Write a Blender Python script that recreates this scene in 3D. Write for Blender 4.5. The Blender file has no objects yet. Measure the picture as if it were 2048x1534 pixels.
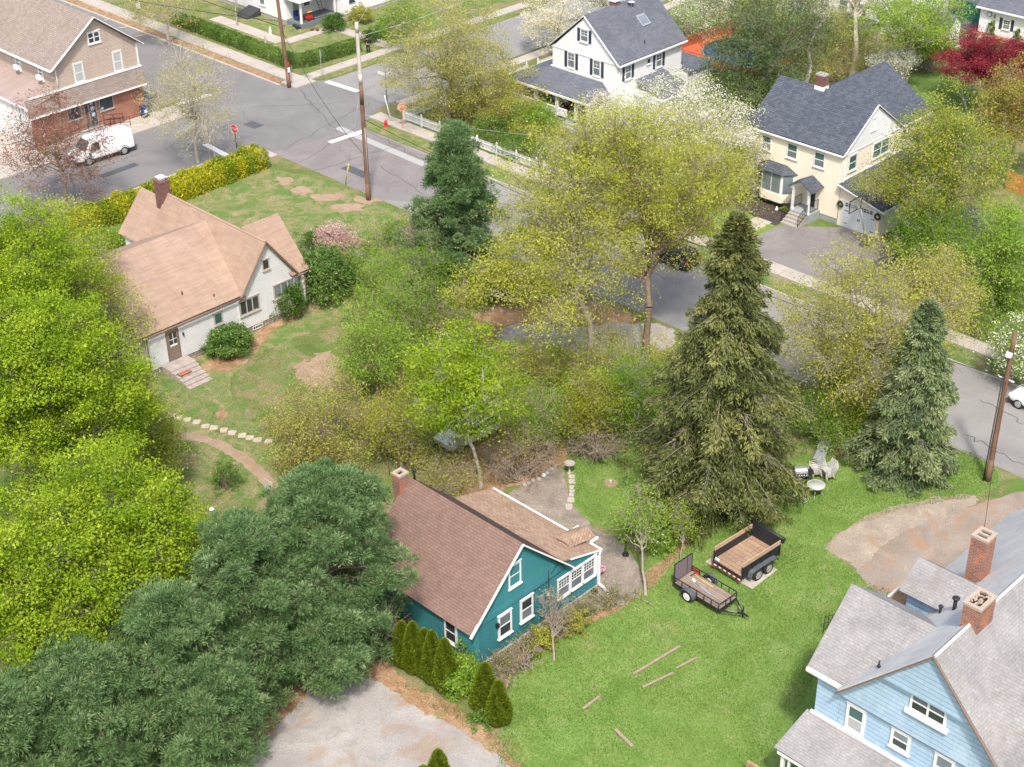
import bpy, math, random
import numpy as np
from mathutils import Vector, Matrix

# ---------------------------------------------------------------- camera, world, sun, exposure
C = bpy.context.scene.collection
SC = bpy.context.scene
FPX, TH, RO = 3069.1, math.radians(31.563), math.radians(-0.9246)
CAMZ = 50.0
_s = 2 ** -.5
_rt = np.array([_s, _s, 0.]); _fw = np.array([-_s, _s, 0.]); _z = np.array([0, 0, 1.])
FW = _fw * math.cos(TH) - _z * math.sin(TH)
_up = _fw * math.sin(TH) + _z * math.cos(TH)
RT = _rt * math.cos(RO) + _up * math.sin(RO)
UP = -_rt * math.sin(RO) + _up * math.cos(RO)
EYE = np.array([0, 0, CAMZ])
cam = bpy.data.cameras.new('camera'); camo = bpy.data.objects.new('camera', cam); C.objects.link(camo)
camo.matrix_world = Matrix(((RT[0], UP[0], -FW[0], 0), (RT[1], UP[1], -FW[1], 0), (RT[2], UP[2], -FW[2], CAMZ), (0, 0, 0, 1)))
cam.sensor_width = 36.0; cam.lens = FPX / 2048 * 36.0
cam.clip_start = 1.0; cam.clip_end = 3000.0
SC.camera = camo

SUNV = Vector((0.56, -0.54, 1.15)).normalized()
w = bpy.data.worlds.new('World'); SC.world = w; w.use_nodes = True
nt = w.node_tree; bg = nt.nodes['Background']
sky = nt.nodes.new('ShaderNodeTexSky'); sky.sky_type = 'NISHITA'; sky.sun_disc = False
sky.sun_elevation = math.asin(SUNV.z); sky.sun_rotation = math.atan2(SUNV.x, SUNV.y)
sky.air_density = 1.0; sky.dust_density = 4.0; sky.ozone_density = 1.0
nt.links.new(sky.outputs[0], bg.inputs[0]); bg.inputs[1].default_value = 0.15
sun = bpy.data.lights.new('sun', 'SUN'); sun.energy = 2.4; sun.angle = math.radians(4); sun.color = (1.0, .955, .88)
suno = bpy.data.objects.new('sun', sun); C.objects.link(suno)
suno.rotation_euler = SUNV.to_track_quat('Z', 'Y').to_euler(); suno.location = (0, 0, 120)
vs = SC.view_settings; vs.view_transform = 'Standard'; vs.look = 'None'; vs.gamma = 1; vs.exposure = 0.74
SC.cycles.max_bounces = 6; SC.cycles.diffuse_bounces = 3; SC.cycles.transparent_max_bounces = 8
SC.cycles.transmission_bounces = 3; SC.cycles.glossy_bounces = 2

# ---------------------------------------------------------------- helpers
def g(px, py, z=0.0):
    """point of the ground (or of height z) seen at a photo pixel"""
    d = RT * (px - 1024) / FPX - UP * (py - 767) / FPX + FW
    t = (z - CAMZ) / d[2]
    return EYE + d * t
def ppm(px, py, z=0.0):
    return FPX / ((g(px, py, z) - EYE) @ FW)
def srgb(r, g_, b):
    f = lambda c: (c / 255 / 12.92) if c / 255 <= .04045 else ((c / 255 + .055) / 1.055) ** 2.4
    return (f(r), f(g_), f(b))
def tag(o, label=None, cat=None, group=None, kind=None):
    if label: o['label'] = label
    if cat: o['category'] = cat
    if group: o['group'] = group
    if kind: o['kind'] = kind
    return o
def thing(name, label, cat, loc=(0, 0, 0), rz=0.0, group=None):
    o = bpy.data.objects.new(name, None); C.objects.link(o)
    o.location = tuple(float(v) for v in loc); o.rotation_euler = (0, 0, rz); o.empty_display_size = .3
    return tag(o, label, cat, group)
def kids(o): return [c for c in bpy.data.objects if c.parent == o]
def dup(o, parent=None, loc=None, rz=None, label=None, group=None):
    ch = kids(o)
    c = o.copy(); C.objects.link(c)
    if parent is not None: c.parent = parent
    if loc is not None: c.location = tuple(float(v) for v in loc)
    if rz is not None: c.rotation_euler = (0, 0, rz)
    if label: c['label'] = label
    if group: c['group'] = group
    for k in ch: dup(k, parent=c)
    return c
def wloc(o):
    v = Vector((0, 0, 0))
    while o is not None: v += o.location; o = o.parent
    return v

# ---------------------------------------------------------------- materials
def _nodes(m):
    m.use_nodes = True; return m.node_tree, m.node_tree.nodes, m.node_tree.links
def mix(nt, fac, a, b, mode='MIX'):
    n = nt.nodes.new('ShaderNodeMix'); n.data_type = 'RGBA'; n.blend_type = mode
    for i, v in ((0, fac), (6, a), (7, b)):
        if isinstance(v, (int, float)): n.inputs[i].default_value = v
        elif isinstance(v, tuple): n.inputs[i].default_value = (*v, 1) if len(v) == 3 else v
        else: nt.links.new(v, n.inputs[i])
    return n.outputs[2]
def noise(nt, scale, det=4, rough=.6, coord=None, dist=0.):
    n = nt.nodes.new('ShaderNodeTexNoise'); n.inputs['Scale'].default_value = scale
    n.inputs['Detail'].default_value = det; n.inputs['Roughness'].default_value = rough; n.inputs['Distortion'].default_value = dist
    if coord is not None: nt.links.new(coord, n.inputs['Vector'])
    return n.outputs['Fac']
def ramp(nt, fac, stops):
    n = nt.nodes.new('ShaderNodeValToRGB'); cr = n.color_ramp
    while len(cr.elements) < len(stops): cr.elements.new(.5)
    for e, (p, c) in zip(cr.elements, stops):
        e.position = p; e.color = (*c, 1) if isinstance(c, tuple) else (c, c, c, 1)
    nt.links.new(fac, n.inputs[0]); return n.outputs[0]
def sc3(c, k): return tuple(min(1, x * k) for x in c)
def bump(nt, bsdf, h, strength=.4, dist=.02):
    b = nt.nodes.new('ShaderNodeBump'); b.inputs['Strength'].default_value = strength; b.inputs['Distance'].default_value = dist
    nt.links.new(h, b.inputs['Height']); nt.links.new(b.outputs[0], bsdf.inputs['Normal'])
MATS = {}
def mat(name, col, rough=.8, var=.12, scale=2.5, metal=0., spec=.3, alpha=None, det=5):
    if name in MATS: return MATS[name]
    m = bpy.data.materials.new(name); nt, N, L = _nodes(m); b = N['Principled BSDF']
    geo = N.new('ShaderNodeNewGeometry')
    n1 = noise(nt, scale, det, .65, geo.outputs['Position'])
    c = ramp(nt, n1, [(.25, sc3(col, 1 - var)), (.75, sc3(col, 1 + var))])
    L.new(c, b.inputs['Base Color']); b.inputs['Roughness'].default_value = rough; b.inputs['Metallic'].default_value = metal
    b.inputs['Specular IOR Level'].default_value = spec
    if alpha is not None: b.inputs['Alpha'].default_value = alpha
    MATS[name] = m; return m
def brick(name, c1, c2, cm, wd, ht, mortar, rough=.85, off=.5, var=.15, bumps=.5, big=None, smooth=.1, bias=0., streak=.35):
    """courses laid in metres along the mesh's own uv: shingles, bricks, clapboards, boards"""
    m = bpy.data.materials.new(name); nt, N, L = _nodes(m); b = N['Principled BSDF']
    uv = N.new('ShaderNodeUVMap'); uv.uv_map = 'uv'
    t = N.new('ShaderNodeTexBrick'); t.offset = off; L.new(uv.outputs[0], t.inputs['Vector'])
    t.inputs['Color1'].default_value = (*c1, 1); t.inputs['Color2'].default_value = (*c2, 1); t.inputs['Mortar'].default_value = (*cm, 1)
    t.inputs['Scale'].default_value = 1; t.inputs['Brick Width'].default_value = wd; t.inputs['Row Height'].default_value = ht
    t.inputs['Mortar Size'].default_value = mortar; t.inputs['Mortar Smooth'].default_value = smooth; t.inputs['Bias'].default_value = bias
    geo = N.new('ShaderNodeNewGeometry')
    n1 = noise(nt, .55, 6, .65, geo.outputs['Position'], .4); n2 = noise(nt, 7, 4, .7, geo.outputs['Position'])
    c = mix(nt, 1., t.outputs['Color'], ramp(nt, n1, [(.3, 1 - var), (.7, 1 + var * .6)]), 'MULTIPLY')
    c = mix(nt, .8, c, ramp(nt, n2, [(.25, 1 - var), (.75, 1 + var * .5)]), 'MULTIPLY')
    mp = N.new('ShaderNodeMapping'); mp.inputs['Scale'].default_value = (2.2, .22, 1); L.new(uv.outputs[0], mp.inputs[0])
    ns = noise(nt, 1.0, 5, .7, mp.outputs[0])   # weather streaks running down the slope
    c = mix(nt, streak, c, ramp(nt, ns, [(.32, .72), (.55, 1.03)]), 'MULTIPLY')
    if big: # second tone in large worn patches: (colour, scale, threshold, amount)
        n3 = noise(nt, big[1], 5, .7, geo.outputs['Position'], .8)
        c = mix(nt, ramp(nt, n3, [(big[2], 0.), (big[2] + .12, big[3])]), c, big[0])
    L.new(c, b.inputs['Base Color']); b.inputs['Roughness'].default_value = rough; b.inputs['Specular IOR Level'].default_value = .2
    inv = N.new('ShaderNodeMath'); inv.operation = 'SUBTRACT'; inv.inputs[0].default_value = 1; L.new(t.outputs['Fac'], inv.inputs[1])
    bump(nt, b, inv.outputs[0], bumps, .015)
    MATS[name] = m; return m
def leafmat(name, stops, trans=.35, rough=.6):
    m = bpy.data.materials.new(name); nt, N, L = _nodes(m)
    at = N.new('ShaderNodeAttribute'); at.attribute_name = 'v'
    c = ramp(nt, at.outputs['Fac'], stops)
    b = N['Principled BSDF']; b.inputs['Roughness'].default_value = rough; b.inputs['Specular IOR Level'].default_value = .2
    L.new(c, b.inputs['Base Color'])
    tr = N.new('ShaderNodeBsdfTranslucent'); L.new(c, tr.inputs[0])
    mx = N.new('ShaderNodeMixShader'); mx.inputs[0].default_value = trans
    L.new(b.outputs[0], mx.inputs[1]); L.new(tr.outputs[0], mx.inputs[2]); L.new(mx.outputs[0], N['Material Output'].inputs[0])
    MATS[name] = m; return m

# ---------------------------------------------------------------- mesh builder
class MB:
    def __init__(s): s.v = []; s.f = []; s.sm = []
    def quad(s, *p):
        n = len(s.v); s.v += [tuple(map(float, q)) for q in p]; s.f.append(tuple(range(n, n + len(p)))); s.sm.append(False)
        return s
    def box(s, x0, x1, y0, y1, z0, z1):
        if x0 > x1: x0, x1 = x1, x0
        if y0 > y1: y0, y1 = y1, y0
        if z0 > z1: z0, z1 = z1, z0
        n = len(s.v)
        s.v += [(x0, y0, z0), (x1, y0, z0), (x1, y1, z0), (x0, y1, z0), (x0, y0, z1), (x1, y0, z1), (x1, y1, z1), (x0, y1, z1)]
        for f in ((3, 2, 1, 0), (4, 5, 6, 7), (0, 1, 5, 4), (1, 2, 6, 5), (2, 3, 7, 6), (3, 0, 4, 7)):
            s.f.append(tuple(n + i for i in f)); s.sm.append(False)
        return s
    def prism(s, poly, vec):
        """closed polygon (3-D points) pushed along vec"""
        n = len(s.v); k = len(poly); vec = np.array(vec, float)
        P = [np.array(p, float) for p in poly]
        nn = sum((np.cross(P[i] - P[0], P[(i + 1) % k] - P[0]) for i in range(k)), np.zeros(3))
        if nn @ vec > 0: P = P[::-1]
        s.v += [tuple(p) for p in P] + [tuple(p + vec) for p in P]
        s.f.append(tuple(range(n, n + k))); s.f.append(tuple(range(n + 2 * k - 1, n + k - 1, -1))); s.sm += [False] * 2
        for i in range(k):
            j = (i + 1) % k; s.f.append((n + j, n + i, n + k + i, n + k + j)); s.sm.append(False)
        return s
    def slab(s, poly, t=.12):
        P = [np.array(p, float) for p in poly]; k = len(P)
        nn = sum((np.cross(P[i] - P[0], P[(i + 1) % k] - P[0]) for i in range(k)), np.zeros(3)); nn /= np.linalg.norm(nn)
        if nn[2] < 0: nn = -nn
        return s.prism(P, -nn * t)
    def tube(s, p0, p1, r0, r1=None, n=8, caps=True, smooth=True):
        r1 = r0 if r1 is None else r1
        p0 = np.array(p0, float); p1 = np.array(p1, float); d = p1 - p0; L = np.linalg.norm(d)
        if L < 1e-6: return s
        d /= L; a = np.cross(d, [0, 0, 1.] if abs(d[2]) < .9 else [1., 0, 0]); a /= np.linalg.norm(a); b = np.cross(d, a)
        k = len(s.v)
        for p, r in ((p0, r0), (p1, r1)):
            for i in range(n):
                t = 2 * math.pi * i / n; s.v.append(tuple(p + (a * math.cos(t) + b * math.sin(t)) * r))
        for i in range(n):
            j = (i + 1) % n; s.f.append((k + i, k + j, k + n + j, k + n + i)); s.sm.append(smooth)
        if caps:
            s.f.append(tuple(range(k + n - 1, k - 1, -1))); s.f.append(tuple(range(k + n, k + 2 * n))); s.sm += [False] * 2
        return s
    def path(s, pts, r, n=6):
        for a, b in zip(pts[:-1], pts[1:]): s.tube(a, b, r, r, n)
        return s
    def beam(s, p0, p1, w_, h_, up=(0, 0, 1)):
        p0 = np.array(p0, float); p1 = np.array(p1, float); d = p1 - p0; d /= np.linalg.norm(d)
        a = np.cross(d, np.array(up, float)); a /= np.linalg.norm(a); b = np.cross(a, d)
        return s.prism([p0 + a * w_ / 2 + b * h_ / 2, p0 - a * w_ / 2 + b * h_ / 2, p0 - a * w_ / 2 - b * h_ / 2, p0 + a * w_ / 2 - b * h_ / 2], p1 - p0)
    def lathe(s, c, prof, n=16, axis='z'):
        k = len(s.v); c = np.array(c, float)
        for r, h in prof:
            for i in range(n):
                t = 2 * math.pi * i / n
                q = {'z': (r * math.cos(t), r * math.sin(t), h), 'x': (h, r * math.cos(t), r * math.sin(t)), 'y': (r * math.cos(t), h, -r * math.sin(t))}[axis]
                s.v.append(tuple(c + np.array(q)))
        for j in range(len(prof) - 1):
            for i in range(n):
                a, b = k + j * n + i, k + j * n + (i + 1) % n
                s.f.append((a, b, b + n, a + n)); s.sm.append(True)
        s.f.append(tuple(range(k + n - 1, k - 1, -1))); s.f.append(tuple(range(k + (len(prof) - 1) * n, k + len(prof) * n))); s.sm += [False] * 2
        return s
    def build(s, name, m, parent=None, local=False, bevel=0., label=None):
        off = Vector((0, 0, 0)) if (parent is None or local) else wloc(parent)
        me = bpy.data.meshes.new(name)
        me.from_pydata([(a - off.x, b - off.y, c - off.z) for a, b, c in s.v], [], s.f)
        me.polygons.foreach_set('use_smooth', s.sm)
        # planar uv in metres: u level, v up the slope
        uvl = me.uv_layers.new(name='uv'); data = np.zeros(len(me.loops) * 2, np.float32)
        for p in me.polygons:
            n = np.array(p.normal)
            if abs(n[2]) > .985: u = np.array([1., 0, 0]); v = np.array([0, 1., 0])
            else:
                u = np.cross([0, 0, 1.], n); u /= np.linalg.norm(u); v = np.cross(n, u)
            for li in p.loop_indices:
                co = s.v[me.loops[li].vertex_index]
                data[2 * li] = u[0] * co[0] + u[1] * co[1] + u[2] * co[2]; data[2 * li + 1] = v[0] * co[0] + v[1] * co[1] + v[2] * co[2]
        uvl.data.foreach_set('uv', data)
        me.materials.append(m if not isinstance(m, str) else MATS[m])
        o = bpy.data.objects.new(name, me); C.objects.link(o)
        if parent is not None: o.parent = parent
        if bevel:
            b = o.modifiers.new('bevel', 'BEVEL'); b.width = bevel; b.segments = 2; b.limit_method = 'ANGLE'
        if label: o['label'] = label
        return o
def npmesh(name, V, F, m, parent=None, v=None, smooth=False):
    """fast mesh from numpy arrays; F is (n,3) or (n,4); v is a per-face value"""
    V = np.asarray(V, np.float32)
    if parent is not None:
        o_ = wloc(parent); V = V - np.array([o_.x, o_.y, o_.z], np.float32)
    F = np.asarray(F, np.int32); k = F.shape[1]
    me = bpy.data.meshes.new(name); me.vertices.add(len(V)); me.vertices.foreach_set('co', V.ravel())
    me.loops.add(F.size); me.loops.foreach_set('vertex_index', F.ravel())
    me.polygons.add(len(F)); me.polygons.foreach_set('loop_start', np.arange(len(F), dtype=np.int32) * k)
    try: me.polygons.foreach_set('loop_total', np.full(len(F), k, np.int32))
    except Exception: pass
    if smooth: me.polygons.foreach_set('use_smooth', np.ones(len(F), bool))
    if v is not None:
        a = me.attributes.new('v', 'FLOAT', 'FACE'); a.data.foreach_set('value', np.asarray(v, np.float32))
    me.update(calc_edges=True)
    me.materials.append(m if not isinstance(m, str) else MATS[m])
    o = bpy.data.objects.new(name, me); C.objects.link(o)
    if parent is not None: o.parent = parent
    return o
# ---------------------------------------------------------------- ground surfaces
def wob(x, y, s=1.0, seed=0):
    r = np.random.RandomState(seed); o = np.zeros_like(x)
    for k in range(10):
        a = r.rand() * 6.28; f = s * (0.5 + r.rand() * 2.2) * (1.6 ** (k % 4)); ph = r.rand() * 6.28
        o += np.sin((x * math.cos(a) + y * math.sin(a)) * f + ph) / (1.35 ** (k % 4))
    return o / 5.
def inside_dist(P, poly):
    """signed distance (positive inside) of points P (n,2) to a polygon"""
    d = np.full(len(P), 1e9); ins = np.zeros(len(P), bool); n = len(poly)
    for i in range(n):
        a = poly[i]; b = poly[(i + 1) % n]; e = b - a; w_ = P - a
        t = np.clip((w_ @ e) / max(e @ e, 1e-9), 0, 1); d = np.minimum(d, np.hypot(*(w_ - t[:, None] * e).T))
        c = ((a[1] > P[:, 1]) != (b[1] > P[:, 1])); dy = (b[1] - a[1]) if abs(b[1] - a[1]) > 1e-9 else 1e-9
        ins ^= c & (P[:, 0] < (b[0] - a[0]) * (P[:, 1] - a[1]) / dy + a[0])
    return np.where(ins, d, -d)
def smooth_poly(poly, it=2):
    for _ in range(it):
        q = []
        for i in range(len(poly)):
            a = poly[i]; b = poly[(i + 1) % len(poly)]; q += [a * .75 + b * .25, a * .25 + b * .75]
        poly = np.array(q)
    return poly
def sheet(name, pts, z, m, amp=.25, res=.3, freq=1.5, seed=1, smooth=2, kind='structure', label=None, cat=None, holes=()):
    """a sheet with an organic, ragged outline: marching triangles over a fine grid"""
    poly = np.array([p[:2] for p in pts], float)
    if smooth: poly = smooth_poly(poly, smooth)
    lo = poly.min(0) - 2 * amp - res; hi = poly.max(0) + 2 * amp + res
    nx = int((hi[0] - lo[0]) / res) + 2; ny = int((hi[1] - lo[1]) / res) + 2
    X, Y = np.meshgrid(lo[0] + np.arange(nx) * res, lo[1] + np.arange(ny) * res, indexing='ij')
    P = np.c_[X.ravel(), Y.ravel()]; D = inside_dist(P, poly)
    if amp: D = D + amp * wob(P[:, 0], P[:, 1], freq, seed) + amp * .7 * wob(P[:, 0], P[:, 1], freq * 4, seed + 5)
    for h in holes: D = np.minimum(D, -inside_dist(P, np.array([q[:2] for q in h], float)))
    I = np.arange(nx * ny).reshape(nx, ny)
    a, b, c, d = I[:-1, :-1].ravel(), I[1:, :-1].ravel(), I[1:, 1:].ravel(), I[:-1, 1:].ravel()
    T = np.r_[np.c_[a, b, c], np.c_[a, c, d]]
    S = D[T] > 0; cnt = S.sum(1)
    tris = [P[T[cnt == 3]]]
    for k in (1, 2):
        M = T[cnt == k]; s_ = S[cnt == k]
        if not len(M): continue
        odd = s_.argmax(1) if k == 1 else (~s_).argmax(1)
        r = np.arange(len(M)); i0 = M[r, odd]; i1 = M[r, (odd + 1) % 3]; i2 = M[r, (odd + 2) % 3]
        def cut(i, j):
            t = (D[i] / (D[i] - D[j]))[:, None]; return P[i] * (1 - t) + P[j] * t
        A, B = cut(i0, i1), cut(i0, i2)
        if k == 1: tris.append(np.stack([P[i0], A, B], 1))
        else: tris += [np.stack([A, P[i1], P[i2]], 1), np.stack([A, P[i2], B], 1)]
    V = np.concatenate(tris).reshape(-1, 2); F = np.arange(len(V)).reshape(-1, 3)
    o = npmesh(name, np.c_[V, np.full(len(V), z)], F, m)
    return tag(o, label, cat, kind=kind)
def groundmat(name, stops, scale=.5, fine=14., finevar=.3, rough=.95, extra=None, bstr=.5, det=8, dist=1.0):
    m = bpy.data.materials.new(name); nt, N, L = _nodes(m); b = N['Principled BSDF']
    geo = N.new('ShaderNodeNewGeometry'); P = geo.outputs['Position']
    c = ramp(nt, noise(nt, scale, det, .62, P, dist), stops)
    nf = noise(nt, fine, 3, .7, P)
    c = mix(nt, 1., c, ramp(nt, nf, [(.3, 1 - finevar), (.7, 1 + finevar)]), 'MULTIPLY')
    for e in (extra or []):   # (colour, scale, threshold, width, amount)
        c = mix(nt, ramp(nt, noise(nt, e[1], 7, .68, P, e[5] if len(e) > 5 else 1.2), [(e[2], 0.), (e[2] + e[3], e[4])]), c, e[0])
    L.new(c, b.inputs['Base Color']); b.inputs['Roughness'].default_value = rough; b.inputs['Specular IOR Level'].default_value = .15
    bump(nt, b, nf, bstr, .03)
    MATS[name] = m; return m
groundmat('yard soil and thin grass', [(.25, (.08, .13, .03)), (.45, (.13, .16, .05)), (.6, (.22, .19, .10)), (.8, (.28, .21, .14))], .45, 9, .35,
          extra=[((.09, .20, .03), .8, .53, .1, .8), ((.36, .19, .09), .35, .6, .14, .55)])
groundmat('patchy lawn', [(.2, (.075, .135, .03)), (.42, (.12, .18, .05)), (.58, (.23, .21, .10)), (.75, (.33, .265, .15))], .9, 10, .35,
          extra=[((.42, .29, .19), .33, .64, .08, .75), ((.07, .18, .025), 1.3, .56, .1, .7)])
groundmat('lush lawn', [(.25, (.10, .18, .035)), (.5, (.14, .23, .05)), (.75, (.21, .28, .09))], .6, 8, .25,
          extra=[((.27, .26, .12), .42, .56, .15, .6)])
groundmat('leaf litter', [(.25, (.19, .11, .06)), (.5, (.31, .19, .11)), (.75, (.42, .30, .20))], 1.2, 12, .4,
          extra=[((.16, .22, .06), .9, .58, .1, .6)])
groundmat('fresh asphalt', [(.3, (.178, .172, .168)), (.7, (.218, .212, .207))], .25, 20, .12, extra=[((.13, .13, .135), .35, .6, .05, .45), ((.25, .25, .25), .9, .64, .05, .3), ((.10, .10, .10), 1.6, .7, .03, .5)], bstr=.15)
groundmat('old asphalt', [(.3, (.185, .168, .162)), (.7, (.25, .232, .225))], .35, 16, .18, extra=[((.13, .125, .12), 1.4, .6, .04, .45), ((.32, .30, .28), .6, .64, .05, .4)], bstr=.25)
groundmat('light asphalt', [(.3, (.225, .217, .21)), (.7, (.285, .276, .266))], .3, 16, .14, extra=[((.16, .16, .16), 1.1, .62, .04, .4), ((.33, .32, .31), .5, .62, .08, .4)], bstr=.2)
groundmat('dirt and gravel', [(.25, (.22, .175, .14)), (.5, (.29, .235, .19)), (.75, (.37, .31, .26))], .35, 15, .25,
          extra=[((.36, .20, .11), .45, .52, .14, .7), ((.28, .27, .27), .28, .56, .1, .5)])
groundmat('worn lot', [(.3, (.27, .255, .24)), (.7, (.39, .365, .34))], .4, 13, .22,
          extra=[((.31, .205, .13), .42, .50, .14, .6), ((.23, .23, .235), .8, .57, .08, .5)])
groundmat('bare soil', [(.3, (.27, .19, .125)), (.7, (.38, .28, .20))], 1.2, 14, .25)
groundmat('flagstone', [(.3, (.17, .145, .12)), (.7, (.32, .27, .225))], .8, 9, .25, extra=[((.15, .13, .11), 2.2, .58, .03, .7, 2.5), ((.25, .30, .10), 1.0, .62, .1, .5)])
groundmat('concrete walk', [(.3, (.36, .32, .28)), (.7, (.46, .415, .365))], .6, 12, .12, bstr=.15)
groundmat('pale gravel', [(.25, (.24, .20, .155)), (.5, (.31, .26, .205)), (.75, (.39, .335, .27))], .9, 15, .3, extra=[((.34, .20, .12), .8, .54, .1, .7)])
groundmat('mulch', [(.3, (.05, .04, .04)), (.7, (.10, .08, .07))], 2, 14, .4)
groundmat('dark driveway', [(.3, (.075, .08, .09)), (.7, (.11, .115, .125))], .5, 14, .12)
mat('white marking', (.70, .70, .69), .7, .06, 6)
mat('faded marking', (.36, .36, .355), .8, .12, 6)
mat('yellow marking', (.72, .48, .14), .8, .15, 4)
mat('asphalt crack', (.07, .07, .07), .9)

tag(npmesh('ground', [(-420, -120, 0), (180, -120, 0), (180, 480, 0), (-420, 480, 0)], [(0, 1, 2, 3)], 'yard soil and thin grass'), kind='structure')
def R4(x0, x1, y0, y1): return [(x0, y0), (x1, y0), (x1, y1), (x0, y1)]
def P_(*a): return [g(*p) for p in a]
st = dict(kind='structure')
# yards
sheet('lawn', P_((985, 1600), (1000, 1440), (1040, 1330), (1130, 1265), (1230, 1220), (1290, 1160), (1285, 1110), (1360, 1085), (1390, 1040), (1560, 965), (1590, 900), (1650, 915), (1760, 935), (1860, 905), (1950, 895), (2010, 960), (1960, 995), (1850, 1010), (1760, 1035), (1690, 1060), (1650, 1100), (1700, 1130), (1730, 1170), (1850, 1190), (1900, 1300), (1900, 1600)), .004, 'lush lawn', .22, .22, 2, 3)
sheet('lawn', P_((1140, 945), (1150, 905), (1250, 870), (1290, 880), (1300, 1000), (1270, 1030), (1215, 1065), (1160, 1030), (1140, 1000)), .004, 'lush lawn', .12, .2, 2, 4)
sheet('lawn', [(-97.2, 68.9), (-85, 69.4), (-72, 68.8), (-71, 57), (-73, 46), (-62, 42), (-56, 47), (-62, 34), (-80, 38), (-90, 48), (-96.4, 52)], .004, 'patchy lawn', .35, .4, 1, 5)
sheet('lawn', R4(-128, -109.9, 83.2, 100), .004, 'patchy lawn', .2, .4, 1, 6)
sheet('lawn', P_((1210, 420), (1500, 330), (1590, 420), (1545, 465), (1490, 500), (1400, 470)), .004, 'lush lawn', .15, .3, 1, 7)
sheet('lawn', P_((1800, 170), (1860, 130), (1960, 180), (1950, 260), (1880, 260), (1830, 215)), .004, 'lush lawn', .2, .4, 1, 8)
sheet('lawn', P_((1590, 470), (1548, 488), (1530, 520), (1560, 525)), .004, 'lush lawn', .1, .3, 1, 9)
# leaf litter and worn patches
sheet('leaf_litter', P_((380, 1560), (520, 1440), (620, 1340), (700, 1305), (780, 1335), (880, 1400), (960, 1450), (1030, 1510), (1060, 1580)), .006, 'leaf litter', .4, .2, 2, 11)
sheet('leaf_litter', P_((840, 970), (1000, 850), (1130, 860), (1140, 930), (1000, 985), (930, 1010)), .006, 'leaf litter', .3, .25, 2, 12)
sheet('leaf_litter', P_((920, 640), (1000, 600), (1230, 600), (1350, 700), (1250, 760), (1100, 740), (960, 700)), .006, 'leaf litter', .5, .3, 1, 13)
sheet('leaf_litter', P_((1100, 1270), (1200, 1200), (1290, 1150), (1400, 1050), (1380, 1090), (1290, 1190), (1200, 1240)), .0065, 'leaf litter', .15, .2, 2, 14)
sheet('gravel_edge', P_((1730, 1030), (1830, 1000), (1960, 985), (1960, 1015), (1860, 1040), (1760, 1090), (1720, 1140), (1690, 1125), (1650, 1095), (1665, 1075)), .0112, 'pale gravel', .22, .15, 2, 15)
sheet('soil_patch', P_((948, 1350), (1100, 1255), (1195, 1188), (1285, 1185), (1230, 1222), (1130, 1268), (1035, 1332), (1000, 1400)), .0062, 'bare soil', .2, .15, 2, 17, smooth=1)
sheet('leaf_litter', P_((395, 735), (440, 745), (480, 735), (520, 700), (540, 660), (620, 625), (600, 612), (530, 650), (480, 690), (430, 715)), .0078, 'leaf litter', .2, .15, 2, 18, smooth=1)
sheet('soil_patch', P_((590, 730), (640, 700), (690, 710), (700, 760), (640, 775), (600, 765)), .008, 'bare soil', .6, .15, 2, 16)
for i, q in enumerate([(568, 362, 18, 9), (605, 382, 24, 8), (655, 395, 36, 9), (695, 415, 40, 8), (730, 400, 30, 7)]):
    a = [g(q[0] + q[2] * math.cos(t), q[1] + q[3] * math.sin(t)) for t in np.linspace(0, 6.28, 9)[:-1]]
    sheet('soil_patch', a, .0085 + .0002 * i, 'bare soil', .42, .15, 2.2, 20 + i)
sheet('leaf_litter', [g(443 + 14 * math.cos(t), 830 + 9 * math.sin(t)) for t in np.linspace(0, 6.28, 9)[:-1]], .008, 'leaf litter', .08, .15, 1, 27)
sheet('dirt_path', P_((320, 880), (350, 862), (400, 868), (450, 885), (500, 915), (535, 945), (560, 970), (540, 985), (500, 940), (450, 905), (400, 882), (350, 880)), .0085, 'bare soil', .12, .15, 2, 28, smooth=1)
# driveways and lots
sheet('driveway', P_((1690, 1098), (1730, 1065), (1830, 1035), (1960, 1008), (2000, 990), (2200, 960), (2300, 1200), (2000, 1260), (1880, 1260), (1790, 1200), (1735, 1175), (1705, 1130)), .009, 'dirt and gravel', .18, .2, 2, 31)
sheet('parking_lot', P_((430, 1600), (520, 1480), (610, 1400), (640, 1345), (705, 1330), (760, 1365), (800, 1400), (870, 1430), (950, 1480), (1010, 1520), (1060, 1600)), .009, 'worn lot', .2, .18, 2, 32)
sheet('driveway', P_((985, 665), (1030, 650), (1110, 648), (1170, 655), (1330, 640), (1360, 690), (1250, 720), (1080, 715), (1010, 690)), .0085, 'worn lot', .3, .25, 1, 33)
sheet('driveway', [(-59.2, 78.2), (-58.9, 87), (-56.2, 89.2), (-55.2, 90.2), (-50.5, 90.2), (-50.5, 78.2)], .009, 'old asphalt', .12, .3, 1, 34, smooth=0)
sheet('driveway', [(-50.4, 78.2), (-50.4, 100), (-42, 100), (-42, 78.2)], .0095, 'dark driveway', .05, .4, 1, 35, smooth=0)
sheet('driveway', [(-80, 128.5), (-69.5, 130.5), (-69.5, 150), (-80, 160)], .009, 'dark driveway', .05, .5, 1, 36, smooth=0)
sheet('patio', P_((990, 1000), (1060, 965), (1100, 930), (1125, 935), (1140, 1000), (1175, 1045), (1215, 1075), (1240, 1050), (1280, 1030), (1290, 1060), (1240, 1095), (1280, 1130), (1290, 1190), (1230, 1215), (1160, 1230), (1100, 1200), (1000, 1100)), .0085, 'flagstone', .12, .15, 2, 37, smooth=1)
sheet('flower_bed', [(-64.2, 87.6), (-58.9, 86.9), (-58.9, 90.1), (-64.5, 90.1)], .0105, 'mulch', .08, .2, 1, 38, smooth=0)
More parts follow.
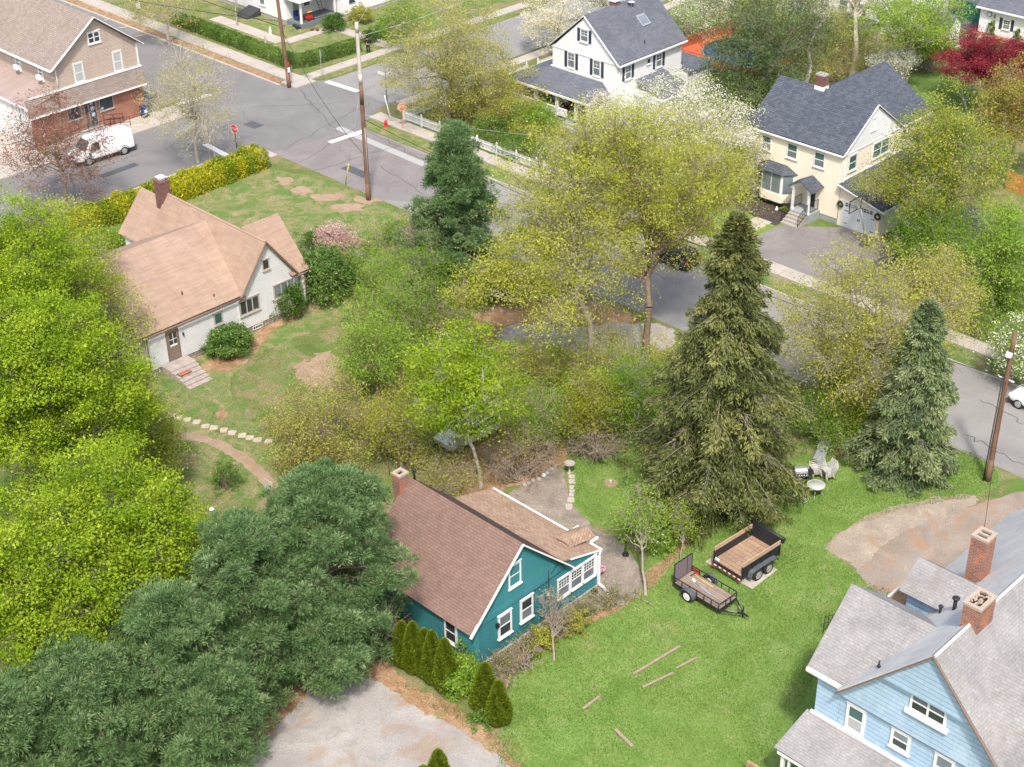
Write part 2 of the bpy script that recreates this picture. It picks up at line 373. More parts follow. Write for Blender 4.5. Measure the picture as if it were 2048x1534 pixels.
# streets
road = sheet('road', [(-98.5, 69.98), (220, 69.98), (220, 78.35), (-98.5, 78.6)], .010, 'light asphalt', .05, .5, .6, 41, smooth=0)
sheet('road', [(-98.4, 69.99), (-84, 69.99), (-78, 74.2), (-84, 78.3), (-96.4, 78.6)], .0125, 'old asphalt', .1, .25, .6, 42, smooth=0)
sheet('road', [(-150, 71.3), (-111.6, 71.0), (-109.9, 69.2), (-111.0, 60), (-111.3, 20), (-100.9, 20), (-100.3, 58), (-99.6, 67.5), (-97.8, 69.8), (-96.4, 78.6), (-98.6, 82.6), (-99.5, 130), (-107.4, 130), (-107.3, 84.5), (-109.2, 80.2), (-150, 81.2)], .0145, 'fresh asphalt', .03, .4, .6, 43, smooth=0)
sheet('road', [(-107.3, 83.9), (-98.9, 83.9), (-99.5, 130), (-107.3, 130)], .0165, 'light asphalt', .04, .4, .6, 44, smooth=0)
sheet('parking_lot', [(-150, 71.5), (-113.2, 71.0), (-113.2, 68.2), (-150, 68.2)], .0105, 'fresh asphalt', .02, .5, .6, 45, smooth=0)
# pavements: real slabs standing 12 cm above the road
def pave(name, segs, m='concrete walk', h=.11, joint=1.5, parts=1):
    mb = MB()
    for x0, x1, y0, y1 in segs:
        lx, ly = x1 - x0, y1 - y0
        n = max(1, int(max(lx, ly) / joint))
        for i in range(n):
            if lx > ly: mb.box(x0 + lx * i / n + .012, x0 + lx * (i + 1) / n - .012, y0, y1, -.05, h + .006 * math.sin(i * 2.3))
            else: mb.box(x0, x1, y0 + ly * i / n + .012, y0 + ly * (i + 1) / n - .012, -.05, h + .006 * math.sin(i * 2.3))
    o = mb.build(name, m); return tag(o, kind='structure')
pave('pavement', [(-150, -109.0, 81.3, 82.9)])
pave('pavement', [(-109.9, -108.6, 83, 112)])
pave('pavement', [(-97.6, 60, 80.5, 81.9)])
pave('pavement', [(-98.5, -97.2, 84.5, 125)])
pave('pavement', [(-112.5, -109.5, 60.0, 70.6)], joint=2)
pave('pavement', [(-118.5, -109.3, 40, 56.8)], joint=2)
pave('pavement', [(-98.9, -96.8, 68.2, 69.9)], joint=2.2)
pave('pavement', [(-110.0, -107.8, 80.6, 83.0)], joint=2.2)
pave('kerb', [(-150, -109.6, 80.0, 80.25), (-84, 80, 78.45, 78.62), (-99.9, -99.7, 40, 66)], joint=6, h=.09)
pave('pavement', [(-130, -119, 87.0, 88.5), (-119.3, -118, 88, 93.2), (-118, -109.9, 93.4, 94.7)], h=.04)
pave('front_walk', [(-60.9, -59.5, 81.9, 87.2)], h=.05)
pave('back_walk', [(-80.0, -71.0, 62.0, 63.1)], h=.05)
grass_strips = [sheet('verge', [(-150, 80.3), (-110.3, 80.3), (-110.3, 81.2), (-150, 81.2)], .03, 'leaf litter', .1, .3, 2, 51, smooth=0),
    sheet('verge', [(-96, 78.7), (60, 78.5), (60, 80.4), (-97, 80.4)], .03, 'patchy lawn', .08, .3, 1, 52, smooth=0),
    sheet('verge', [(-108.5, 84), (-107.5, 84), (-107.6, 110), (-108.5, 110)], .03, 'patchy lawn', .05, .3, 1, 53, smooth=0)]
# painted lines and cracks, 4 mm above the asphalt
def strip(name, a, b, wd, m, z=.0205):
    a = np.array(a[:2], float); b = np.array(b[:2], float); d = (b - a) / np.linalg.norm(b - a); n = np.array([-d[1], d[0]]) * wd / 2
    return [(*(a + n), z), (*(a - n), z), (*(b - n), z), (*(b + n), z)]
def strips(name, L, m, z=.0205):
    V = []; F = []
    for a, b, wd in L:
        k = len(V); V += strip(name, a, b, wd, m, z); F.append((k, k + 1, k + 2, k + 3))
    return tag(npmesh(name, V, F, m), kind='structure')
strips('stop_line', [((-103.3, 67.25), (-99.9, 67.05), .55)], 'white marking')
strips('stop_line', [((-112.6, 70.9), (-112.4, 74.5), .55)], 'white marking')
strips('stop_line', [((-95.8, 74.6), (-95.6, 78.3), .6)], 'white marking')
strips('stop_line', [((-107.2, 83.7), (-103.1, 84.0), .6)], 'white marking')
strips('patched_trench', [(g(675, 255), g(850, 330), .75)], 'faded marking', .0165)
strips('parking_line', [(g(140 + 40 * i, -3 + 19 * i), g(160 + 40 * i, -9 + 19 * i + 2), .14) for i in range(0)] + [(g(*a), g(*b), .15) for a, b in (((148, 0), (165, 12)), ((140, 12), (158, 7)), ((208, 40), (240, 36)), ((238, 56), (258, 53)), ((270, 73), (292, 69)), ((165, 5), (262, 42)))], 'yellow marking')
strips('road_patch', [((-104.5, 72.6), (-102.9, 72.7), 1.1), ((-91.0, 72.2), (-88.2, 72.2), .9), ((-104.0, 61.0), (-103.9, 57.5), .8), ((-70.0, 75.5), (-66.5, 75.4), 1.0)], 'dark driveway', .0172)
cr = []
rs = np.random.RandomState(4)
def crackline(a, b, n=14, j=.12, wd=.05):
    a = np.array(g(*a)[:2]); b = np.array(g(*b)[:2]); p = a
    for i in range(1, n + 1):
        q = a + (b - a) * i / n + rs.randn(2) * j; cr.append((p, q, wd)); p = q
crackline((600, 180), (672, 262)); crackline((565, 300), (740, 205), 18); crackline((600, 325), (720, 250), 16); crackline((500, 215), (690, 205), 10)
crackline((740, 265), (850, 320), 10); crackline((330, 300), (430, 230), 9); crackline((60, 380), (300, 300), 16); crackline((760, 330), (850, 390), 8); crackline((1930, 870), (2048, 930), 10); crackline((1960, 800), (2048, 850), 8); crackline((620, 345), (800, 290), 14); crackline((1050, 420), (1330, 560), 20); crackline((700, 190), (860, 130), 10)
strips('road_crack', cr, 'asphalt crack', .0185)
# ---------------------------------------------------------------- buildings
mat('white paint', (.72, .72, .71), .55, .05, 3); mat('white metal', (.75, .75, .75), .4, .04, 3)
mat('window glass', (.035, .045, .05), .08, .35, .8, spec=.8); mat('window glass light', (.16, .19, .21), .1, .35, .9, spec=.8)
mat('green window glass', (.05, .12, .11), .1, .25, .9, spec=.8); mat('curtain glass', (.42, .43, .42), .2, .15, 2, spec=.6)
mat('dark metal', (.03, .03, .032), .45, .1); mat('dark shutter', (.035, .05, .075), .6, .1); mat('grey metal', (.35, .36, .37), .4, .1, metal=.4)
mat('concrete', (.36, .33, .30), .9, .2, 3); mat('old concrete', (.36, .31, .28), .9, .3, 3); mat('bluestone', (.30, .33, .34), .85, .15, 3)
mat('tan cap', (.40, .32, .25), .85, .15, 4); mat('brown trim', (.20, .14, .11), .6, .15); mat('taupe door', (.22, .165, .13), .6, .08); mat('wood post', (.16, .065, .035), .9, .3, 1.5)
mat('flashing', (.30, .33, .38), .5, .2, 3, metal=.2); mat('black iron', (.02, .02, .022), .5, .1)
brick('tan clapboard', srgb(196, 178, 164), srgb(186, 168, 154), srgb(140, 126, 116), 7, .12, .012, var=.06)
brick('white clapboard', (.84, .84, .84), (.81, .81, .81), (.60, .60, .61), 9, .14, .012, var=.02, streak=.08)
brick('grey white clapboard', (.74, .74, .74), (.70, .70, .70), (.44, .44, .45), 9, .11, .014, var=.04, streak=.15)
brick('shingle white siding', (.66, .67, .67), (.62, .63, .63), (.42, .43, .44), 1.1, .30, .012, var=.05)
brick('teal siding', (.048, .215, .24), (.042, .198, .222), (.014, .10, .12), 8, .15, .014, var=.13)
brick('teal plain', (.05, .225, .25), (.048, .215, .24), (.042, .198, .222), 1.2, 1.2, .004, var=.12, bumps=.1)
brick('blue clapboard', (.42, .565, .70), (.385, .53, .67), (.21, .32, .45), 12, .235, .016, var=.10, big=((.52, .63, .74), .9, .54, .55))
brick('cream stucco', (.86, .78, .64), (.86, .78, .64), (.85, .77, .63), 3, 3, .002, var=.04, bumps=.05, streak=.15)
brick('red brick', (.42, .12, .055), (.30, .08, .045), (.42, .33, .27), .24, .085, .012, var=.2, big=((.55, .30, .16), 1.2, .62, .5))
brick('weathered brick', (.40, .14, .08), (.22, .08, .06), (.36, .30, .26), .22, .085, .014, var=.3, big=((.60, .19, .07), 1.6, .52, .8))
brick('dark brick', (.20, .075, .06), (.14, .055, .045), (.28, .2, .18), .22, .08, .010, var=.2)
brick('brown roof shingles', (.255, .165, .132), (.21, .138, .11), (.135, .088, .07), .30, .14, .010, var=.10)
brick('shaded brown roof shingles', (.13, .085, .075), (.11, .07, .06), (.06, .04, .04), .30, .14, .010, var=.15)  # copy of the brown shingles, shade of the teal far slope in the colour
brick('tan roof shingles', (.44, .32, .23), (.33, .22, .155), (.20, .12, .08), .30, .14, .010, var=.12)
brick('salmon roof shingles', (.40, .285, .215), (.345, .24, .178), (.31, .215, .16), .95, .15, .006, var=.10, bias=0.)
brick('slate grey roof shingles', (.115, .13, .155), (.07, .082, .105), (.045, .05, .065), .32, .15, .012, var=.12)
brick('plain grey roof shingles', (.155, .165, .19), (.12, .13, .155), (.085, .09, .11), .32, .15, .010, var=.15)
brick('taupe roof shingles', (.33, .27, .235), (.26, .21, .18), (.17, .135, .12), .34, .16, .012, var=.08)
brick('old grey roof shingles', (.335, .325, .32), (.295, .285, .28), (.225, .215, .21), .26, .13, .008, var=.22, big=((.24, .20, .175), .8, .58, .5))
brick('sun brightened roof shingles', (.66, .645, .62), (.62, .605, .585), (.54, .53, .51), .5, .24, .008, var=.12)  # far slope of the blue house, sunlight on it put into the colour
brick('brown metal roofing', (.36, .28, .25), (.34, .265, .24), (.25, .19, .17), .35, 30, .010, var=.08)
brick('stone foundation', (.42, .37, .33), (.30, .26, .24), (.18, .16, .15), .42, .24, .03, var=.3)
brick('grey deck boards', (.22, .25, .26), (.19, .22, .23), (.1, .1, .11), 3, .13, .012, var=.1)
brick('terracotta deck boards', (.62, .14, .07), (.56, .12, .06), (.3, .07, .04), 3, .14, .012, var=.1)
def wb(mb, pl, a0, a1, z0, z1, d0, d1):
    ax, c, s = pl
    if ax == 'x': mb.box(c + s * d0, c + s * d1, a0, a1, z0, z1)
    else: mb.box(a0, a1, c + s * d0, c + s * d1, z0, z1)
def window(parent, pl, a0, a1, z0, z1, fr=.10, m='white paint', glass='window glass', rail=True, grid=None, gridlow=None, sill=True, proud=.05, lowglass=None, mull=0, name='window'):
    if a0 > a1: a0, a1 = a1, a0
    mb = MB(); p = proud
    wb(mb, pl, a0, a0 + fr, z0, z1, 0, p); wb(mb, pl, a1 - fr, a1, z0, z1, 0, p)
    wb(mb, pl, a0 + fr, a1 - fr, z1 - fr, z1, 0, p + .003); wb(mb, pl, a0 + fr, a1 - fr, z0, z0 + fr, 0, p + .003)
    if sill: wb(mb, pl, a0 - .05, a1 + .05, z0 - .06, z0 - .002, 0, p + .06); wb(mb, pl, a0 - .03, a1 + .03, z1 + .002, z1 + .05, 0, p + .03)
    zm = (z0 + z1) / 2
    ws = [(a0 + fr + (a1 - a0 - 2 * fr) * i / (mull + 1), a0 + fr + (a1 - a0 - 2 * fr) * (i + 1) / (mull + 1)) for i in range(mull + 1)]
    for i, (u, v) in enumerate(ws):
        if i: wb(mb, pl, u - fr * .45, u + fr * .45, z0 + fr, z1 - fr, 0, p + .001)
        if rail: wb(mb, pl, u, v, zm - .03, zm + .03, 0, p - .012)
        for gr, lo, hi in ((grid, zm if rail else z0 + fr, z1 - fr), (gridlow, z0 + fr, zm)):
            if gr:
                for k in range(1, gr[0]): x = u + (v - u) * k / gr[0]; wb(mb, pl, x - .014, x + .014, lo, hi, 0, p - .018)
                for k in range(1, gr[1]): z = lo + (hi - lo) * k / gr[1]; wb(mb, pl, u, v, z - .014, z + .014, 0, p - .0195)
    o = mb.build(name, m, parent)
    gm = MB(); wb(gm, pl, a0 + fr * .5, a1 - fr * .5, (zm if (rail and lowglass) else z0 + fr * .5), z1 - fr * .5, -.01, p - .028); gm.build('pane', glass, o)
    if rail and lowglass:
        gm = MB(); wb(gm, pl, a0 + fr * .5, a1 - fr * .5, z0 + fr * .5, zm, -.01, p - .030); gm.build('pane', lowglass, o)
    return o
def shutters(parent, pl, a0, a1, z0, z1, wd=.28, m='dark shutter'):
    for (u, v) in ((a0 - wd - .06, a0 - .06), (a1 + .06, a1 + wd + .06)):
        mb = MB(); wb(mb, pl, u, v, z0, z1, 0, .035); wb(mb, pl, u + .04, v - .04, z0 + .06, (z0 + z1) / 2 - .03, .035, .042); wb(mb, pl, u + .04, v - .04, (z0 + z1) / 2 + .03, z1 - .06, .035, .042)
        mb.build('shutter', m, parent)
def chimney(parent, x0, x1, y0, y1, z0, z1, m, cap='concrete', pots=1, capm=None, broken=False, flash=True):
    mb = MB(); mb.box(x0, x1, y0, y1, z0, z1)
    ch = mb.build('chimney', m, parent)
    c = MB()
    hx, hy = (x1 - x0), (y1 - y0); o = .03
    c.box(x0 - o, x1 + o, y0 - o, y0 + .14, z1, z1 + .12); c.box(x0 - o, x1 + o, y1 - .14, y1 + o, z1, z1 + .12)
    c.box(x0 - o, x0 + .14, y0 + .14, y1 - .14, z1, z1 + .12); c.box(x1 - .14, x1 + o, y0 + .14, y1 - .14, z1, z1 + .12)
    if pots > 1:
        if hx > hy: c.box((x0 + x1) / 2 - .06, (x0 + x1) / 2 + .06, y0 + .14, y1 - .14, z1, z1 + .115)
        else: c.box(x0 + .14, x1 - .14, (y0 + y1) / 2 - .06, (y0 + y1) / 2 + .06, z1, z1 + .115)
    if broken:
        rs = np.random.RandomState(3)
        for i in range(26):
            a, b = x0 + .1 + rs.rand() * (hx - .2), y0 + .1 + rs.rand() * (hy - .2); c.beam((a, b, z1 + .02 + rs.rand() * .08), (a + rs.randn() * .12, b + rs.randn() * .12, z1 + .08 + rs.rand() * .1), .07, .05)
    c.build('cap', cap, ch)
    f = MB(); f.box(x0 + .12, x1 - .12, y0 + .12, y1 - .12, z1 - .02, z1 + .012); f.build('flue', 'dark metal', ch)
    return ch
def railing(mb, pts, h=.9, step=.13, r=.015, post=.025, top=.03):
    for a, b in zip(pts[:-1], pts[1:]):
        a = np.array(a, float); b = np.array(b, float); L = np.linalg.norm(b - a); n = max(1, int(L / step))
        up = np.array([0, 0, h])
        mb.beam(a + up, b + up, top, top); mb.beam(a + up * .12, b + up * .12, top * .7, top * .7)
        for i in range(n + 1):
            p = a + (b - a) * i / n; mb.tube(p, p + up, post if i in (0, n) else r, n=4, caps=False, smooth=False)
def vent(parent, x, y, z, h=.35, r=.05, name='vent_pipe', m='dark metal', base='white metal'):
    mb = MB(); mb.tube((x, y, z - .1), (x, y, z + h), r, n=8); mb.lathe((x, y, z), [(r * 2.4, -.03), (r * 1.1, .06)], 8); mb.build(name, m, parent)
def handle(parent_door, p):
    mb = MB(); mb.lathe(p, [(.01, -.04), (.04, 0), (.01, .04)], 8); mb.build('handle', 'grey metal', parent_door)

# ===== 1. tan corner shop (top left)
H = thing('corner_shop', 'tan clapboard two storey corner shop with red brick front and white garage side', 'shop', (-116, 63, 0))
X = -112.6
mb = MB(); mb.prism([(X, 59.66, 3.0), (X, 67.75, 3.0), (X, 67.75, 6.6), (X, 63.85, 9.62), (X, 59.66, 6.4)], (-17, 0, 0)); mb.build('wall', 'tan clapboard', H)
mb = MB(); mb.box(-129.6, X, 57.0, 67.7, 0, 3.35); mb.build('storefront', 'red brick', H)
mb = MB(); mb.box(-129.8, -112.9, 56.9, 56.985, 0, 3.55); mb.build('garage_wall', 'white paint', H)
mb = MB()
mb.slab([(-112.25, 59.25, 6.42), (-129.8, 59.25, 6.42), (-129.8, 63.85, 9.88), (-112.25, 63.85, 9.88)], .14)
mb.slab([(-112.25, 68.15, 6.52), (-129.8, 68.15, 6.52), (-129.8, 63.85, 9.88), (-112.25, 63.85, 9.88)], .14)
mb.build('roof', 'taupe roof shingles', H)
mb = MB(); mb.slab([(-112.35, 56.7, 3.72), (-129.8, 56.7, 3.72), (-129.8, 59.67, 4.48), (-112.35, 59.67, 4.48)], .1); mb.build('side_roof', 'brown metal roofing', H)
mb = MB(); mb.slab([(-112.58, 56.6, 4.42), (-112.58, 67.85, 4.42), (-112.1, 67.85, 3.0), (-112.1, 56.6, 3.0)], .1); mb.build('awning_roof', 'taupe roof shingles', H)
mb = MB()
mb.beam((-112.2, 59.2, 6.33), (-112.2, 63.85, 9.80), .06, .20, (1, 0, 0)); mb.beam((-112.2, 68.2, 6.43), (-112.2, 63.85, 9.80), .06, .20, (1, 0, 0))
mb.box(-129.8, -112.25, 59.08, 59.22, 6.24, 6.40); mb.box(X, X + .10, 57.0, 67.9, 4.40, 4.54); mb.box(-112.16, -112.04, 56.6, 67.9, 2.86, 2.98)
mb.box(-129.8, -112.35, 56.58, 56.70, 3.55, 3.70); mb.tube((X + .06, 59.78, 4.5), (X + .06, 59.78, 6.4), .045); mb.box(X, X + .035, 67.62, 67.76, 4.54, 6.5)
mb.build('trim', 'white metal', H)
pf = ('x', X, 1); ps = ('y', 59.66, -1)
window(H, pf, 61.45, 62.38, 4.62, 6.25, glass='curtain glass', rail=True); window(H, pf, 65.25, 66.15, 4.55, 6.28, glass='curtain glass')
window(H, pf, 63.2, 64.4, 7.5, 8.5, mull=1, grid=(1, 1)); window(H, ps, -118.9, -118.1, 4.85, 6.2, glass='window glass light'); window(H, ps, -115.2, -114.45, 4.85, 6.2, glass='window glass light')
for a, b in ((60.2, 61.55), (63.3, 64.7)): window(H, pf, a, b, 1.55, 2.85, fr=.07, m='concrete', rail=False, proud=.04, name='shop_window')
for (x, z) in ((-118.5, 4.95), (-114.85, 4.95)):
    mb = MB(); mb.box(x - .28, x + .28, 59.28, 59.66, z, z + .36); mb.box(x - .24, x + .24, 59.265, 59.28, z + .04, z + .32); mb.build('air_conditioner', 'white metal', H)
mb = MB(); wb(mb, pf, 61.75, 63.0, .42, 2.95, 0, .05); o = mb.build('door', 'grey metal', H)
mb = MB(); wb(mb, pf, 61.85, 62.2, .55, 2.85, .05, .058); wb(mb, pf, 62.28, 62.9, .55, 2.85, .05, .058); mb.build('pane', 'window glass', o)
mat('paper notice', (.35, .60, .75), .6, .1); mb = MB()
for (y, z, w_, h_) in ((62.4, 1.9, .32, .35), (62.45, 1.4, .3, .3), (62.38, 2.45, .3, .3), (63.42, 1.72, .2, .22)): wb(mb, pf, y, y + w_, z, z + h_, .06, .066)
mb.build('notice', 'paper notice', o)
mat('red notice', (.6, .05, .04), .6, .1); mb = MB(); wb(mb, pf, 62.4, 62.7, 2.24, 2.4, .06, .066); mb.build('notice', 'red notice', o)
# entrance ramp
R_ = thing('entrance_ramp', 'concrete entrance ramp with black pipe railings in front of the brick shop', 'ramp', (-111.6, 61.5, 0))
mb = MB(); mb.prism([(-112.58, 57.4, 0), (-112.58, 61.2, 0), (-112.58, 61.2, .42)], (1.35, 0, 0)); mb.box(-112.58, -111.23, 61.2, 63.3, 0, .42); mb.box(-112.58, -111.5, 63.3, 63.75, 0, .2); mb.build('slab', 'concrete', R_)
for pts in ([(-111.2, 56.9, .0), (-111.2, 61.2, .42), (-111.2, 63.3, .42), (-111.2, 65.2, .02)], [(-112.3, 63.35, .42), (-112.3, 65.2, .02)], [(-112.3, 57.2, .02), (-112.3, 60.9, .42)]):
    mb = MB()
    for a, b in zip(pts[:-1], pts[1:]):
        a = np.array(a); b = np.array(b)
        for h in (.45, .9): mb.tube(a + [0, 0, h], b + [0, 0, h], .025, n=6)
        for t in (0, .5, 1): p = a + (b - a) * t; mb.tube(p, p + [0, 0, .9], .025, n=6)
    mb.build('railing', 'black iron', R_)

# ===== 2. white house with dark shutters
H = thing('white_house', 'white gabled house with dark shutters, grey shingle roof and wrap porch', 'house', (-84, 98, 0))
XE, XW, YF, YB = -80.45, -87.85, 93.48, 102.0; ZE = 5.35; XR = -84.15; ZR = 8.85
mb = MB(); mb.prism([(XW, YF, 0), (XE, YF, 0), (XE, YF, ZE + .02), (XR, YF, ZR - .12), (XW, YF, ZE + .02)], (0, YB - YF, 0)); mb.build('wall', 'white clapboard', H)
sl = (ZR + .1 - 5.5) / (-80.15 - XR); E2 = 5.5
mb = MB()
mb.slab([(XE + .3, YF - .08, E2), (XR, YF - .08, ZR + .12), (XR, YB + .35, ZR + .12), (XE + .3, YB + .35, E2)], .13)
mb.slab([(XW - .35, YF - .08, E2), (XR, YF - .08, ZR + .12), (XR, YB + .35, ZR + .12), (XW - .35, YB + .35, E2)], .13)
roofw = mb.build('roof', 'plain grey roof shingles', H)
mb = MB()
mb.beam((XE + .32, YF - .11, E2 - .1), (XR, YF - .11, ZR + .03), .05, .18, (0, 1, 0)); mb.beam((XW - .37, YF - .11, E2 - .1), (XR, YF - .11, ZR + .03), .05, .18, (0, 1, 0))
mb.box(XE + .29, XE + .40, YF - .08, YB + .35, E2 - .2, E2 - .06); mb.box(XE + .03, XE + .28, YF, YB + .3, E2 - .22, E2 - .17)
mb.box(XW, XE, YF - .04, YF, ZE + .02, ZE + .14); mb.box(XE, XE + .03, YF, YF + .1, 2.8, ZE - .42); mb.tube((XE + .06, YF + .25, .3), (XE + .06, YF + .25, ZE - .45), .04)
mb.build('trim', 'white paint', H)
pf = ('y', YF, -1); ps = ('x', XE, 1)
for a, b, z0, z1 in ((-86.08, -85.22, 3.95, 5.36), (-83.14, -82.28, 3.95, 5.36), (-84.62, -83.72, 6.6, 7.7)):
    window(H, pf, a, b, z0, z1, glass='window glass light', grid=(2, 2), fr=.09); shutters(H, pf, a, b, z0 - .02, z1 + .02)
for a, b in ((94.5, 95.3), (98.5, 99.35)):
    window(H, ps, a, b, 3.85, 5.08, glass='window glass light', fr=.09, grid=(2, 2)); shutters(H, ps, a, b, 3.83, 5.1)
window(H, ps, 97.3, 97.8, 4.5, 5.0, fr=.06, rail=False)
# front porch, floor, posts
mb = MB(); mb.box(-90.6, -81.4, 91.1, 93.47, 0, .55); mb.build('porch_floor', 'grey deck boards', H)
mb = MB()
a, b, c, d = (-91.0, 90.75, 2.62), (-81.2, 90.75, 2.62), (-82.1, 93.49, 3.62), (-88.0, 93.49, 3.62)
mb.slab([a, b, c, d], .1); mb.slab([a, d, (-88.0, 95.5, 3.62), (-91.0, 97.5, 2.62)], .1); mb.slab([b, (-81.2, 93.49, 2.72), c], .1); mb.build('porch_roof', 'plain grey roof shingles', H)
mb = MB(); mb.box(-91.05, -81.15, 90.68, 90.80, 2.42, 2.60); mb.box(-91.06, -90.95, 90.8, 97.5, 2.42, 2.60); mb.box(-81.25, -81.14, 90.8, 93.4, 2.42, 2.6); mb.box(-88, -82.1, 93.38, 93.47, 3.6, 3.72); mb.build('porch_trim', 'white paint', H)
for x in (-90.5, -87.6, -85.1, -82.9, -81.5):
    mb = MB(); mb.box(x - .13, x + .13, 91.0, 91.26, .55, 2.45); mb.box(x - .16, x + .16, 90.97, 91.29, .55, .72); mb.build('porch_post', 'white paint', H)
mb = MB(); mb.box(-90.4, -84.0, 91.05, 91.2, .55, 1.15); mb.box(-90.4, -84.0, 91.02, 91.24, 1.15, 1.21); mb.box(-90.62, -90.5, 91.2, 95.5, .55, 1.2); mb.build('porch_rail', 'white clapboard', H)
mb = MB(); mb.box(-84, -82.3, 90.5, 91.1, 0, .36); mb.box(-84, -82.3, 90.1, 90.5, 0, .18); mb.build('porch_steps', 'bluestone', H)
mb = MB(); wb(mb, pf, -85.9, -85.0, .6, 2.5, 0, .04); mb.build('door', 'dark shutter', H)
for a in (-84.3, -83.0): window(H, pf, a, a + .8, 1.2, 2.4, glass='window glass')
# side entrance roof and rear flat wing
mb = MB(); mb.slab([(XE, 95.9, 3.55), (XE, 99.6, 3.55), (-77.2, 99.9, 2.6), (-77.2, 95.7, 2.6)], .1); mb.build('side_roof', 'plain grey roof shingles', H)
mb = MB(); mb.box(XE, -77.6, 96.0, 99.6, 0, 2.62); mb.build('side_wing', 'white clapboard', H)
mb = MB(); mb.box(-77.24, -77.12, 95.65, 99.9, 2.42, 2.58); mb.box(XE, -77.2, 95.6, 95.7, 2.4, 2.6); mb.build('side_trim', 'white paint', H)
mb = MB(); mb.box(-86.5, -79.7, 102.02, 105.6, 0, 2.62); mb.build('rear_wing', 'white clapboard', H)
mb = MB(); mb.box(-86.8, -79.5, 102.02, 105.9, 2.62, 2.72); mb.build('rear_roof', 'plain grey roof shingles', H)
ch = chimney(H, -84.6, -84.0, 97.1, 97.8, 8.3, 9.6, 'dark brick', pots=1)
mb = MB(); mb.box(-84.68, -83.92, 97.02, 97.88, 9.2, 9.5); mb.build('chimney_band', 'white paint', ch)
def onroof(x, y, dz=0.): return (x, y, ZR + .12 - (x - XR) * sl + dz)
mb = MB(); mb.slab([onroof(-82.85, 98.55, .09), onroof(-82.0, 98.55, .09), onroof(-82.0, 99.65, .09), onroof(-82.85, 99.65, .09)], .12); sk = mb.build('skylight', 'flashing', H)
mb = MB(); mb.slab([onroof(-82.73, 98.65, .10), onroof(-82.12, 98.65, .10), onroof(-82.12, 99.55, .10), onroof(-82.73, 99.55, .10)], .05); mb.build('pane', 'window glass light', sk)
vent(H, -80.95, 97.55, 6.1, .4, .05)
mb = MB(); q = np.array(onroof(-83.6, 98.8, .35)); mb.lathe(q, [(.02, 0), (.2, .03), (.3, .09), (.31, .10), (.2, .05), (.02, .02)], 16); mb.tube(q - [0, 0, .35], q, .02); mb.build('satellite_dish', 'white metal', H)

# ===== 3. cream house
H = thing('cream_house', 'cream stucco house with slate grey roof, bay window, portico and garage', 'house', (-60, 95, 0))
XE, XW, YF, YB = -55.81, -64.3, 90.2, 97.75; ZE = 5.35; YR = 94.0; ZR = 8.3
mb = MB(); mb.box(XW, XE, YF, YB, .45, ZE + .12); mb.box(-60.6, XE - .02, YB, 101.9, .45, ZE + .1); mb.build('wall', 'cream stucco', H)
mb = MB(); mb.box(XW + .04, XE - .03, YF + .03, YB - .04, 0, .45); mb.box(-60.5, XE - .05, YB, 101.8, 0, .45); mb.build('foundation', 'bluestone', H)
mb = MB(); mb.prism([(XE + .03, YF - .02, ZE + .13), (XE + .03, YB + .02, ZE + .13), (XE + .03, YR, ZR)], (-.2, 0, 0)); mb.build('gable_wall', 'white clapboard', H); mb = MB(); mb.prism([(XW, YF, ZE + .05), (XW, YB, ZE + .05), (XW, YR, ZR)], (.2, 0, 0)); mb.build('gable_wall', 'white clapboard', H)
s2 = (ZR - ZE) / (YR - YF)
mb = MB()
mb.slab([(XE + .12, YF - .2, 5.62), (XW - .15, YF - .2, 5.62), (XW - .15, YR, ZR + .14), (XE + .12, YR, ZR + .14)], .14)
mb.slab([(XE + .12, YB + .15, 5.62), (XW - .15, YB + .15, 5.62), (XW - .15, YR, ZR + .14), (XE + .12, YR, ZR + .14)], .14)
xr = -60.4
mb.slab([(XE + .15, 97.6, 5.6), (XE + .15, 102.1, 5.6), (xr, 102.2, 8.38), (xr, 94.1, 8.38)], .14)
mb.slab([(-64.9, 97.9, ZE + .06), (-64.9, 102.2, ZE + .06), (xr, 102.2, 8.38), (xr, 94.1, 8.38)], .14)
mb.build('roof', 'slate grey roof shingles', H)
mb = MB(); mb.prism([(XE - .1, 101.88, ZE), (-64.4, 101.88, ZE), (xr, 101.88, 8.2)], (0, -.15, 0)); mb.build('rear_gable', 'cream stucco', H)
mb = MB(); mb.box(XW - .15, XE + .12, YF - .29, YF - .19, 5.42, 5.54); mb.beam((XE + .14, YF - .2, 5.5), (XE + .14, YR, ZR + .04), .05, .14, (1, 0, 0)); mb.beam((XE + .14, YB + .15, 5.5), (XE + .14, YR, ZR + .04), .05, .14, (1, 0, 0)); mb.box(XW, XE, YF - .18, YF - .0, 5.40, 5.44)
mb.box(XE, XE + .06, YF, YB, ZE + .04, ZE + .13); mb.box(XE + .15, XE + .23, 97.9, 102.1, 5.4, 5.54); mb.box(XE, XE + .04, YF, YF + .12, .5, ZE); mb.tube((XE + .09, YF + .2, .4), (XE + .09, YF + .2, 5.0), .045); mb.build('trim', 'white metal', H)
pf = ('y', YF, -1); ps = ('x', XE, 1)
for a, b in ((-63.05, -62.15), (-60.72, -59.75), (-58.3, -57.33)): window(H, pf, a, b, 4.0, 5.2, glass='green window glass', fr=.09, lowglass='window glass light')
for a, b, m_ in ((90.95, 92.0, 0), (94.1, 96.3, 1)): window(H, ps, a, b, 3.95, 5.2, glass='green window glass', fr=.09, mull=m_)
for a in (97.95, 99.9): window(H, ps, a, a + .7, 4.25, 5.15, fr=.08)
window(H, ps, 93.45, 94.1, 6.4, 7.35, fr=.07, rail=True)
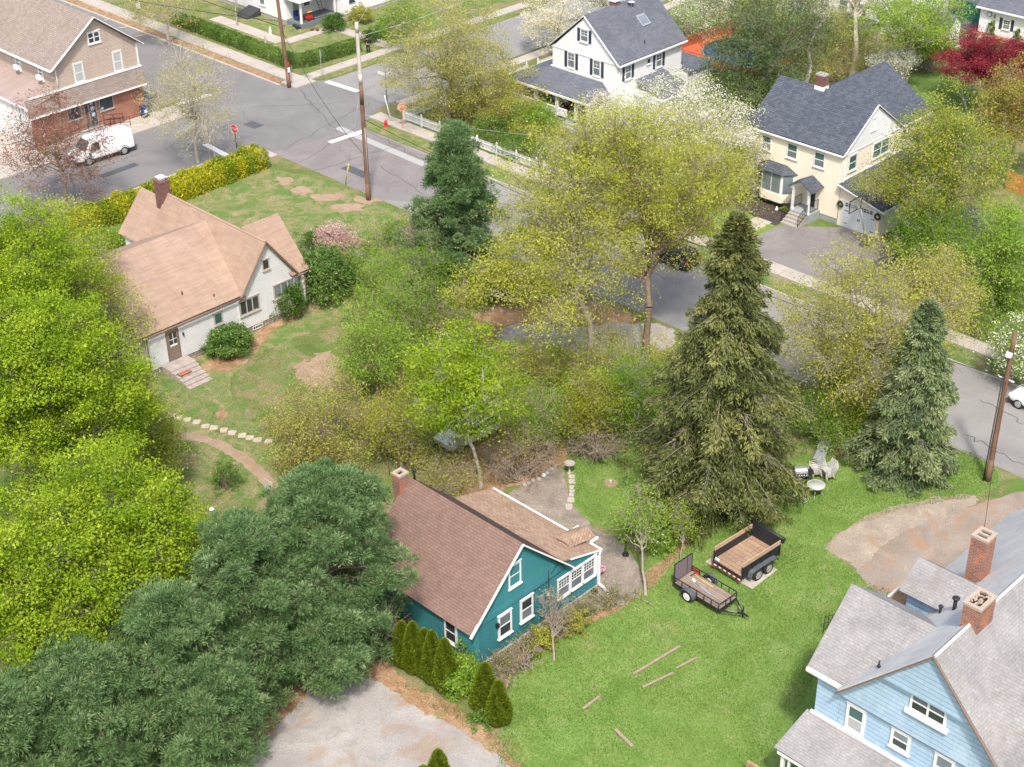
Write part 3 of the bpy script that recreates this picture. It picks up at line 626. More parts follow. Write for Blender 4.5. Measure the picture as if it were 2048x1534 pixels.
# bay window
B = MB(); y0, y1 = YF, YF - .75
def bayprism(z0, z1, o=0., mb=None): return mb.prism([(-63.1 - o, y0, z0), (-62.3 - o * .5, y1 - o, z0), (-60.5 + o * .5, y1 - o, z0), (-59.75 + o, y0, z0)], (0, 0, z1 - z0))
bayprism(.5, 1.15, 0, B); bay = B.build('bay', 'cream stucco', H)
B = MB(); bayprism(1.15, 2.85, -.03, B); B.build('bay_frame', 'white paint', bay)
B = MB(); wb(B, ('y', y1, -1), -62.2, -61.45, 1.3, 2.7, -.02, .008); wb(B, ('y', y1, -1), -61.35, -60.6, 1.3, 2.7, -.02, .008)
for q0, q1 in (((-63.05, y0 - .05), (-62.36, y1 - .0)), ((-60.44, y1), (-59.8, y0 - .05))):
    q0, q1 = np.array(q0), np.array(q1); u = q1 - q0; nn = np.array([u[1], -u[0]]) / np.linalg.norm(u); a = q0 + u * .12 + nn * .0; b = q0 + u * .88 + nn * .0
    B.prism([(*(a), 1.3), (*(b), 1.3), (*(b), 2.7), (*(a), 2.7)], (nn[0] * .012, nn[1] * .012, 0))
B.build('pane', 'window glass light', bay)
B = MB(); c0 = (-63.3, y0, 2.85), (-62.4, y1 - .2, 2.85), (-60.4, y1 - .2, 2.85), (-59.55, y0, 2.85); t0, t1 = (-62.3, y0, 3.32), (-60.6, y0, 3.32)
B.slab([c0[1], c0[2], t1, t0], .06); B.slab([c0[0], c0[1], t0], .06); B.slab([c0[2], c0[3], t1], .06); B.build('bay_roof', 'slate grey roof shingles', bay)
# portico
P = MB(); P.box(-59.15, -57.35, 88.75, 90.19, .0, .72); por = P.build('portico', 'bluestone', H)
P = MB(); 
for i in range(4): P.box(-59.0, -57.5, 88.75 - .3 * (i + 1), 88.75 - .3 * i, 0, .72 - .155 * (i + 1) + .02)
P.build('steps', 'concrete', por)
for x in (-58.95, -57.55):
    P = MB(); P.box(x - .08, x + .08, 88.8, 88.96, .72, 2.55); P.box(x - .11, x + .11, 88.77, 88.99, .72, .86); P.box(x - .11, x + .11, 88.77, 88.99, 2.45, 2.55); P.build('column', 'white paint', por)
P = MB(); P.slab([(-59.35, 88.6, 2.62), (-58.25, 88.6, 3.25), (-58.25, 90.19, 3.25), (-59.35, 90.19, 2.62)], .07); P.slab([(-57.15, 88.6, 2.62), (-58.25, 88.6, 3.25), (-58.25, 90.19, 3.25), (-57.15, 90.19, 2.62)], .07); P.build('portico_roof', 'slate grey roof shingles', por)
P = MB()
arc = [(-58.25 + .62 * math.cos(t), 2.45 + .48 * math.sin(t)) for t in np.linspace(math.pi, 0, 9)]
P.prism([(x, 88.72, z) for x, z in [(-59.2, 2.5), (-59.2, 2.66), (-58.25, 3.17), (-57.3, 2.66), (-57.3, 2.5)] + [(a, b) for a, b in arc[::-1]]], (0, .06, 0))
P.beam((-59.25, 89.4, 2.55), (-59.25, 90.1, 2.55), .1, .1); P.box(-59.28, -59.1, 88.8, 90.18, 2.5, 2.58); P.box(-57.4, -57.22, 88.8, 90.18, 2.5, 2.58); P.build('portico_trim', 'white paint', por)
P = MB(); wb(P, pf, -58.75, -57.75, .73, 2.6, 0, .05); P.build('door_frame', 'white paint', H)
P = MB(); wb(P, pf, -58.45, -57.85, .76, 2.5, .05, .075); dr = P.build('door', 'dark metal', H); handle(dr, (-58.35, YF - .11, 1.6))
P = MB(); railing(P, [(-58.98, 90.1, .72), (-58.98, 89.1, .72)], .85, .14); railing(P, [(-57.5, 90.1, .72), (-57.5, 89.1, .72)], .85, .14)
railing(P, [(-59.0, 88.7, .7), (-59.0, 87.6, .1)], .85, .14); railing(P, [(-57.5, 88.7, .7), (-57.5, 87.6, .1)], .85, .14); P.build('handrail', 'black iron', por)
# garage wing
G_ = MB(); G_.prism([(XE, YF, .0), (-52.3, YF, .0), (-52.3, YF, 2.32), (XE, YF, 3.25)], (0, 8.6, 0)); gr = G_.build('garage', 'cream stucco', H)
G_ = MB(); G_.slab([(XE + .0, YF - .35, 3.42), (-51.85, YF - .35, 2.38), (-51.85, 99.2, 2.38), (XE + .0, 99.2, 3.42)], .12); G_.build('garage_roof', 'slate grey roof shingles', gr)
G_ = MB(); G_.beam((XE, YF - .38, 3.36), (-51.85, YF - .38, 2.32), .05, .15, (0, 1, 0)); G_.box(-51.86, -51.75, YF - .35, 99.2, 2.22, 2.34); G_.box(XE, XE + .06, YF - .3, 99.2, 3.41, 3.5); G_.build('garage_trim', 'white metal', gr)
mat('pale grey door', (.62, .66, .70), .5, .04)
G_ = MB(); wb(G_, pf, -55.35, -52.65, .08, 2.1, 0, .04); gd = G_.build('garage_door', 'pale grey door', gr)
G_ = MB(); wb(G_, pf, -55.48, -55.36, .05, 2.22, 0, .06); wb(G_, pf, -52.64, -52.52, .05, 2.22, 0, .06); wb(G_, pf, -55.36, -52.64, 2.1, 2.22, 0, .062); G_.build('door_frame', 'white paint', gd)
G_ = MB()
for b0 in (-55.2, -53.9):
    for i in range(4):
        for j in range(2): wb(G_, pf, b0 + i * .27, b0 + i * .27 + .22, 1.72 + j * .16, 1.84 + j * .16, .04, .046)
G_.build('pane', 'window glass', gd)
G_ = MB()
for x in (-55.2, -52.95):
    for z in (.35, 1.35): wb(G_, pf, x, x + .28, z, z + .05, .04, .055)
G_.box(-54.05, -54.0, YF - .08, YF - .04, .85, 1.05); G_.box(-53.92, -53.87, YF - .08, YF - .04, .85, 1.05); G_.build('hinge', 'black iron', gd)
P = MB(); P.box(-61.15, -60.3, 93.7, 94.35, 7.7, 8.55); P.build('chimney_flashing', 'white metal', H)
chimney(H, -61.1, -60.35, 93.72, 94.3, 8.55, 9.35, 'dark brick', pots=2)
vent(H, -58.95, 100.65, 6.4 + .8, .5, .05)
leafmat('wreath green', [(0., (.03, .06, .02)), (1., (.08, .14, .04))], .1)

# ===== 4. salmon roofed cottage
H = thing('cottage', 'grey white clapboard cottage with salmon shingle roof and brick chimney', 'house', (-79, 48, 0))
XF = -74.6
mb = MB(); mb.box(-81.5, XF, 42.45, 55.05, .45, 2.9); mb.box(-88.3, -81.5, 49.95, 54.2, .45, 2.9)
mb.prism([(XF, 49.85, 2.9), (XF, 54.3, 2.9), (XF, 52.07, 6.0)], (-10.6, 0, 0)); wc = mb.build('wall', 'grey white clapboard', H)
mb = MB(); mb.prism([(XF, 42.44, 2.88), (-81.5, 42.44, 2.88), (-86.5, 42.44, 2.88), (-80.6, 42.44, 5.62)], (0, .2, 0)); mb.build('end_gable', 'white paint', H)
mb = MB(); mb.box(-81.4, XF - .05, 42.5, 55.0, 0, .45); mb.box(-88.25, -81.5, 50.0, 54.15, 0, .45); mb.build('foundation', 'stone foundation', H)
mb = MB()
mb.slab([(XF + .22, 41.95, 3.10), (XF + .22, 49.85, 3.10), (-80.6, 51.9, 5.78), (-80.6, 41.95, 5.78)], .13)
mb.slab([(-80.6, 41.95, 5.78), (-80.6, 52.0, 5.78), (-86.6, 52.0, 2.86), (-86.6, 41.95, 2.86)], .13)
for s in (-1, 1):
    e = 52.07 + s * 2.5; mb.slab([(XF + .25, 52.07, 6.2), (XF + .25, e, 2.86), (-85.35, e, 2.86), (-85.35, 52.07, 6.2)], .13)
    mb.slab([(-85.2, 52.07, 5.6), (-85.2, 52.07 + s * 2.35, 2.84), (-88.7, 52.07 + s * 2.35, 2.84), (-88.7, 52.07, 5.6)], .13)
mb.slab([(XF + .22, 53.9, 2.95), (XF + .22, 55.35, 2.95), (-77.3, 55.35, 6.12), (-77.3, 52.3, 6.12)], .13)
mb.slab([(-80.2, 53.9, 2.82), (-80.2, 55.35, 2.82), (-77.3, 55.35, 6.12), (-77.3, 52.3, 6.12)], .13)
mb.build('roof', 'salmon roof shingles', H)
mb = MB(); mb.prism([(-75.0, 55.05, 2.8), (-79.8, 55.05, 2.8), (-77.3, 55.05, 5.9)], (0, -.15, 0)); mb.build('end_gable', 'grey white clapboard', H)
mb = MB(); mb.prism([(-88.3, 50.1, 2.8), (-88.3, 54.0, 2.8), (-88.3, 52.07, 5.4)], (.15, 0, 0)); mb.build('end_gable', 'grey white clapboard', H)
mb = MB(); mb.slab([(-75.6, 39.9, 2.0), (-75.6, 42.44, 2.62), (-82, 42.44, 2.62), (-82, 39.9, 2.0)], .1); mb.build('porch_roof', 'salmon roof shingles', H)
mb = MB(); 
for x in (-75.9, -78.8, -81.7): mb.box(x - .07, x + .07, 40.1, 40.24, 0, 2.0)
mb.build('porch_post', 'white paint', H)
mb = MB(); mb.tube((XF + .27, 41.95, 2.96), (XF + .27, 50.0, 2.96), .06); mb.tube((XF + .08, 42.5, .2), (XF + .08, 42.5, 2.75), .045); mb.tube((XF + .27, 54.3, 2.82), (XF + .27, 55.35, 2.82), .06); mb.tube((XF + .1, 55.0, .2), (XF + .1, 55.0, 2.7), .045)
mb.beam((XF + .27, 49.6, 2.8), (XF + .27, 52.07, 6.12), .05, .12, (1, 0, 0)); mb.beam((XF + .27, 54.5, 2.8), (XF + .27, 52.07, 6.12), .05, .12, (1, 0, 0)); mb.build('gutter', 'brown trim', H)
mb = MB(); mb.box(XF, XF + .03, 49.48, 49.58, .45, 2.85); mb.box(XF, XF + .03, 54.92, 55.05, .45, 2.75); mb.build('corner_board', 'white paint', H)
pf = ('x', XF, 1)
mb = MB(); wb(mb, pf, 43.9, 44.85, .58, 2.72, 0, .05); fr_ = mb.build('door_frame', 'brown trim', H)
mb = MB(); wb(mb, pf, 44.0, 44.75, .6, 2.62, .05, .065); wb(mb, pf, 44.1, 44.65, .72, .98, .065, .072); wb(mb, pf, 44.1, 44.65, 1.06, 1.34, .065, .072); dr = mb.build('door', 'taupe door', H); handle(dr, (XF + .11, 44.1, 1.5))
mb = MB(); wb(mb, pf, 44.12, 44.64, 1.62, 2.5, .065, .07); mb.build('pane', 'window glass', dr)
mb = MB(); wb(mb, pf, 44.36, 44.40, 1.62, 2.5, .07, .08); wb(mb, pf, 44.12, 44.64, 2.02, 2.06, .07, .082); wb(mb, pf, 44.12, 44.64, 1.55, 1.68, .07, .083); mb.build('muntin', 'white paint', dr)
mb = MB(); mb.lathe((XF + .1, 45.15, 2.1), [(.03, -.12), (.06, -.08), (.06, .08), (.02, .14)], 8); mb.build('wall_lamp', 'dark metal', H)
mat('beige frame', (.42, .37, .32), .7, .1)
window(H, pf, 47.55, 48.25, 1.65, 2.5, fr=.09, m='beige frame', glass='green window glass', rail=False, proud=.06)
window(H, pf, 49.6, 51.2, 1.5, 2.6, fr=.09, m='beige frame', glass='window glass', rail=False, mull=2, proud=.06)
window(H, pf, 52.4, 54.75, 1.65, 2.68, fr=.08, m='beige frame', glass='window glass light', rail=False, mull=3, proud=.06)
window(H, pf, 51.75, 52.3, 4.05, 4.8, fr=.06, m='beige frame', glass='window glass', rail=False)
window(H, ('x', XF - .05, 1), 50.5, 51.3, .08, .36, fr=.04, m='white paint', glass='window glass', rail=False, grid=(4, 1), sill=False, name='basement_window', proud=.04)
chimney(H, -86.1, -85.25, 51.55, 52.3, 4.0, 7.0, 'dark brick', cap='dark brick', pots=1)
mb = MB(); mb.box(-85.9, -85.45, 51.72, 52.12, 7.12, 7.3); mb.box(-86.0, -85.35, 51.65, 52.2, 7.3, 7.34); mb.build('chimney_cowl', 'white metal', H)
for x, y, z in ((-76.1, 46.45, 3.75), (-75.1, 48.15, 3.25)): vent(H, x, y, z, .3, .05)
S = MB()
S.box(-74.55, -73.5, 43.3, 45.2, 0, .55)
for i in range(5): S.box(-73.5 + .38 * i, -73.5 + .38 * (i + 1), 43.3, 45.15 - .03 * i, 0, .55 - .105 * (i + 1) + .03)
st_ = S.build('stone_steps', 'old concrete', None, bevel=.03); tag(st_, 'crumbling grey stone steps with exposed red brick below the taupe door', 'steps')
S = MB(); S.box(-73.1, -72.72, 43.45, 44.3, .44, .49); S.build('exposed_brick', 'red brick', st_)

# ===== 5. teal house
H = thing('teal_house', 'teal clapboard house with brown shingle roof and white trimmed windows', 'house', (-44, 41, 0))
XF = -40.45; XB = -47.9; YR = 40.75; ZR = 5.9
mb = MB(); mb.prism([(XF, 37.6, .0), (XF, 43.9, .0), (XF, 43.9, 2.75), (XF, YR, ZR), (XF, 37.6, 2.72)], (XB - XF, 0, 0))
mb.prism([(XF - .01, 43.9, 0), (XF - .01, 46.28, 0), (XF - .01, 46.28, 2.28), (XF - .01, 43.9, 2.95)], (XB - XF, 0, 0)); mb.build('wall', 'teal siding', H)
mb = MB(); wb(mb, ('x', XF, 1), 37.62, 37.95, .1, 2.9, 0, .04); wb(mb, ('x', XF, 1), 40.15, 40.62, .1, 2.55, 0, .04); wb(mb, ('x', XF, 1), 42.65, 43.3, .1, 2.9, 0, .03); wb(mb, ('x', XF, 1), 37.95, 42.65, 2.55, 2.9, 0, .05)
wb(mb, ('x', XF, 1), 43.3, 46.26, .1, .95, 0, .03)
mb.prism([(XF, 38.0, 2.9), (XF, 43.6, 2.9), (XF, YR, 5.75)], (.03, 0, 0)); mb.box(XF - .2, XF + .03, 46.28, 46.31, .1, 2.25); mb.box(XB, XF - .02, 37.56, 37.6, .2, 2.5)
mb.build('wall_panel', 'teal plain', H)
sl = 3.24 / 3.3
mb = MB(); mb.slab([(XF + .22, 37.25, 2.52), (XB - .25, 37.25, 2.52), (XB - .25, YR, 6.05), (XF + .22, YR, 6.05)], .12); mb.build('roof', 'brown roof shingles', H)
mb = MB(); mb.slab([(XF + .22, 44.15, 2.78), (XB - .25, 44.15, 2.78), (XB - .25, YR, 6.045), (XF + .22, YR, 6.045)], .12); mb.build('rear_roof', 'shaded brown roof shingles', H)
mb = MB(); mb.slab([(XF + .02, 43.7, 3.22), (XB - .2, 43.7, 3.22), (XB - .2, 46.5, 2.36), (XF + .02, 46.5, 2.36)], .09)
mb.slab([(-42.45, 45.2, 2.74 + .1), (-41.85, 45.2, 2.86 + .05), (-41.85, 47.15, 2.66), (-42.45, 47.1, 2.42)], .06); mb.slab([(-41.2, 45.2, 2.72 + .1), (-41.85, 45.2, 2.86 + .05), (-41.85, 47.15, 2.66), (-41.2, 47.1, 2.42)], .06)
mb.build('lean_to_roof', 'tan roof shingles', H)
mb = MB(); mb.beam((XF + .25, 37.2, 2.44), (XF + .25, YR, 5.98), .05, .14, (1, 0, 0)); mb.beam((XF + .25, 44.25, 2.66), (XF + .25, YR, 5.98), .07, .2, (1, 0, 0)); mb.beam((XF + .04, 46.55, 2.30), (XF + .04, 44.3, 2.98), .05, .12, (1, 0, 0))
mb.box(XB - .2, -42.5, 46.5, 46.62, 2.22, 2.36); mb.box(-42.55, -42.45, 46.6, 47.15, 2.3, 2.42); mb.box(-41.2, -41.1, 46.6, 47.15, 2.3, 2.42); mb.box(-41.15, XF + .1, 46.5, 46.62, 2.22, 2.36)
mb.tube((XF + .1, 46.45, 2.3), (XF + .1, 46.36, 2.0), .055); mb.box(XF + .04, XF + .16, 46.30, 46.42, .25, 2.05); mb.beam((XF + .1, 46.36, .3), (XF + .75, 46.38, .06), .12, .1); mb.box(XF - .02, XF + .05, 46.06, 46.27, .95, 2.3)
mb.build('trim', 'white metal', H)
mb = MB(); mb.box(XB, XF + .03, 37.58, 43.9, 0, .1); mb.box(XF - .1, XF + .12, 37.55, 46.3, 0, .22); mb.build('foundation', 'old concrete', H)
pf = ('x', XF, 1)
window(H, pf, 39.97, 40.82, 3.62, 4.95, glass='window glass light', lowglass='window glass'); 
window(H, ('x', XF + .0, 1), 40.72, 41.6, 1.1, 2.45, glass='window glass', lowglass='window glass light', proud=.08); window(H, pf, 39.22, 40.12, 1.02, 2.38, glass='window glass light', lowglass='window glass', proud=.08)
for i in range(3): window(H, pf, 43.36 + .92 * i, 43.36 + .92 * i + .9, .98, 2.18, fr=.08, glass='window glass', lowglass='window glass light', grid=(4, 3), proud=.07)
window(H, ('y', 37.56, -1), -42.35, -41.5, 1.0, 2.3, glass='window glass', proud=.07)
mb = MB(); mb.box(XF + .0, XF + .14, 42.05, 42.33, 1.55, 1.95); mb.lathe((XF + .1, 42.62, 1.75), [(.12, -.1), (.12, .05), (.02, .1)], 10, 'x'); mb.box(XF, XF + .09, 42.5, 42.76, 1.5, 1.95); mb.build('electric_meter', 'grey metal', H)
mb = MB(); mb.tube((XF + .04, 42.72, 1.9), (XF + .04, 42.72, 3.2), .025); mb.path([(XF + .03, 37.9, 2.75), (XF + .05, 40.3, 2.6), (XF + .06, 42.7, 2.6), (XF + .05, 43.9, 2.7)], .012, 4); mb.path([(XF + .3, 43.5, 3.5), (XF + .08, 43.2, 3.2), (XF + .05, 42.9, 2.9)], .015, 4); mb.build('conduit', 'dark metal', H)
mb = MB(); mb.box(XF + .05, XF + .2, 39.02, 39.18, 1.9, 2.1); mb.build('wall_lamp', 'black iron', H)
chimney(H, -48.55, -48.0, 40.0, 40.6, 2.0, 6.35, 'weathered brick', cap='tan cap', pots=1)
mb = MB(); mb.tube((-48.0, 41.0, 5.8), (-48.0, 41.0, 6.35), .06); mb.lathe((-48.0, 41.0, 6.35), [(.11, -.03), (.11, .07), (.03, .1)], 8); mb.tube((-48.6, 39.9, 6.3), (-48.6, 39.9, 7.3), .02, n=5); mb.build('vent_pipe', 'dark metal', H)

# ===== 6. blue house
H = thing('blue_house', 'pale blue clapboard house with weathered grey roofs and two tall brick chimneys', 'house', (-21, 48, 0))
YF = 43.0; XR = -19.98; ZR = 10.42; S1 = 1.1
gz = lambda x: ZR - S1 * abs(x - XR)
mat('tan cap', (.40, .32, .25), .85, .15, 4)
mb = MB(); mb.box(-25.15, -14.0, YF, 48.5, 0, 5.7); mb.box(-24.2, -14.0, 48.5, 61, 0, 2.9); mb.prism([(-24.0, YF, 5.7), (-16.0, YF, 5.7), (XR, YF, ZR - .2)], (0, 17, 0)); mb.build('wall', 'blue clapboard', H)
mb = MB(); mb.prism([(-24.14, 42.8, 5.66), (-15.9, 42.8, 5.66), (-18.3, 42.8, 8.2), (-22.0, 42.8, 8.02)], (0, .2, 0)); mb.build('gable_wall', 'blue clapboard', H); mb = MB(); mb.prism([(-22.1, 42.55, 7.95), (-17.86, 42.55, 7.95), (XR, 42.55, ZR - .12)], (0, .45, 0)); mb.build('gable_wall', 'blue clapboard', H)
mb = MB(); ye = 62.
mb.slab([(XR, 42.42, ZR + .08), (-23.9, 42.45, gz(-23.9) + .08), (-23.9, 49.5, gz(-23.9) + .08), (-26.6, 49.5, gz(-26.6) + .08), (-26.6, ye, gz(-26.6) + .08), (XR, ye, ZR + .08)], .12); mb.build('roof', 'sun brightened roof shingles', H)
mb = MB()
mb.slab([(XR, 42.42, ZR + .08), (-15.4, 42.45, gz(-15.4) + .08), (-15.4, ye, gz(-15.4) + .08), (XR, ye, ZR + .08)], .12)
zc_, yc_ = 9.5, 44.9
mb.slab([(-19.15, yc_, zc_), (-8, yc_, zc_), (-8, yc_ - 4.3, zc_ - 4.6), (-14.95, yc_ - 4.3, zc_ - 4.6)], .12); mb.slab([(-19.15, yc_, zc_), (-8, yc_, zc_), (-8, yc_ + 4.3, zc_ - 4.6), (-14.95, yc_ + 4.3, zc_ - 4.6)], .12)
mb.build('roof', 'old grey roof shingles', H)
# left wing
mb = MB(); mb.prism([(-25.14, YF + .02, 5.7), (-25.14, YF + .02, 6.2), (-25.14, 45.9, 8.4), (-25.14, 48.4, 6.4), (-25.14, 48.4, 5.7)], (3, 0, 0)); mb.build('side_wing', 'blue clapboard', H)
mb = MB(); mb.slab([(-25.6, 42.8, 6.25), (-23.35, 42.8, 6.25), (-21.6, 45.9, 8.66), (-25.8, 45.9, 8.66)], .12); mb.slab([(-25.8, 45.9, 8.66), (-21.6, 45.9, 8.66), (-22.6, 48.3, 6.8), (-25.6, 48.3, 6.8)], .12); mb.build('side_roof', 'old grey roof shingles', H)
mb = MB(); mb.box(-24.7, -22.0, 48.85, 50.9, 0, 7.2); mb.prism([(-24.7, 48.85, 7.2), (-24.7, 50.9, 7.2), (-24.7, 49.9, 8.05)], (2.5, 0, 0)); mb.build('rear_wing', 'blue clapboard', H)
mb = MB(); mb.slab([(-24.95, 48.5, 7.25), (-22.7, 48.5, 7.25), (-21.8, 49.9, 8.28), (-24.95, 49.9, 8.28)], .1); mb.slab([(-24.95, 49.9, 8.28), (-21.8, 49.9, 8.28), (-22.6, 51.1, 7.35), (-24.95, 51.1, 7.35)], .1); mb.build('dormer_roof', 'old grey roof shingles', H)
mb = MB(); mb.box(-26.0, -24.7, 48.0, 50.7, 0, 5.3); mb.build('rear_annex', 'blue clapboard', H)
mb = MB(); mb.box(-26.05, -24.7, 47.95, 50.75, 5.3, 5.36); mb.build('flat_roof', 'leaf litter', H)
mb = MB(); mb.box(-26.12, -26.04, 47.9, 50.8, 5.25, 5.5); mb.box(-26.04, -24.7, 50.72, 50.8, 5.25, 5.5); mb.box(-25.6, -23.9, 42.68, 42.82, 6.02, 6.2)
mb.box(-25.3, -9, YF - .10, YF - .0, 3.72, 3.86); mb.build('trim', 'white paint', H)
mb = MB(); mb.beam((-23.95, 42.4, gz(-23.95) - .06), (XR, 42.38, ZR + .0), .05, .10, (0, 1, 0)); mb.beam((-15.4, 42.4, gz(-15.4) - .06), (XR, 42.38, ZR + .0), .05, .10, (0, 1, 0)); mb.build('rake_board', 'brown trim', H)
# front porch
mb = MB(); mb.slab([(-25.5, YF, 3.72), (-9, YF, 3.72), (-9, 40.85, 2.95), (-25.6, 40.85, 2.95)], .1); mb.build('porch_roof', 'old grey roof shingles', H)
mb = MB(); mb.box(-25.45, -9, 40.9, 41.05, 2.65, 2.85); mb.box(-25.3, -25.15, 41.0, 41.15, .6, 2.7); mb.box(-24.95, -24.85, 41.0, 41.1, .6, 2.7); mb.box(-22.6, -22.45, 41.0, 41.15, .6, 2.7); mb.build('porch_post', 'white paint', H)
mb = MB(); mb.box(-25.2, -9, 41.0, YF, 0, .6); mb.build('porch_floor', 'grey deck boards', H)
mat('raw wood', (.42, .26, .17), .8, .2, 4)
mb = MB(); mb.beam((-27.0, 41.1, .95), (-25.0, 41.1, .95), .09, .12); mb.box(-27.0, -26.9, 41.05, 41.15, 0, .95); mb.beam((-27.0, 41.1, .35), (-25.0, 41.1, .35), .06, .08)
for i in range(12): mb.box(-26.85 + i * .15, -26.81 + i * .15, 41.08, 41.12, .35, .92)
mb.build('porch_rail', 'raw wood', H)
pf = ('y', YF, -1)
window(H, pf, -23.62, -22.72, 3.95, 5.38, fr=.13, glass='green window glass', lowglass='curtain glass', proud=.07); window(H, pf, -21.5, -20.6, 4.42, 5.42, fr=.13, glass='window glass light', lowglass='window glass', proud=.07)
window(H, pf, -19.5, -18.6, 4.0, 5.42, fr=.13, glass='window glass light', proud=.07)
window(H, ('y', 42.8, -1), -20.8, -19.2, 7.0, 7.98, fr=.10, glass='window glass light', lowglass='window glass', mull=1, proud=.08)
mb = MB(); mb.prism([(-20.95, 42.8, 6.8), (-19.05, 42.8, 6.8), (-19.05, 42.8, 6.98), (-20.95, 42.8, 6.98)], (0, -.16, 0)); mb.build('window_sill', 'white paint', H)
chimney(H, -20.35, -19.6, 44.96, 46.15, 8.8, 11.25, 'weathered brick', cap='tan cap', broken=True)
chimney(H, -23.15, -22.4, 50.75, 51.55, 6.5, 9.85, 'weathered brick', cap='tan cap', pots=2)
mb = MB(); mb.box(-20.42, -19.53, 44.89, 46.22, 8.8, 10.05); mb.build('flashing', 'flashing', H); mb = MB(); mb.box(-23.22, -22.33, 50.68, 51.62, 6.5, 7.5); mb.build('flashing', 'flashing', H)
for x, y, h, r in ((-22.0, 47.83, .55, .09), (-22.77, 48.19, .3, .06)):
    mb = MB(); z = gz(x) + .1; mb.tube((x, y, z - .2), (x, y, z + h), r); mb.lathe((x, y, z + h), [(r * 1.8, 0), (r * 1.8, .05), (r, .09)], 10); mb.build('vent_pipe', 'dark metal', H)
vent(H, -22.7, 43.4, gz(-22.7) + .2, .25, .04)
# ---------------------------------------------------------------- vegetation
mat('grey bark', (.27, .235, .20), .9, .3, 5); mat('brown bark', (.20, .145, .11), .9, .3, 5); mat('pale bark', (.42, .38, .32), .9, .3, 4); mat('dark bark', (.12, .095, .08), .9, .3, 5)
mat('dead twig', (.27, .22, .175), .9, .25, 5)
def L3(a, b, c): return [(0., a), (.5, b), (1., c)]
leafmat('lime leaves', L3((.15, .27, .012), (.32, .455, .025), (.52, .61, .06)), .5)
leafmat('fresh green leaves', L3((.15, .28, .03), (.27, .43, .05), (.42, .55, .10)), .5)
leafmat('chartreuse leaves', L3((.30, .36, .04), (.46, .51, .08), (.58, .60, .16)), .5)
leafmat('oak catkin leaves', L3((.32, .35, .04), (.50, .52, .075), (.64, .63, .15)), .5)
leafmat('gold green leaves', L3((.25, .29, .03), (.44, .465, .06), (.60, .59, .13)), .5)
leafmat('olive leaves', L3((.24, .27, .035), (.40, .40, .07), (.54, .50, .14)), .45)
leafmat('tan buds', L3((.36, .33, .10), (.50, .46, .15), (.62, .56, .23)), .45)
leafmat('rust leaves', L3((.20, .10, .05), (.34, .19, .08), (.44, .27, .12)), .3)
leafmat('red buds', L3((.18, .08, .06), (.30, .15, .11), (.42, .25, .16)), .3)
leafmat('maroon leaves', L3((.10, .012, .018), (.24, .025, .04), (.40, .06, .075)), .3)
leafmat('white petals', L3((.52, .52, .36), (.74, .73, .60), (.86, .85, .78)), .3)
leafmat('cream petals', L3((.58, .52, .32), (.74, .70, .48), (.82, .80, .62)), .3)
leafmat('pink petals', L3((.48, .28, .25), (.62, .41, .37), (.74, .56, .50)), .3)
leafmat('pine needles', L3((.06, .13, .042), (.185, .305, .115), (.38, .49, .24)), .4, .6)
leafmat('spruce needles', L3((.045, .062, .018), (.12, .145, .04), (.27, .27, .09)), .2, .6)
leafmat('blue green needles', L3((.06, .10, .045), (.16, .22, .09), (.32, .37, .17)), .2, .6)
leafmat('hemlock needles', L3((.045, .085, .03), (.11, .17, .05), (.22, .28, .10)), .2, .55)
leafmat('arborvitae scales', L3((.08, .13, .008), (.17, .23, .015), (.28, .34, .03)), .2)
leafmat('rhododendron leaves', L3((.04, .10, .02), (.11, .21, .04), (.24, .33, .09)), .15, .35)
leafmat('boxwood leaves', L3((.035, .085, .015), (.08, .16, .025), (.16, .26, .05)), .2)
leafmat('forsythia leaves', L3((.13, .24, .02), (.32, .36, .02), (.68, .56, .02)), .3)
leafmat('hedge leaves', L3((.055, .13, .02), (.12, .22, .035), (.24, .34, .08)), .25)
leafmat('dead leaves', L3((.15, .10, .05), (.27, .19, .10), (.38, .29, .16)), .2)
leafmat('grass blades', L3((.10, .175, .03), (.19, .285, .06), (.40, .44, .17)), .4)
leafmat('dry grass blades', L3((.12, .17, .04), (.25, .27, .09), (.42, .37, .19)), .35)

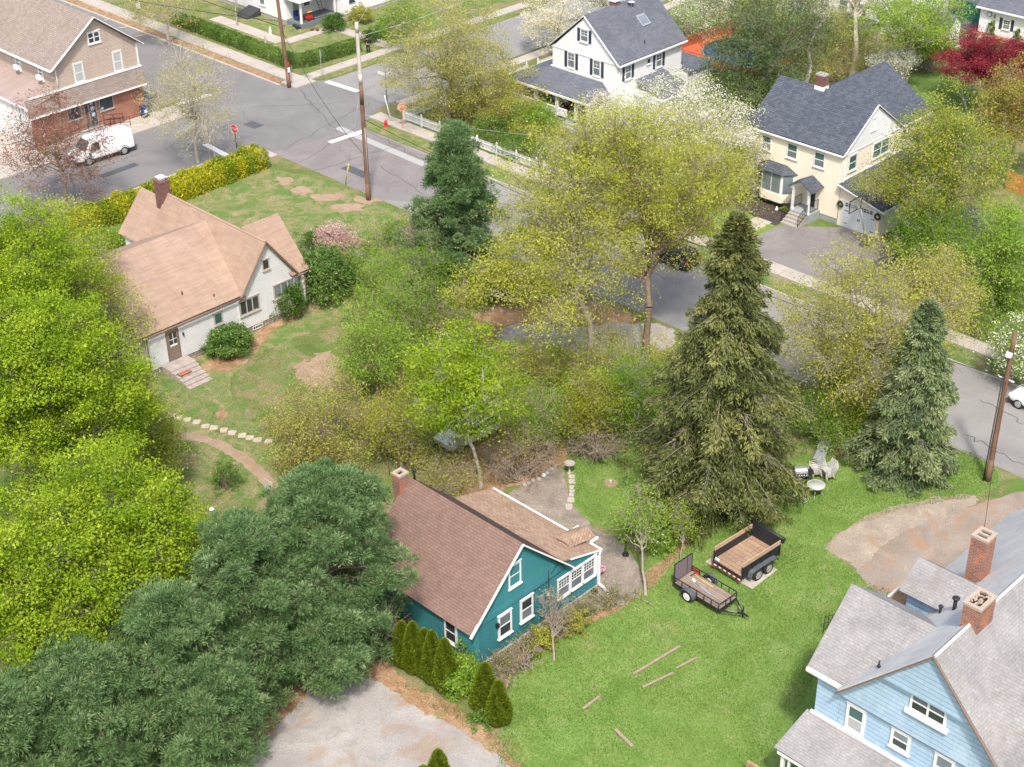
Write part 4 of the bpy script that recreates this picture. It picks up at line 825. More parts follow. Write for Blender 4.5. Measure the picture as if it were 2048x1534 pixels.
def unit(v): return v / np.maximum(np.linalg.norm(v, axis=-1, keepdims=True), 1e-9)
def leaf_mesh(rs, Cn, size, aspect=.6, up=.35, sv=.35, direc=None):
    """one bent diamond leaf at each centre"""
    n = len(Cn); N = unit(rs.randn(n, 3) + np.array([0, 0, up * 2]))
    A = rs.randn(n, 3) if direc is None else direc + rs.randn(n, 3) * .3
    A = unit(A - (A * N).sum(1, keepdims=True) * N); B = np.cross(N, A)
    s_ = (size * (1 + sv * rs.randn(n)).clip(.4, 2))[:, None]
    V = np.stack([Cn - A * s_ * .5, Cn + B * s_ * .5 * aspect + N * s_ * .08, Cn + A * s_ * .5, Cn - B * s_ * .5 * aspect + N * s_ * .08], 1)
    return V.reshape(-1, 3)
def segs_mesh(S, n=5):
    """tapered tubes for an array of segments (m,8): p0 p1 r0 r1"""
    S = np.asarray(S, float); P0, P1, r0, r1 = S[:, :3], S[:, 3:6], S[:, 6], S[:, 7]
    D = unit(P1 - P0); ref = np.where(np.abs(D[:, 2:3]) < .9, np.array([[0, 0, 1.]]), np.array([[1., 0, 0]]))
    A = unit(np.cross(D, ref)); B = np.cross(D, A); t = np.arange(n) * 2 * np.pi / n
    ring = A[:, None] * np.cos(t)[None, :, None] + B[:, None] * np.sin(t)[None, :, None]
    V = np.concatenate([P0[:, None] + ring * r0[:, None, None], P1[:, None] + ring * r1[:, None, None]], 1)
    b = (np.arange(len(S)) * 2 * n)[:, None]; i = np.arange(n); j = (i + 1) % n
    F = np.stack([b + i, b + j, b + n + j, b + n + i], 2)
    return V.reshape(-1, 3), F.reshape(-1, 4)
def curve(p0, p1, sag, k, rs, wob_=.05):
    t = np.linspace(0, 1, k + 1)[:, None]; p0 = np.array(p0, float); p1 = np.array(p1, float)
    L = np.linalg.norm(p1 - p0); mid = (p0 + p1) / 2 + np.array([0, 0, sag * L])
    P = (1 - t) ** 2 * p0 + 2 * t * (1 - t) * mid + t ** 2 * p1
    P[1:-1] += rs.randn(k - 1, 3) * wob_ * L
    return P
TREE_N = [0]
def broadleaf(label, px, py, zc, r, rz, leaf, bark='grey bark', n=20000, size=.13, limbs=16, lobe=.34, clump=.35, ncl=260, seed=None, trunk_r=.16,
              name='tree', cat='tree', group=None, base=None, lowest=.35, spread=.85, bushy=False, up=.35, vbias=.0, twigr=.012, aspect=.62, rxy=None, second=None, ground=0., extra=()):
    if size < .18: n = int(n * 1.6); size *= .80; second = (second[0], int(second[1] * 1.5), second[2] * .82) if second else None
    TREE_N[0] += 1; rs = np.random.RandomState(seed if seed is not None else 100 + TREE_N[0])
    c = np.array(g(px, py, zc)); bx = np.array(base if base is not None else (c[0], c[1], ground))
    if len(bx) == 2: bx = np.array([bx[0], bx[1], ground])
    T = thing(name, label, cat, bx, group=group)
    S = []
    # trunk
    top = c + np.array([0, 0, rz * .25]); Pt = curve(bx - np.array([0, 0, .15]), top, 0, 6, rs, .018)
    rr = trunk_r * (1 - np.linspace(0, 1, 7) * .72)
    if not bushy:
        for i in range(6): S.append([*Pt[i], *Pt[i + 1], rr[i] * (1.25 if i == 0 else 1), rr[i + 1]])
    rx, ry = (r, r) if rxy is None else rxy
    ends = []
    k = 0
    while len(ends) < limbs:
        u = unit(rs.randn(3)); k += 1
        if u[2] < -.55 + .2 * rs.rand(): continue
        rad = spread * (.55 + .45 * rs.rand() ** .6) if k % 4 else .35 * spread
        ends.append(c + u * rad * np.array([rx, ry, rz]))
    nodes = []; nr = []; ext = [(np.array(g(a, b, z_)), rr_, k2) for a, b, z_, rr_, k2 in extra]; ends += [q[0] for q in ext]
    for e in ends:
        if bushy: st_ = bx + rs.randn(3) * np.array([.25, .25, 0]) * r * .5; r0 = trunk_r * .35
        else:
            hfrac = np.clip(lowest + (e[2] - (c[2] - rz)) / (2 * rz) * (1 - lowest) * .75, 0, .97)
            idx = hfrac * 6; i = int(idx); st_ = Pt[i] + (Pt[min(i + 1, 6)] - Pt[i]) * (idx - i); r0 = rr[i] * .62
        Q = curve(st_, e, rs.uniform(-.06, .12), 5, rs, .035)
        for i in range(5):
            S.append([*Q[i], *Q[i + 1], r0 * (1 - .16 * i), r0 * (1 - .16 * (i + 1))])
            if i >= 1: nodes += [Q[i + 1], (Q[i] + Q[i + 1]) / 2]; nr += [r0 * (1 - .16 * (i + 1))] * 2
    nodes = np.array(nodes); ends = np.array(ends)
    cl = ends[rs.randint(len(ends), size=ncl)] + rs.randn(ncl, 3) * lobe * np.array([rx, ry, rz * .85])
    q = (cl - c) / np.array([rx, ry, rz]); qn = np.linalg.norm(q, axis=1); over = qn > 1.08
    cl[over] = c + q[over] / qn[over, None] * (1.0 + .1 * rs.rand(over.sum(), 1)) * np.array([rx, ry, rz])
    cl[:, 2] = np.maximum(cl[:, 2], .15)
    for q in ext: cl = np.concatenate([cl, q[0] + rs.randn(q[2], 3) * q[1] * np.array([1, 1, .4])]); ncl += q[2]
    d = np.linalg.norm(cl[:, None] - nodes[None], axis=2) + .6 * np.maximum(nodes[None, :, 2] - cl[:, None, 2], 0)
    near = d.argmin(1)
    for i in range(ncl):
        p = nodes[near[i]]; m_ = (p + cl[i]) / 2 + rs.randn(3) * .12
        rt = min(nr[near[i]] * .6, twigr * 2.2); S.append([*p, *m_, rt, twigr]); S.append([*m_, *cl[i], twigr, twigr * .4])
        for _ in range(2): S.append([*m_, *(m_ + (cl[i] - m_) * .6 + rs.randn(3) * clump * .8), twigr * .7, twigr * .3])
    V, F = segs_mesh(S, 5); npmesh('trunk' if not bushy else 'stems', V, F, bark, T, smooth=True)
    def leaves(n, m, size, clf=1.0, nm='crown', sel=None):
        w_ = rs.gamma(2.0, 1.0, ncl); w_ /= w_.sum(); ci = rs.choice(ncl, n, p=w_) if sel is None else sel[rs.randint(len(sel), size=n)]
        P = cl[ci] + rs.randn(n, 3) * clump * np.array([1, 1, .6]) * clf
        P[:, 2] = np.maximum(P[:, 2], .05)
        v = np.clip(.5 + rs.randn(ncl)[ci] * .17 + rs.randn(n) * .13 + vbias, 0, 1)
        V = leaf_mesh(rs, P, size, aspect, up); F = np.arange(len(V)).reshape(-1, 4)
        return npmesh(nm, V, F, m, T, v)
    leaves(n, leaf, size)
    if second: leaves(second[1], second[0], second[2], nm='blossom')
    return T
def puffpine(label, px, py, zc, r, rz, n=900, seed=1, name='pine_tree', leaf='pine needles', base=None, group=None, puff=.42, per=70, conic=.25, trunk_r=.2, nl=.26, nw=.035, layers=0):
    """white pine: soft puffs of long needles at the ends of level boughs"""
    rs = np.random.RandomState(seed); c = np.array(g(px, py, zc)); bx = np.array(base if base is not None else (c[0], c[1], 0.))
    T = thing(name, label, 'tree', bx, group=group); S = []
    top = c + np.array([0, 0, rz * .9]); Pt = curve(bx - np.array([0, 0, .1]), top, 0, 8, rs, .008); rr = trunk_r * (1 - np.linspace(0, .9, 9))
    for i in range(8): S.append([*Pt[i], *Pt[i + 1], rr[i], rr[i + 1]])
    cl = []; out = []
    nb = int(n / 9)
    for b in range(nb):
        h = -.85 + 1.85 * rs.rand() ** .9; a = rs.rand() * 6.283
        env = math.sqrt(max(.02, 1 - h * h)) * (1 - conic * (h + 1) * .5) if h > -.3 else (.95 - .3 * abs(h + .3))
        env *= .72 + .4 * rs.rand() + .12 * math.sin(a * 3 + h * 5)
        e = c + np.array([math.cos(a) * r * env, math.sin(a) * r * env, h * rz])
        t = np.clip((e[2] - .25 * r * env - bx[2]) / (top[2] - bx[2]), .05, .97) * 8; i = int(t); st_ = Pt[i] + (Pt[min(8, i + 1)] - Pt[i]) * (t - i)
        Q = curve(st_, e, .05, 4, rs, .03)
        for k in range(4): S.append([*Q[k], *Q[k + 1], .05 * (1 - .2 * k), .05 * (1 - .2 * (k + 1))])
        for k in range(9):
            tt = .45 + .6 * rs.rand(); q = Q[0] + (Q[-1] - Q[0]) * tt; q = q + rs.randn(3) * np.array([.45, .45, .16]) * puff * 1.5
            cl.append(q); S.append([*(Q[min(4, int(tt * 4))]), *q, .012, .006]); out.append([math.cos(a), math.sin(a), .5])
    cl = np.array(cl); out = np.array(out); m = len(cl)
    ci = np.repeat(np.arange(m), per); n_ = len(ci)
    D = unit(rs.randn(n_, 3) + out[ci] * .5 + np.array([0, 0, .45])); rad = puff * (.25 + .6 * rs.rand(n_, 1)) * (.7 + .6 * rs.rand(m))[ci][:, None]
    P0 = cl[ci] + D * rad * np.array([1, 1, .65]); W = unit(np.cross(D, rs.randn(n_, 3))) * nw; L_ = D * nl
    V = np.stack([P0 - W * .4, P0 + L_ * .55 - W, P0 + L_ + rs.randn(n_, 3) * .02, P0 + L_ * .55 + W], 1).reshape(-1, 3)
    v = np.clip(.42 + rs.randn(m)[ci] * .16 + rs.randn(n_) * .14 + D[:, 2] * .12, 0, 1)
    Vt, Ft = segs_mesh(S, 5); npmesh('trunk', Vt, Ft, 'brown bark', T, smooth=True)
    npmesh('crown', V, np.arange(len(V)).reshape(-1, 4), leaf, T, v); return T
def spruce(label, base, h, r, leaf='spruce needles', seed=2, nbr=230, per=150, name='spruce_tree', droop=.35, group=None, bare=.04, ragged=.25, nl=.20, power=.85, dead=0):
    rs = np.random.RandomState(seed); bx = np.array([base[0], base[1], 0.]); T = thing(name, label, 'tree', bx, group=group); S = []
    Pt = np.array([bx + [rs.randn() * .03, rs.randn() * .03, h * t] for t in np.linspace(0, 1, 12)]); rr = .26 * (h / 15) * (1 - np.linspace(0, .93, 12))
    for i in range(11): S.append([*Pt[i], *Pt[i + 1], rr[i], rr[i + 1]])
    PP = []; DD = []; VV = []
    for b in range(nbr):
        t = bare + (1 - bare) * (b + rs.rand()) / nbr; a = b * 2.399 + rs.randn() * .3; z = h * t
        L = r * (1 - t) ** power * (1 + ragged * rs.randn() * .6 + .10 * math.sin(a * 3 + t * 11) + .08 * math.sin(t * 31)) * (1.0 if t > .12 else .75 + 2 * t) + .18
        L = max(.2, L); d = np.array([math.cos(a), math.sin(a), 0])
        tip = bx + [0, 0, z] + d * L + [0, 0, -droop * L + .3 * L * (t > .8)]
        Q = curve(bx + [0, 0, z], tip, .10, 5, rs, .02)
        for k in range(5): S.append([*Q[k], *Q[k + 1], max(.008, .045 * (1 - .18 * k) * L / r), max(.006, .045 * (1 - .18 * (k + 1)) * L / r)])
        m = int(per * (.25 + L / r)); tt = rs.rand(m) ** .7 * .92 + .12; i = np.clip((tt * 5).astype(int), 0, 4); P = Q[i] + (Q[np.minimum(i + 1, 5)] - Q[i]) * (tt * 5 - i)[:, None]
        side = np.array([-d[1], d[0], 0]); wdt = (.30 * L * (1.15 - tt) + .12)
        sx = rs.randn(m) * wdt * .6; P = P + side * sx[:, None] - d * np.abs(sx)[:, None] * .35; P[:, 2] -= np.abs(rs.randn(m)) * .16 + np.abs(sx) * .25
        D = d * .55 + side * np.sign(sx)[:, None] * .5 + np.array([0, 0, -.55]) + rs.randn(m, 3) * .35
        if t > .9: D = D + [0, 0, .9]
        PP.append(P); DD.append(D); VV.append(np.clip(.38 + rs.randn() * .14 + rs.randn(m) * .16 + tt * .18, 0, 1))
    for q in range(dead):
        t = rs.uniform(.1, .55); a = rs.rand() * 6.28; d = np.array([math.cos(a), math.sin(a), 0]); p = bx + [0, 0, h * t] + d * r * (1 - t) ** power * .8
        for k in range(14): e = p + d * .3 + rs.randn(3) * [.3, .3, .25] - [0, 0, .3]; S.append([*p, *e, .012, .004])
    P = np.concatenate(PP); D = unit(np.concatenate(DD)); v = np.concatenate(VV); n_ = len(P)
    W = unit(np.cross(D, rs.randn(n_, 3))) * .036; L_ = D * nl * (.7 + .6 * rs.rand(n_, 1))
    V = np.stack([P, P + L_ * .5 - W, P + L_, P + L_ * .5 + W], 1).reshape(-1, 3)
    Vt, Ft = segs_mesh(S, 5); npmesh('trunk', Vt, Ft, 'grey bark', T, smooth=True); npmesh('crown', V, np.arange(len(V)).reshape(-1, 4), leaf, T, v)
    return T
def shrub(label, px, py, r, h, leaf, n=5000, size=.10, seed=5, name='shrub', cat='shrub', group=None, base=None, lump=.18, stems=14, up=.3, rxy=None, shell=.55, bark='brown bark', second=None, aspect=.55):
    """a rounded bush: leaves crowd its outer shell in lumps, stems inside"""
    rs = np.random.RandomState(seed); b = np.array(base if base is not None else g(px, py, 0)); b = np.array([b[0], b[1], 0.])
    T = thing(name, label, cat, b, group=group); rx, ry = (r, r) if rxy is None else rxy; A = np.array([rx, ry, h * .56]); c = b + [0, 0, h * .46]
    nc = max(20, n // 60); u = unit(rs.randn(nc, 3)); u[:, 2] = np.where(u[:, 2] < -.55, -u[:, 2], u[:, 2]); f = (shell + (1 - shell) * rs.rand(nc) ** .5) * (1 + lump * rs.randn(nc))
    cl = c + u * f[:, None] * A
    def put(n, m, s_, nm):
        ci = rs.randint(nc, size=n); P = cl[ci] + rs.randn(n, 3) * A * .12; P[:, 2] = np.maximum(P[:, 2], .03)
        V = leaf_mesh(rs, P, s_, aspect, up, direc=u[ci]); npmesh(nm, V, np.arange(len(V)).reshape(-1, 4), m, T, np.clip(.5 + rs.randn(nc)[ci] * .15 + rs.randn(n) * .2, 0, 1))
    put(n, leaf, size, 'foliage')
    if second: put(second[1], second[0], second[2], 'blossom')
    S = []
    for i in range(stems):
        e = cl[rs.randint(nc)]; p = b + rs.randn(3) * [.12, .12, 0]; m_ = (p + e) / 2 + rs.randn(3) * .05; S += [[*p, *m_, .025, .016], [*m_, *e, .016, .006]]
    V, F = segs_mesh(S, 4); npmesh('stems', V, F, bark, T, smooth=True); return T
def hedge(label, pts, wd, h, leaf, n=20000, size=.09, seed=9, name='hedge', cat='hedge', lump=.15, group=None, second=None):
    rs = np.random.RandomState(seed); P_ = np.array([p[:2] for p in pts], float); b = P_.mean(0); T = thing(name, label, cat, (b[0], b[1], 0), group=group)
    L = np.hypot(*(np.diff(P_, axis=0).T)); cum = np.r_[0, L.cumsum()]
    def samp(n):
        s_ = rs.rand(n) * cum[-1]; i = np.clip(np.searchsorted(cum, s_) - 1, 0, len(L) - 1); t = ((s_ - cum[i]) / L[i])[:, None]
        d = (P_[i + 1] - P_[i]) / L[i][:, None]; q = P_[i] + (P_[i + 1] - P_[i]) * t; nn = np.c_[-d[:, 1], d[:, 0]]
        a = rs.rand(n) * math.pi * 1.0; ex = np.sign(np.cos(a)) * np.abs(np.cos(a)) ** .45; ez = np.abs(np.sin(a)) ** .45; f = 1 - .35 * rs.rand(n) ** 2
        lu = 1 + lump * (np.sin(s_ * 2.1) * .5 + np.sin(s_ * 5.3 + 1) * .35 + rs.randn(n) * .25)
        xy = q + nn * (ex * wd / 2 * f * lu)[:, None]; z = np.maximum(.03, ez * h * f * lu * np.where(rs.rand(n) < .35, rs.rand(n), 1)); return np.c_[xy, z], s_
    def put(n, m, s2, nm, thr=None):
        P, s_ = samp(n); V = leaf_mesh(rs, P, s2, .6, .3); v = np.clip(.5 + .22 * np.sin(s_ * 1.7 + 3 * np.sin(s_ * .6)) + rs.randn(n) * .22, 0, 1); npmesh(nm, V, np.arange(len(V)).reshape(-1, 4), m, T, v)
    put(n, leaf, size, 'foliage')
    if second: put(second[1], second[0], second[2], 'blossom')
    S = []
    for _ in range(int(cum[-1] * 5)):
        P, _s2 = samp(1); p = P[0]; S.append([p[0] + rs.randn() * .1, p[1] + rs.randn() * .1, 0, *p, .02, .008])
    V, F = segs_mesh(S, 4); npmesh('stems', V, F, 'brown bark', T); return T
def arborvitae(label, base, h, r, seed, group='arborvitae by the teal house'):
    rs = np.random.RandomState(seed); h *= 1.12; r *= 1.12; b = np.array([base[0], base[1], 0.]); T = thing('arborvitae', label, 'conifer', b, group=group); n = int(9000 * h * r)
    t = rs.rand(n) ** 1.25; a = rs.rand(n) * 6.283; env = r * np.minimum((1 - t) ** .62, .55 + 2.2 * t) * (1 + .10 * np.sin(a * 5 + t * 9) + .05 * rs.randn(n)) * (.86 + .16 * rs.rand(n))
    P = np.c_[b[0] + np.cos(a) * env, b[1] + np.sin(a) * env, .05 + t * h]; D = np.c_[np.cos(a) * .5, np.sin(a) * .5, np.ones(n)] + rs.randn(n, 3) * .25; D = unit(D)
    T_ = np.c_[-np.sin(a), np.cos(a), np.zeros(n)]; W = unit(T_ + rs.randn(n, 3) * .5) * .03; L = D * .13 * (.7 + .6 * rs.rand(n, 1))
    V = np.stack([P, P + L * .5 - W, P + L, P + L * .5 + W], 1).reshape(-1, 3)
    npmesh('foliage', V, np.arange(len(V)).reshape(-1, 4), 'arborvitae scales', T, np.clip(.45 + rs.randn(n) * .16 + .15 * np.sin(a * 5 + t * 9), 0, 1))
    V, F = segs_mesh([[*b, b[0], b[1], h * .8, .05, .02]], 6); npmesh('trunk', V, F, 'brown bark', T); return T
def grasses(name, label, polys, per_m2, hgt_, m, seed, wdt=.012, kind='stuff', z0=.004, holes=()):
    rs = np.random.RandomState(seed); out = []
    for poly in polys:
        poly = np.array([p[:2] for p in poly], float); lo, hi = poly.min(0), poly.max(0); n = int(np.prod(hi - lo) * per_m2)
        P = lo + rs.rand(n, 2) * (hi - lo); d = inside_dist(P, smooth_poly(poly, 2)) + .2 * wob(P[:, 0], P[:, 1], 2, 3); ok = d > .05
        for h in holes: ok &= inside_dist(P, np.array([q[:2] for q in h], float)) < 0
        dens = .62 + .38 * wob(P[:, 0], P[:, 1], .7, 8); ok &= rs.rand(n) < dens + .15; out.append(P[ok])
    P = np.concatenate(out); n = len(P); h = hgt_ * (.5 + .8 * rs.rand(n)) * (1 + .35 * wob(P[:, 0], P[:, 1], .9, 12)); a = rs.rand(n) * 6.28
    lean = rs.randn(n, 2) * .45 * h[:, None]; B = np.c_[P, np.full(n, z0)]; W = np.c_[np.cos(a), np.sin(a), np.zeros(n)] * wdt
    V = np.stack([B - W, B + W, B + np.c_[lean, h]], 1).reshape(-1, 3)
    v = np.clip(.45 + .34 * wob(P[:, 0], P[:, 1], .5, 21) + .2 * wob(P[:, 0], P[:, 1], 2.2, 31) + rs.randn(n) * .24, 0, 1)
    o = npmesh(name, V, np.arange(len(V)).reshape(-1, 3), m, None, v); return tag(o, label, 'grass', kind=kind)
def crownbox(box, zc):
    x0, x1, y0, y1 = box; px, py = (x0 + x1) / 2, (y0 + y1) / 2; k = ppm(px, py, zc)
    v = g(px, py, zc) - EYE; dep = math.asin(-v[2] / np.linalg.norm(v)); r = (x1 - x0) / 2 / k; hh = (y1 - y0) / 2 / k
    rz = math.sqrt(max(0, hh * hh - (r * math.sin(dep)) ** 2)) / math.cos(dep); return px, py, r, max(rz, .45 * r)
def bt(label, box, zc, leaf, **k):
    px, py, r, rz = crownbox(box, zc); return broadleaf(label, px, py, zc, r, rz, leaf, **k)
def pn(label, box, zc, **k):
    px, py, r, rz = crownbox(box, zc); return puffpine(label, px, py, zc, r, rz, **k)
def gb(px, py): return tuple(g(px, py, 0))

# -- dark blue green pines filling the lower left
G1 = 'white pines in the lower left'
K = dict(per=130, nw=.019, nl=.20, puff=.46, conic=.1, group=G1)
pn('tall blue green pine touching the left side of the teal house roof', (500, 812, 935, 1330), 5.4, n=1400, seed=11, **K)
pn('blue green pine second from the teal house', (375, 640, 1040, 1400), 5.0, n=1300, seed=12, **K)
pn('blue green pine in the middle of the lower left bank', (215, 470, 1180, 1500), 4.6, n=1200, seed=13, **K)
pn('blue green pine second from the bottom left corner', (40, 320, 1280, 1600), 4.2, n=1200, seed=16, **K)
pn('blue green pine at the bottom left corner of the photo', (-130, 150, 1360, 1680), 4.0, n=900, seed=17, **K)
pn('low blue green pine at the edge of the worn parking lot', (300, 525, 1330, 1560), 3.2, n=800, seed=14, **K)
pn('small blue green pine bough mass beside the parking lot and arborvitae', (560, 725, 1200, 1390), 2.8, n=600, seed=15, **K)
# -- lime maples on the left
G2 = 'lime green maples on the left'
k_ = dict(name='maple_tree', bark='dark bark', size=.15, clump=.33, ncl=1100, limbs=46, lobe=.21, up=.6, spread=.97, trunk_r=.3)
bt('uppermost lime green maple on the left edge beside the cottage', (-150, 195, 390, 840), 8.0, 'lime leaves', n=68000, seed=21, group=G2, **k_)
bt('big lime green maple on the left edge below the cottage', (-90, 285, 600, 1040), 8.5, 'lime leaves', n=78000, seed=22, group=G2, **k_)
bt('lime green maple spreading over the lawn above the pines', (60, 395, 900, 1290), 7.5, 'lime leaves', n=66000, seed=23, group=G2, **k_)
bt('lowest lime green maple at the left edge above the corner pine', (-120, 250, 990, 1440), 7.0, 'lime leaves', n=56000, seed=24, group=G2, **k_)
k_ = dict(name='tree', bark='grey bark', size=.135, clump=.40, ncl=420, limbs=26, lobe=.26)
bt('pale chartreuse tree leaning over the salmon roof of the cottage', (40, 232, 410, 700), 6.5, 'chartreuse leaves', n=22000, seed=25, **k_)
bt('thin chartreuse tree hiding the left end of the cottage', (130, 300, 570, 760), 4.0, 'chartreuse leaves', n=7000, seed=26, **k_)
bt('thin chartreuse tree left of the stepping stones', (225, 350, 730, 1010), 3.5, 'chartreuse leaves', n=17000, seed=27, **k_)
# -- street and background trees, top left
bt('sparse tan budding street tree at the corner, left of the red stop sign', (285, 480, 60, 340), 5.8, 'tan buds', n=6500, size=.12, bark='pale bark', base=(-100.5, 64.6), seed=31, ncl=300, limbs=22, trunk_r=.15, clump=.4, twigr=.018, group='budding street trees')
bt('reddish brown budding tree in front of the white van', (15, 218, 185, 440), 4.5, 'red buds', n=8000, size=.14, bark='brown bark', seed=32, ncl=300, limbs=22, trunk_r=.14, clump=.38, twigr=.018, group='budding street trees')
bt('small yellow budding tree beside the pavement at the top left', (255, 405, -40, 75), 3.6, 'tan buds', n=5000, size=.13, bark='pale bark', seed=33, ncl=180, limbs=14, clump=.4)
bt('slim bare young tree on the corner lawn', (425, 510, -120, 55), 3.5, 'tan buds', n=500, size=.10, bark='grey bark', base=tuple(g(475, 52)[:2]), seed=34, ncl=90, limbs=12, clump=.3, trunk_r=.1)
bt('large yellow tan tree over the side street behind the bare pole top', (775, 1015, -10, 250), 5.5, 'tan buds', n=24000, size=.13, bark='grey bark', seed=35, ncl=420, limbs=30, trunk_r=.25, clump=.45, second=('fresh green leaves', 5000, .13))
bt('green shrubby tree behind the large yellow tan tree', (770, 860, -20, 110), 3, 'fresh green leaves', n=7000, size=.13, seed=36, ncl=160, limbs=16)
bt('bushy tan tree behind the picket fence corner', (850, 1080, 120, 262), 2.2, 'oak catkin leaves', n=13000, size=.11, bark='dead twig', seed=37, ncl=260, limbs=26, bushy=True, clump=.4, second=('rust leaves', 3000, .10))
# -- garden of the white house
bt('cream flowering dogwood left of the white house gable', (1050, 1185, -20, 110), 3.0, 'cream petals', n=6500, size=.14, bark='pale bark', seed=41, ncl=200, limbs=18, clump=.3, group='flowering dogwoods')
bt('white flowering dogwood behind the roof of the white house', (1150, 1260, -60, 40), 3.5, 'white petals', n=5000, size=.14, seed=42, ncl=160, limbs=14, second=('fresh green leaves', 3000, .1), group='flowering dogwoods')
bt('white flowering tree beyond the white house by the orange deck', (1350, 1480, -40, 60), 3.5, 'white petals', n=6000, size=.15, seed=43, ncl=200, limbs=16, second=('fresh green leaves', 6000, .11), group='flowering dogwoods')
bt('pale blossoming small tree at the back corner of the orange deck', (1330, 1420, 10, 100), 2.5, 'fresh green leaves', n=4500, size=.11, seed=44, ncl=140, limbs=12, second=('white petals', 2500, .12))
shrub('green lilac shrub below the white house porch', 1065, 265, 2.1, 2.4, 'fresh green leaves', 9000, .12, 45, second=('white petals', 250, .12))
shrub('dark green shrub behind the white picket fence', 985, 275, 1.7, 1.8, 'hedge leaves', 6000, .10, 46)
shrub('low green shrub inside the picket fence', 1040, 310, 2.0, 1.4, 'hedge leaves', 6000, .10, 47)
shrub('red leaved shrub at the left end of the white house porch', 1040, 190, 1.3, 1.5, 'rust leaves', 3500, .10, 48)
bt('small pink and white blossom tree at the right end of the porch', (1180, 1245, 180, 300), 2.6, 'white petals', n=5000, size=.13, seed=49, ncl=140, limbs=14, second=('pink petals', 1200, .12))
k_ = dict(bark='grey bark', clump=.42, limbs=30, lobe=.25)
bt('white flowering dogwood behind the oaks, its trunk at the fence end', (1190, 1490, 150, 430), 6.0, 'white petals', n=26000, size=.13, seed=50, ncl=460, trunk_r=.18, name='dogwood_tree', second=('oak catkin leaves', 12000, .12), group='flowering dogwoods', **k_)
bt('white flowering dogwood against the left corner of the cream house', (1420, 1530, 200, 420), 3.2, 'white petals', n=8000, size=.13, seed=51, ncl=220, trunk_r=.12, name='dogwood_tree', second=('oak catkin leaves', 6000, .12), group='flowering dogwoods', **k_)
# -- oaks
bt('tall oak with pale trunk in the middle of the photo', (985, 1290, 225, 690), 9.0, 'oak catkin leaves', n=34000, size=.14, seed=61, ncl=820, trunk_r=.28, name='oak_tree', extra=((985, 540, 7.2, .9, 60), (1060, 560, 7.0, .9, 50), (930, 590, 6.5, .6, 35), (1110, 640, 6.5, .8, 40)), base=tuple(g(1192, 762)[:2]), bark='grey bark', clump=.42, limbs=34, lobe=.20, lowest=.3, twigr=.016, group='oaks by the road', )
bt('broad oak with darker trunk left of the big spruce', (1110, 1510, 190, 670), 9.0, 'gold green leaves', n=25000, size=.135, seed=62, ncl=680, trunk_r=.27, name='oak_tree', base=tuple(g(1292, 725)[:2]), bark='brown bark', clump=.42, limbs=36, lobe=.20, lowest=.3, twigr=.016, group='oaks by the road', second=('oak catkin leaves', 14000, .135))
# -- mid white pine, thicket trees
puffpine('blue green pine standing at the road edge above the thicket', 912, 420, 6.2, 4.3, 5.8, n=1700, seed=63, base=(-70.9, 63.6, 0), per=110, conic=.8, puff=.46, nw=.022, nl=.2)
bt('dark green young pine growing under the road side pine', (800, 900, 480, 680), 2.6, 'fresh green leaves', n=7000, size=.11, seed=64, ncl=160, limbs=16, vbias=-.25, bushy=True)
k_ = dict(bushy=True, bark='dead twig', clump=.35)
bt('pale green sapling clump right of the back walk', (725, 850, 500, 620), 2.2, 'fresh green leaves', n=7000, size=.10, seed=65, ncl=200, limbs=22, vbias=.2, **k_)
bt('green sapling clump with bare twigs in the middle of the thicket', (735, 905, 540, 720), 2.4, 'fresh green leaves', n=9500, size=.10, seed=66, ncl=260, limbs=26, **k_)
bt('bare grey twiggy tree between the cottage lawn and the pine', (790, 890, 420, 640), 2.6, 'chartreuse leaves', n=1500, size=.08, seed=67, ncl=260, limbs=30, bushy=True, bark='dead twig', clump=.4, twigr=.018)
bt('grey twiggy brush above the lime sapling', (820, 940, 600, 720), 1.8, 'rust leaves', n=1800, size=.09, seed=68, ncl=220, limbs=26, bushy=True, bark='dead twig', clump=.4, twigr=.016)
bt('bright green sapling left of the lime green young maple', (675, 830, 630, 800), 3.0, 'fresh green leaves', n=10000, size=.13, seed=69, ncl=200, limbs=18, bark='brown bark', clump=.35, vbias=.15)
bt('lime green young maple with pale trunk behind the teal house', (800, 1050, 650, 900), 6.3, 'lime leaves', n=19000, size=.15, seed=70, ncl=280, limbs=24, bark='pale bark', trunk_r=.14, base=tuple(g(962, 975)[:2]), clump=.38, name='maple_tree', vbias=.0, rxy=(3.2, 3.0))
bt('olive budding tree above the pines beside the dirt path', (535, 745, 750, 955), 3.2, 'olive leaves', n=8500, size=.11, seed=71, ncl=340, limbs=26, bark='brown bark', clump=.4, trunk_r=.12, vbias=.2)
bt('thin olive sapling at the end of the stepping stones', (540, 650, 800, 960), 2.0, 'chartreuse leaves', n=2600, size=.09, seed=72, ncl=130, limbs=16, bushy=True, bark='dead twig', clump=.35)
bt('yellow green sapling beside the hidden silver car', (740, 870, 780, 940), 2.4, 'gold green leaves', n=6500, size=.10, seed=73, ncl=200, limbs=20, **k_)
bt('tangled green brush right of the lime green young maple', (1010, 1140, 760, 920), 2.2, 'fresh green leaves', n=6000, size=.09, seed=74, ncl=240, limbs=24, **k_)
bt('dark gold green shrub tree left of the big spruce', (1110, 1250, 750, 890), 2.6, 'gold green leaves', n=10000, size=.11, seed=75, ncl=240, limbs=24, vbias=-.25, **k_)
bt('green shrub tree against the left flank of the big spruce', (1180, 1320, 700, 880), 2.8, 'fresh green leaves', n=9500, size=.11, seed=76, ncl=240, limbs=22, vbias=-.25, bushy=True)
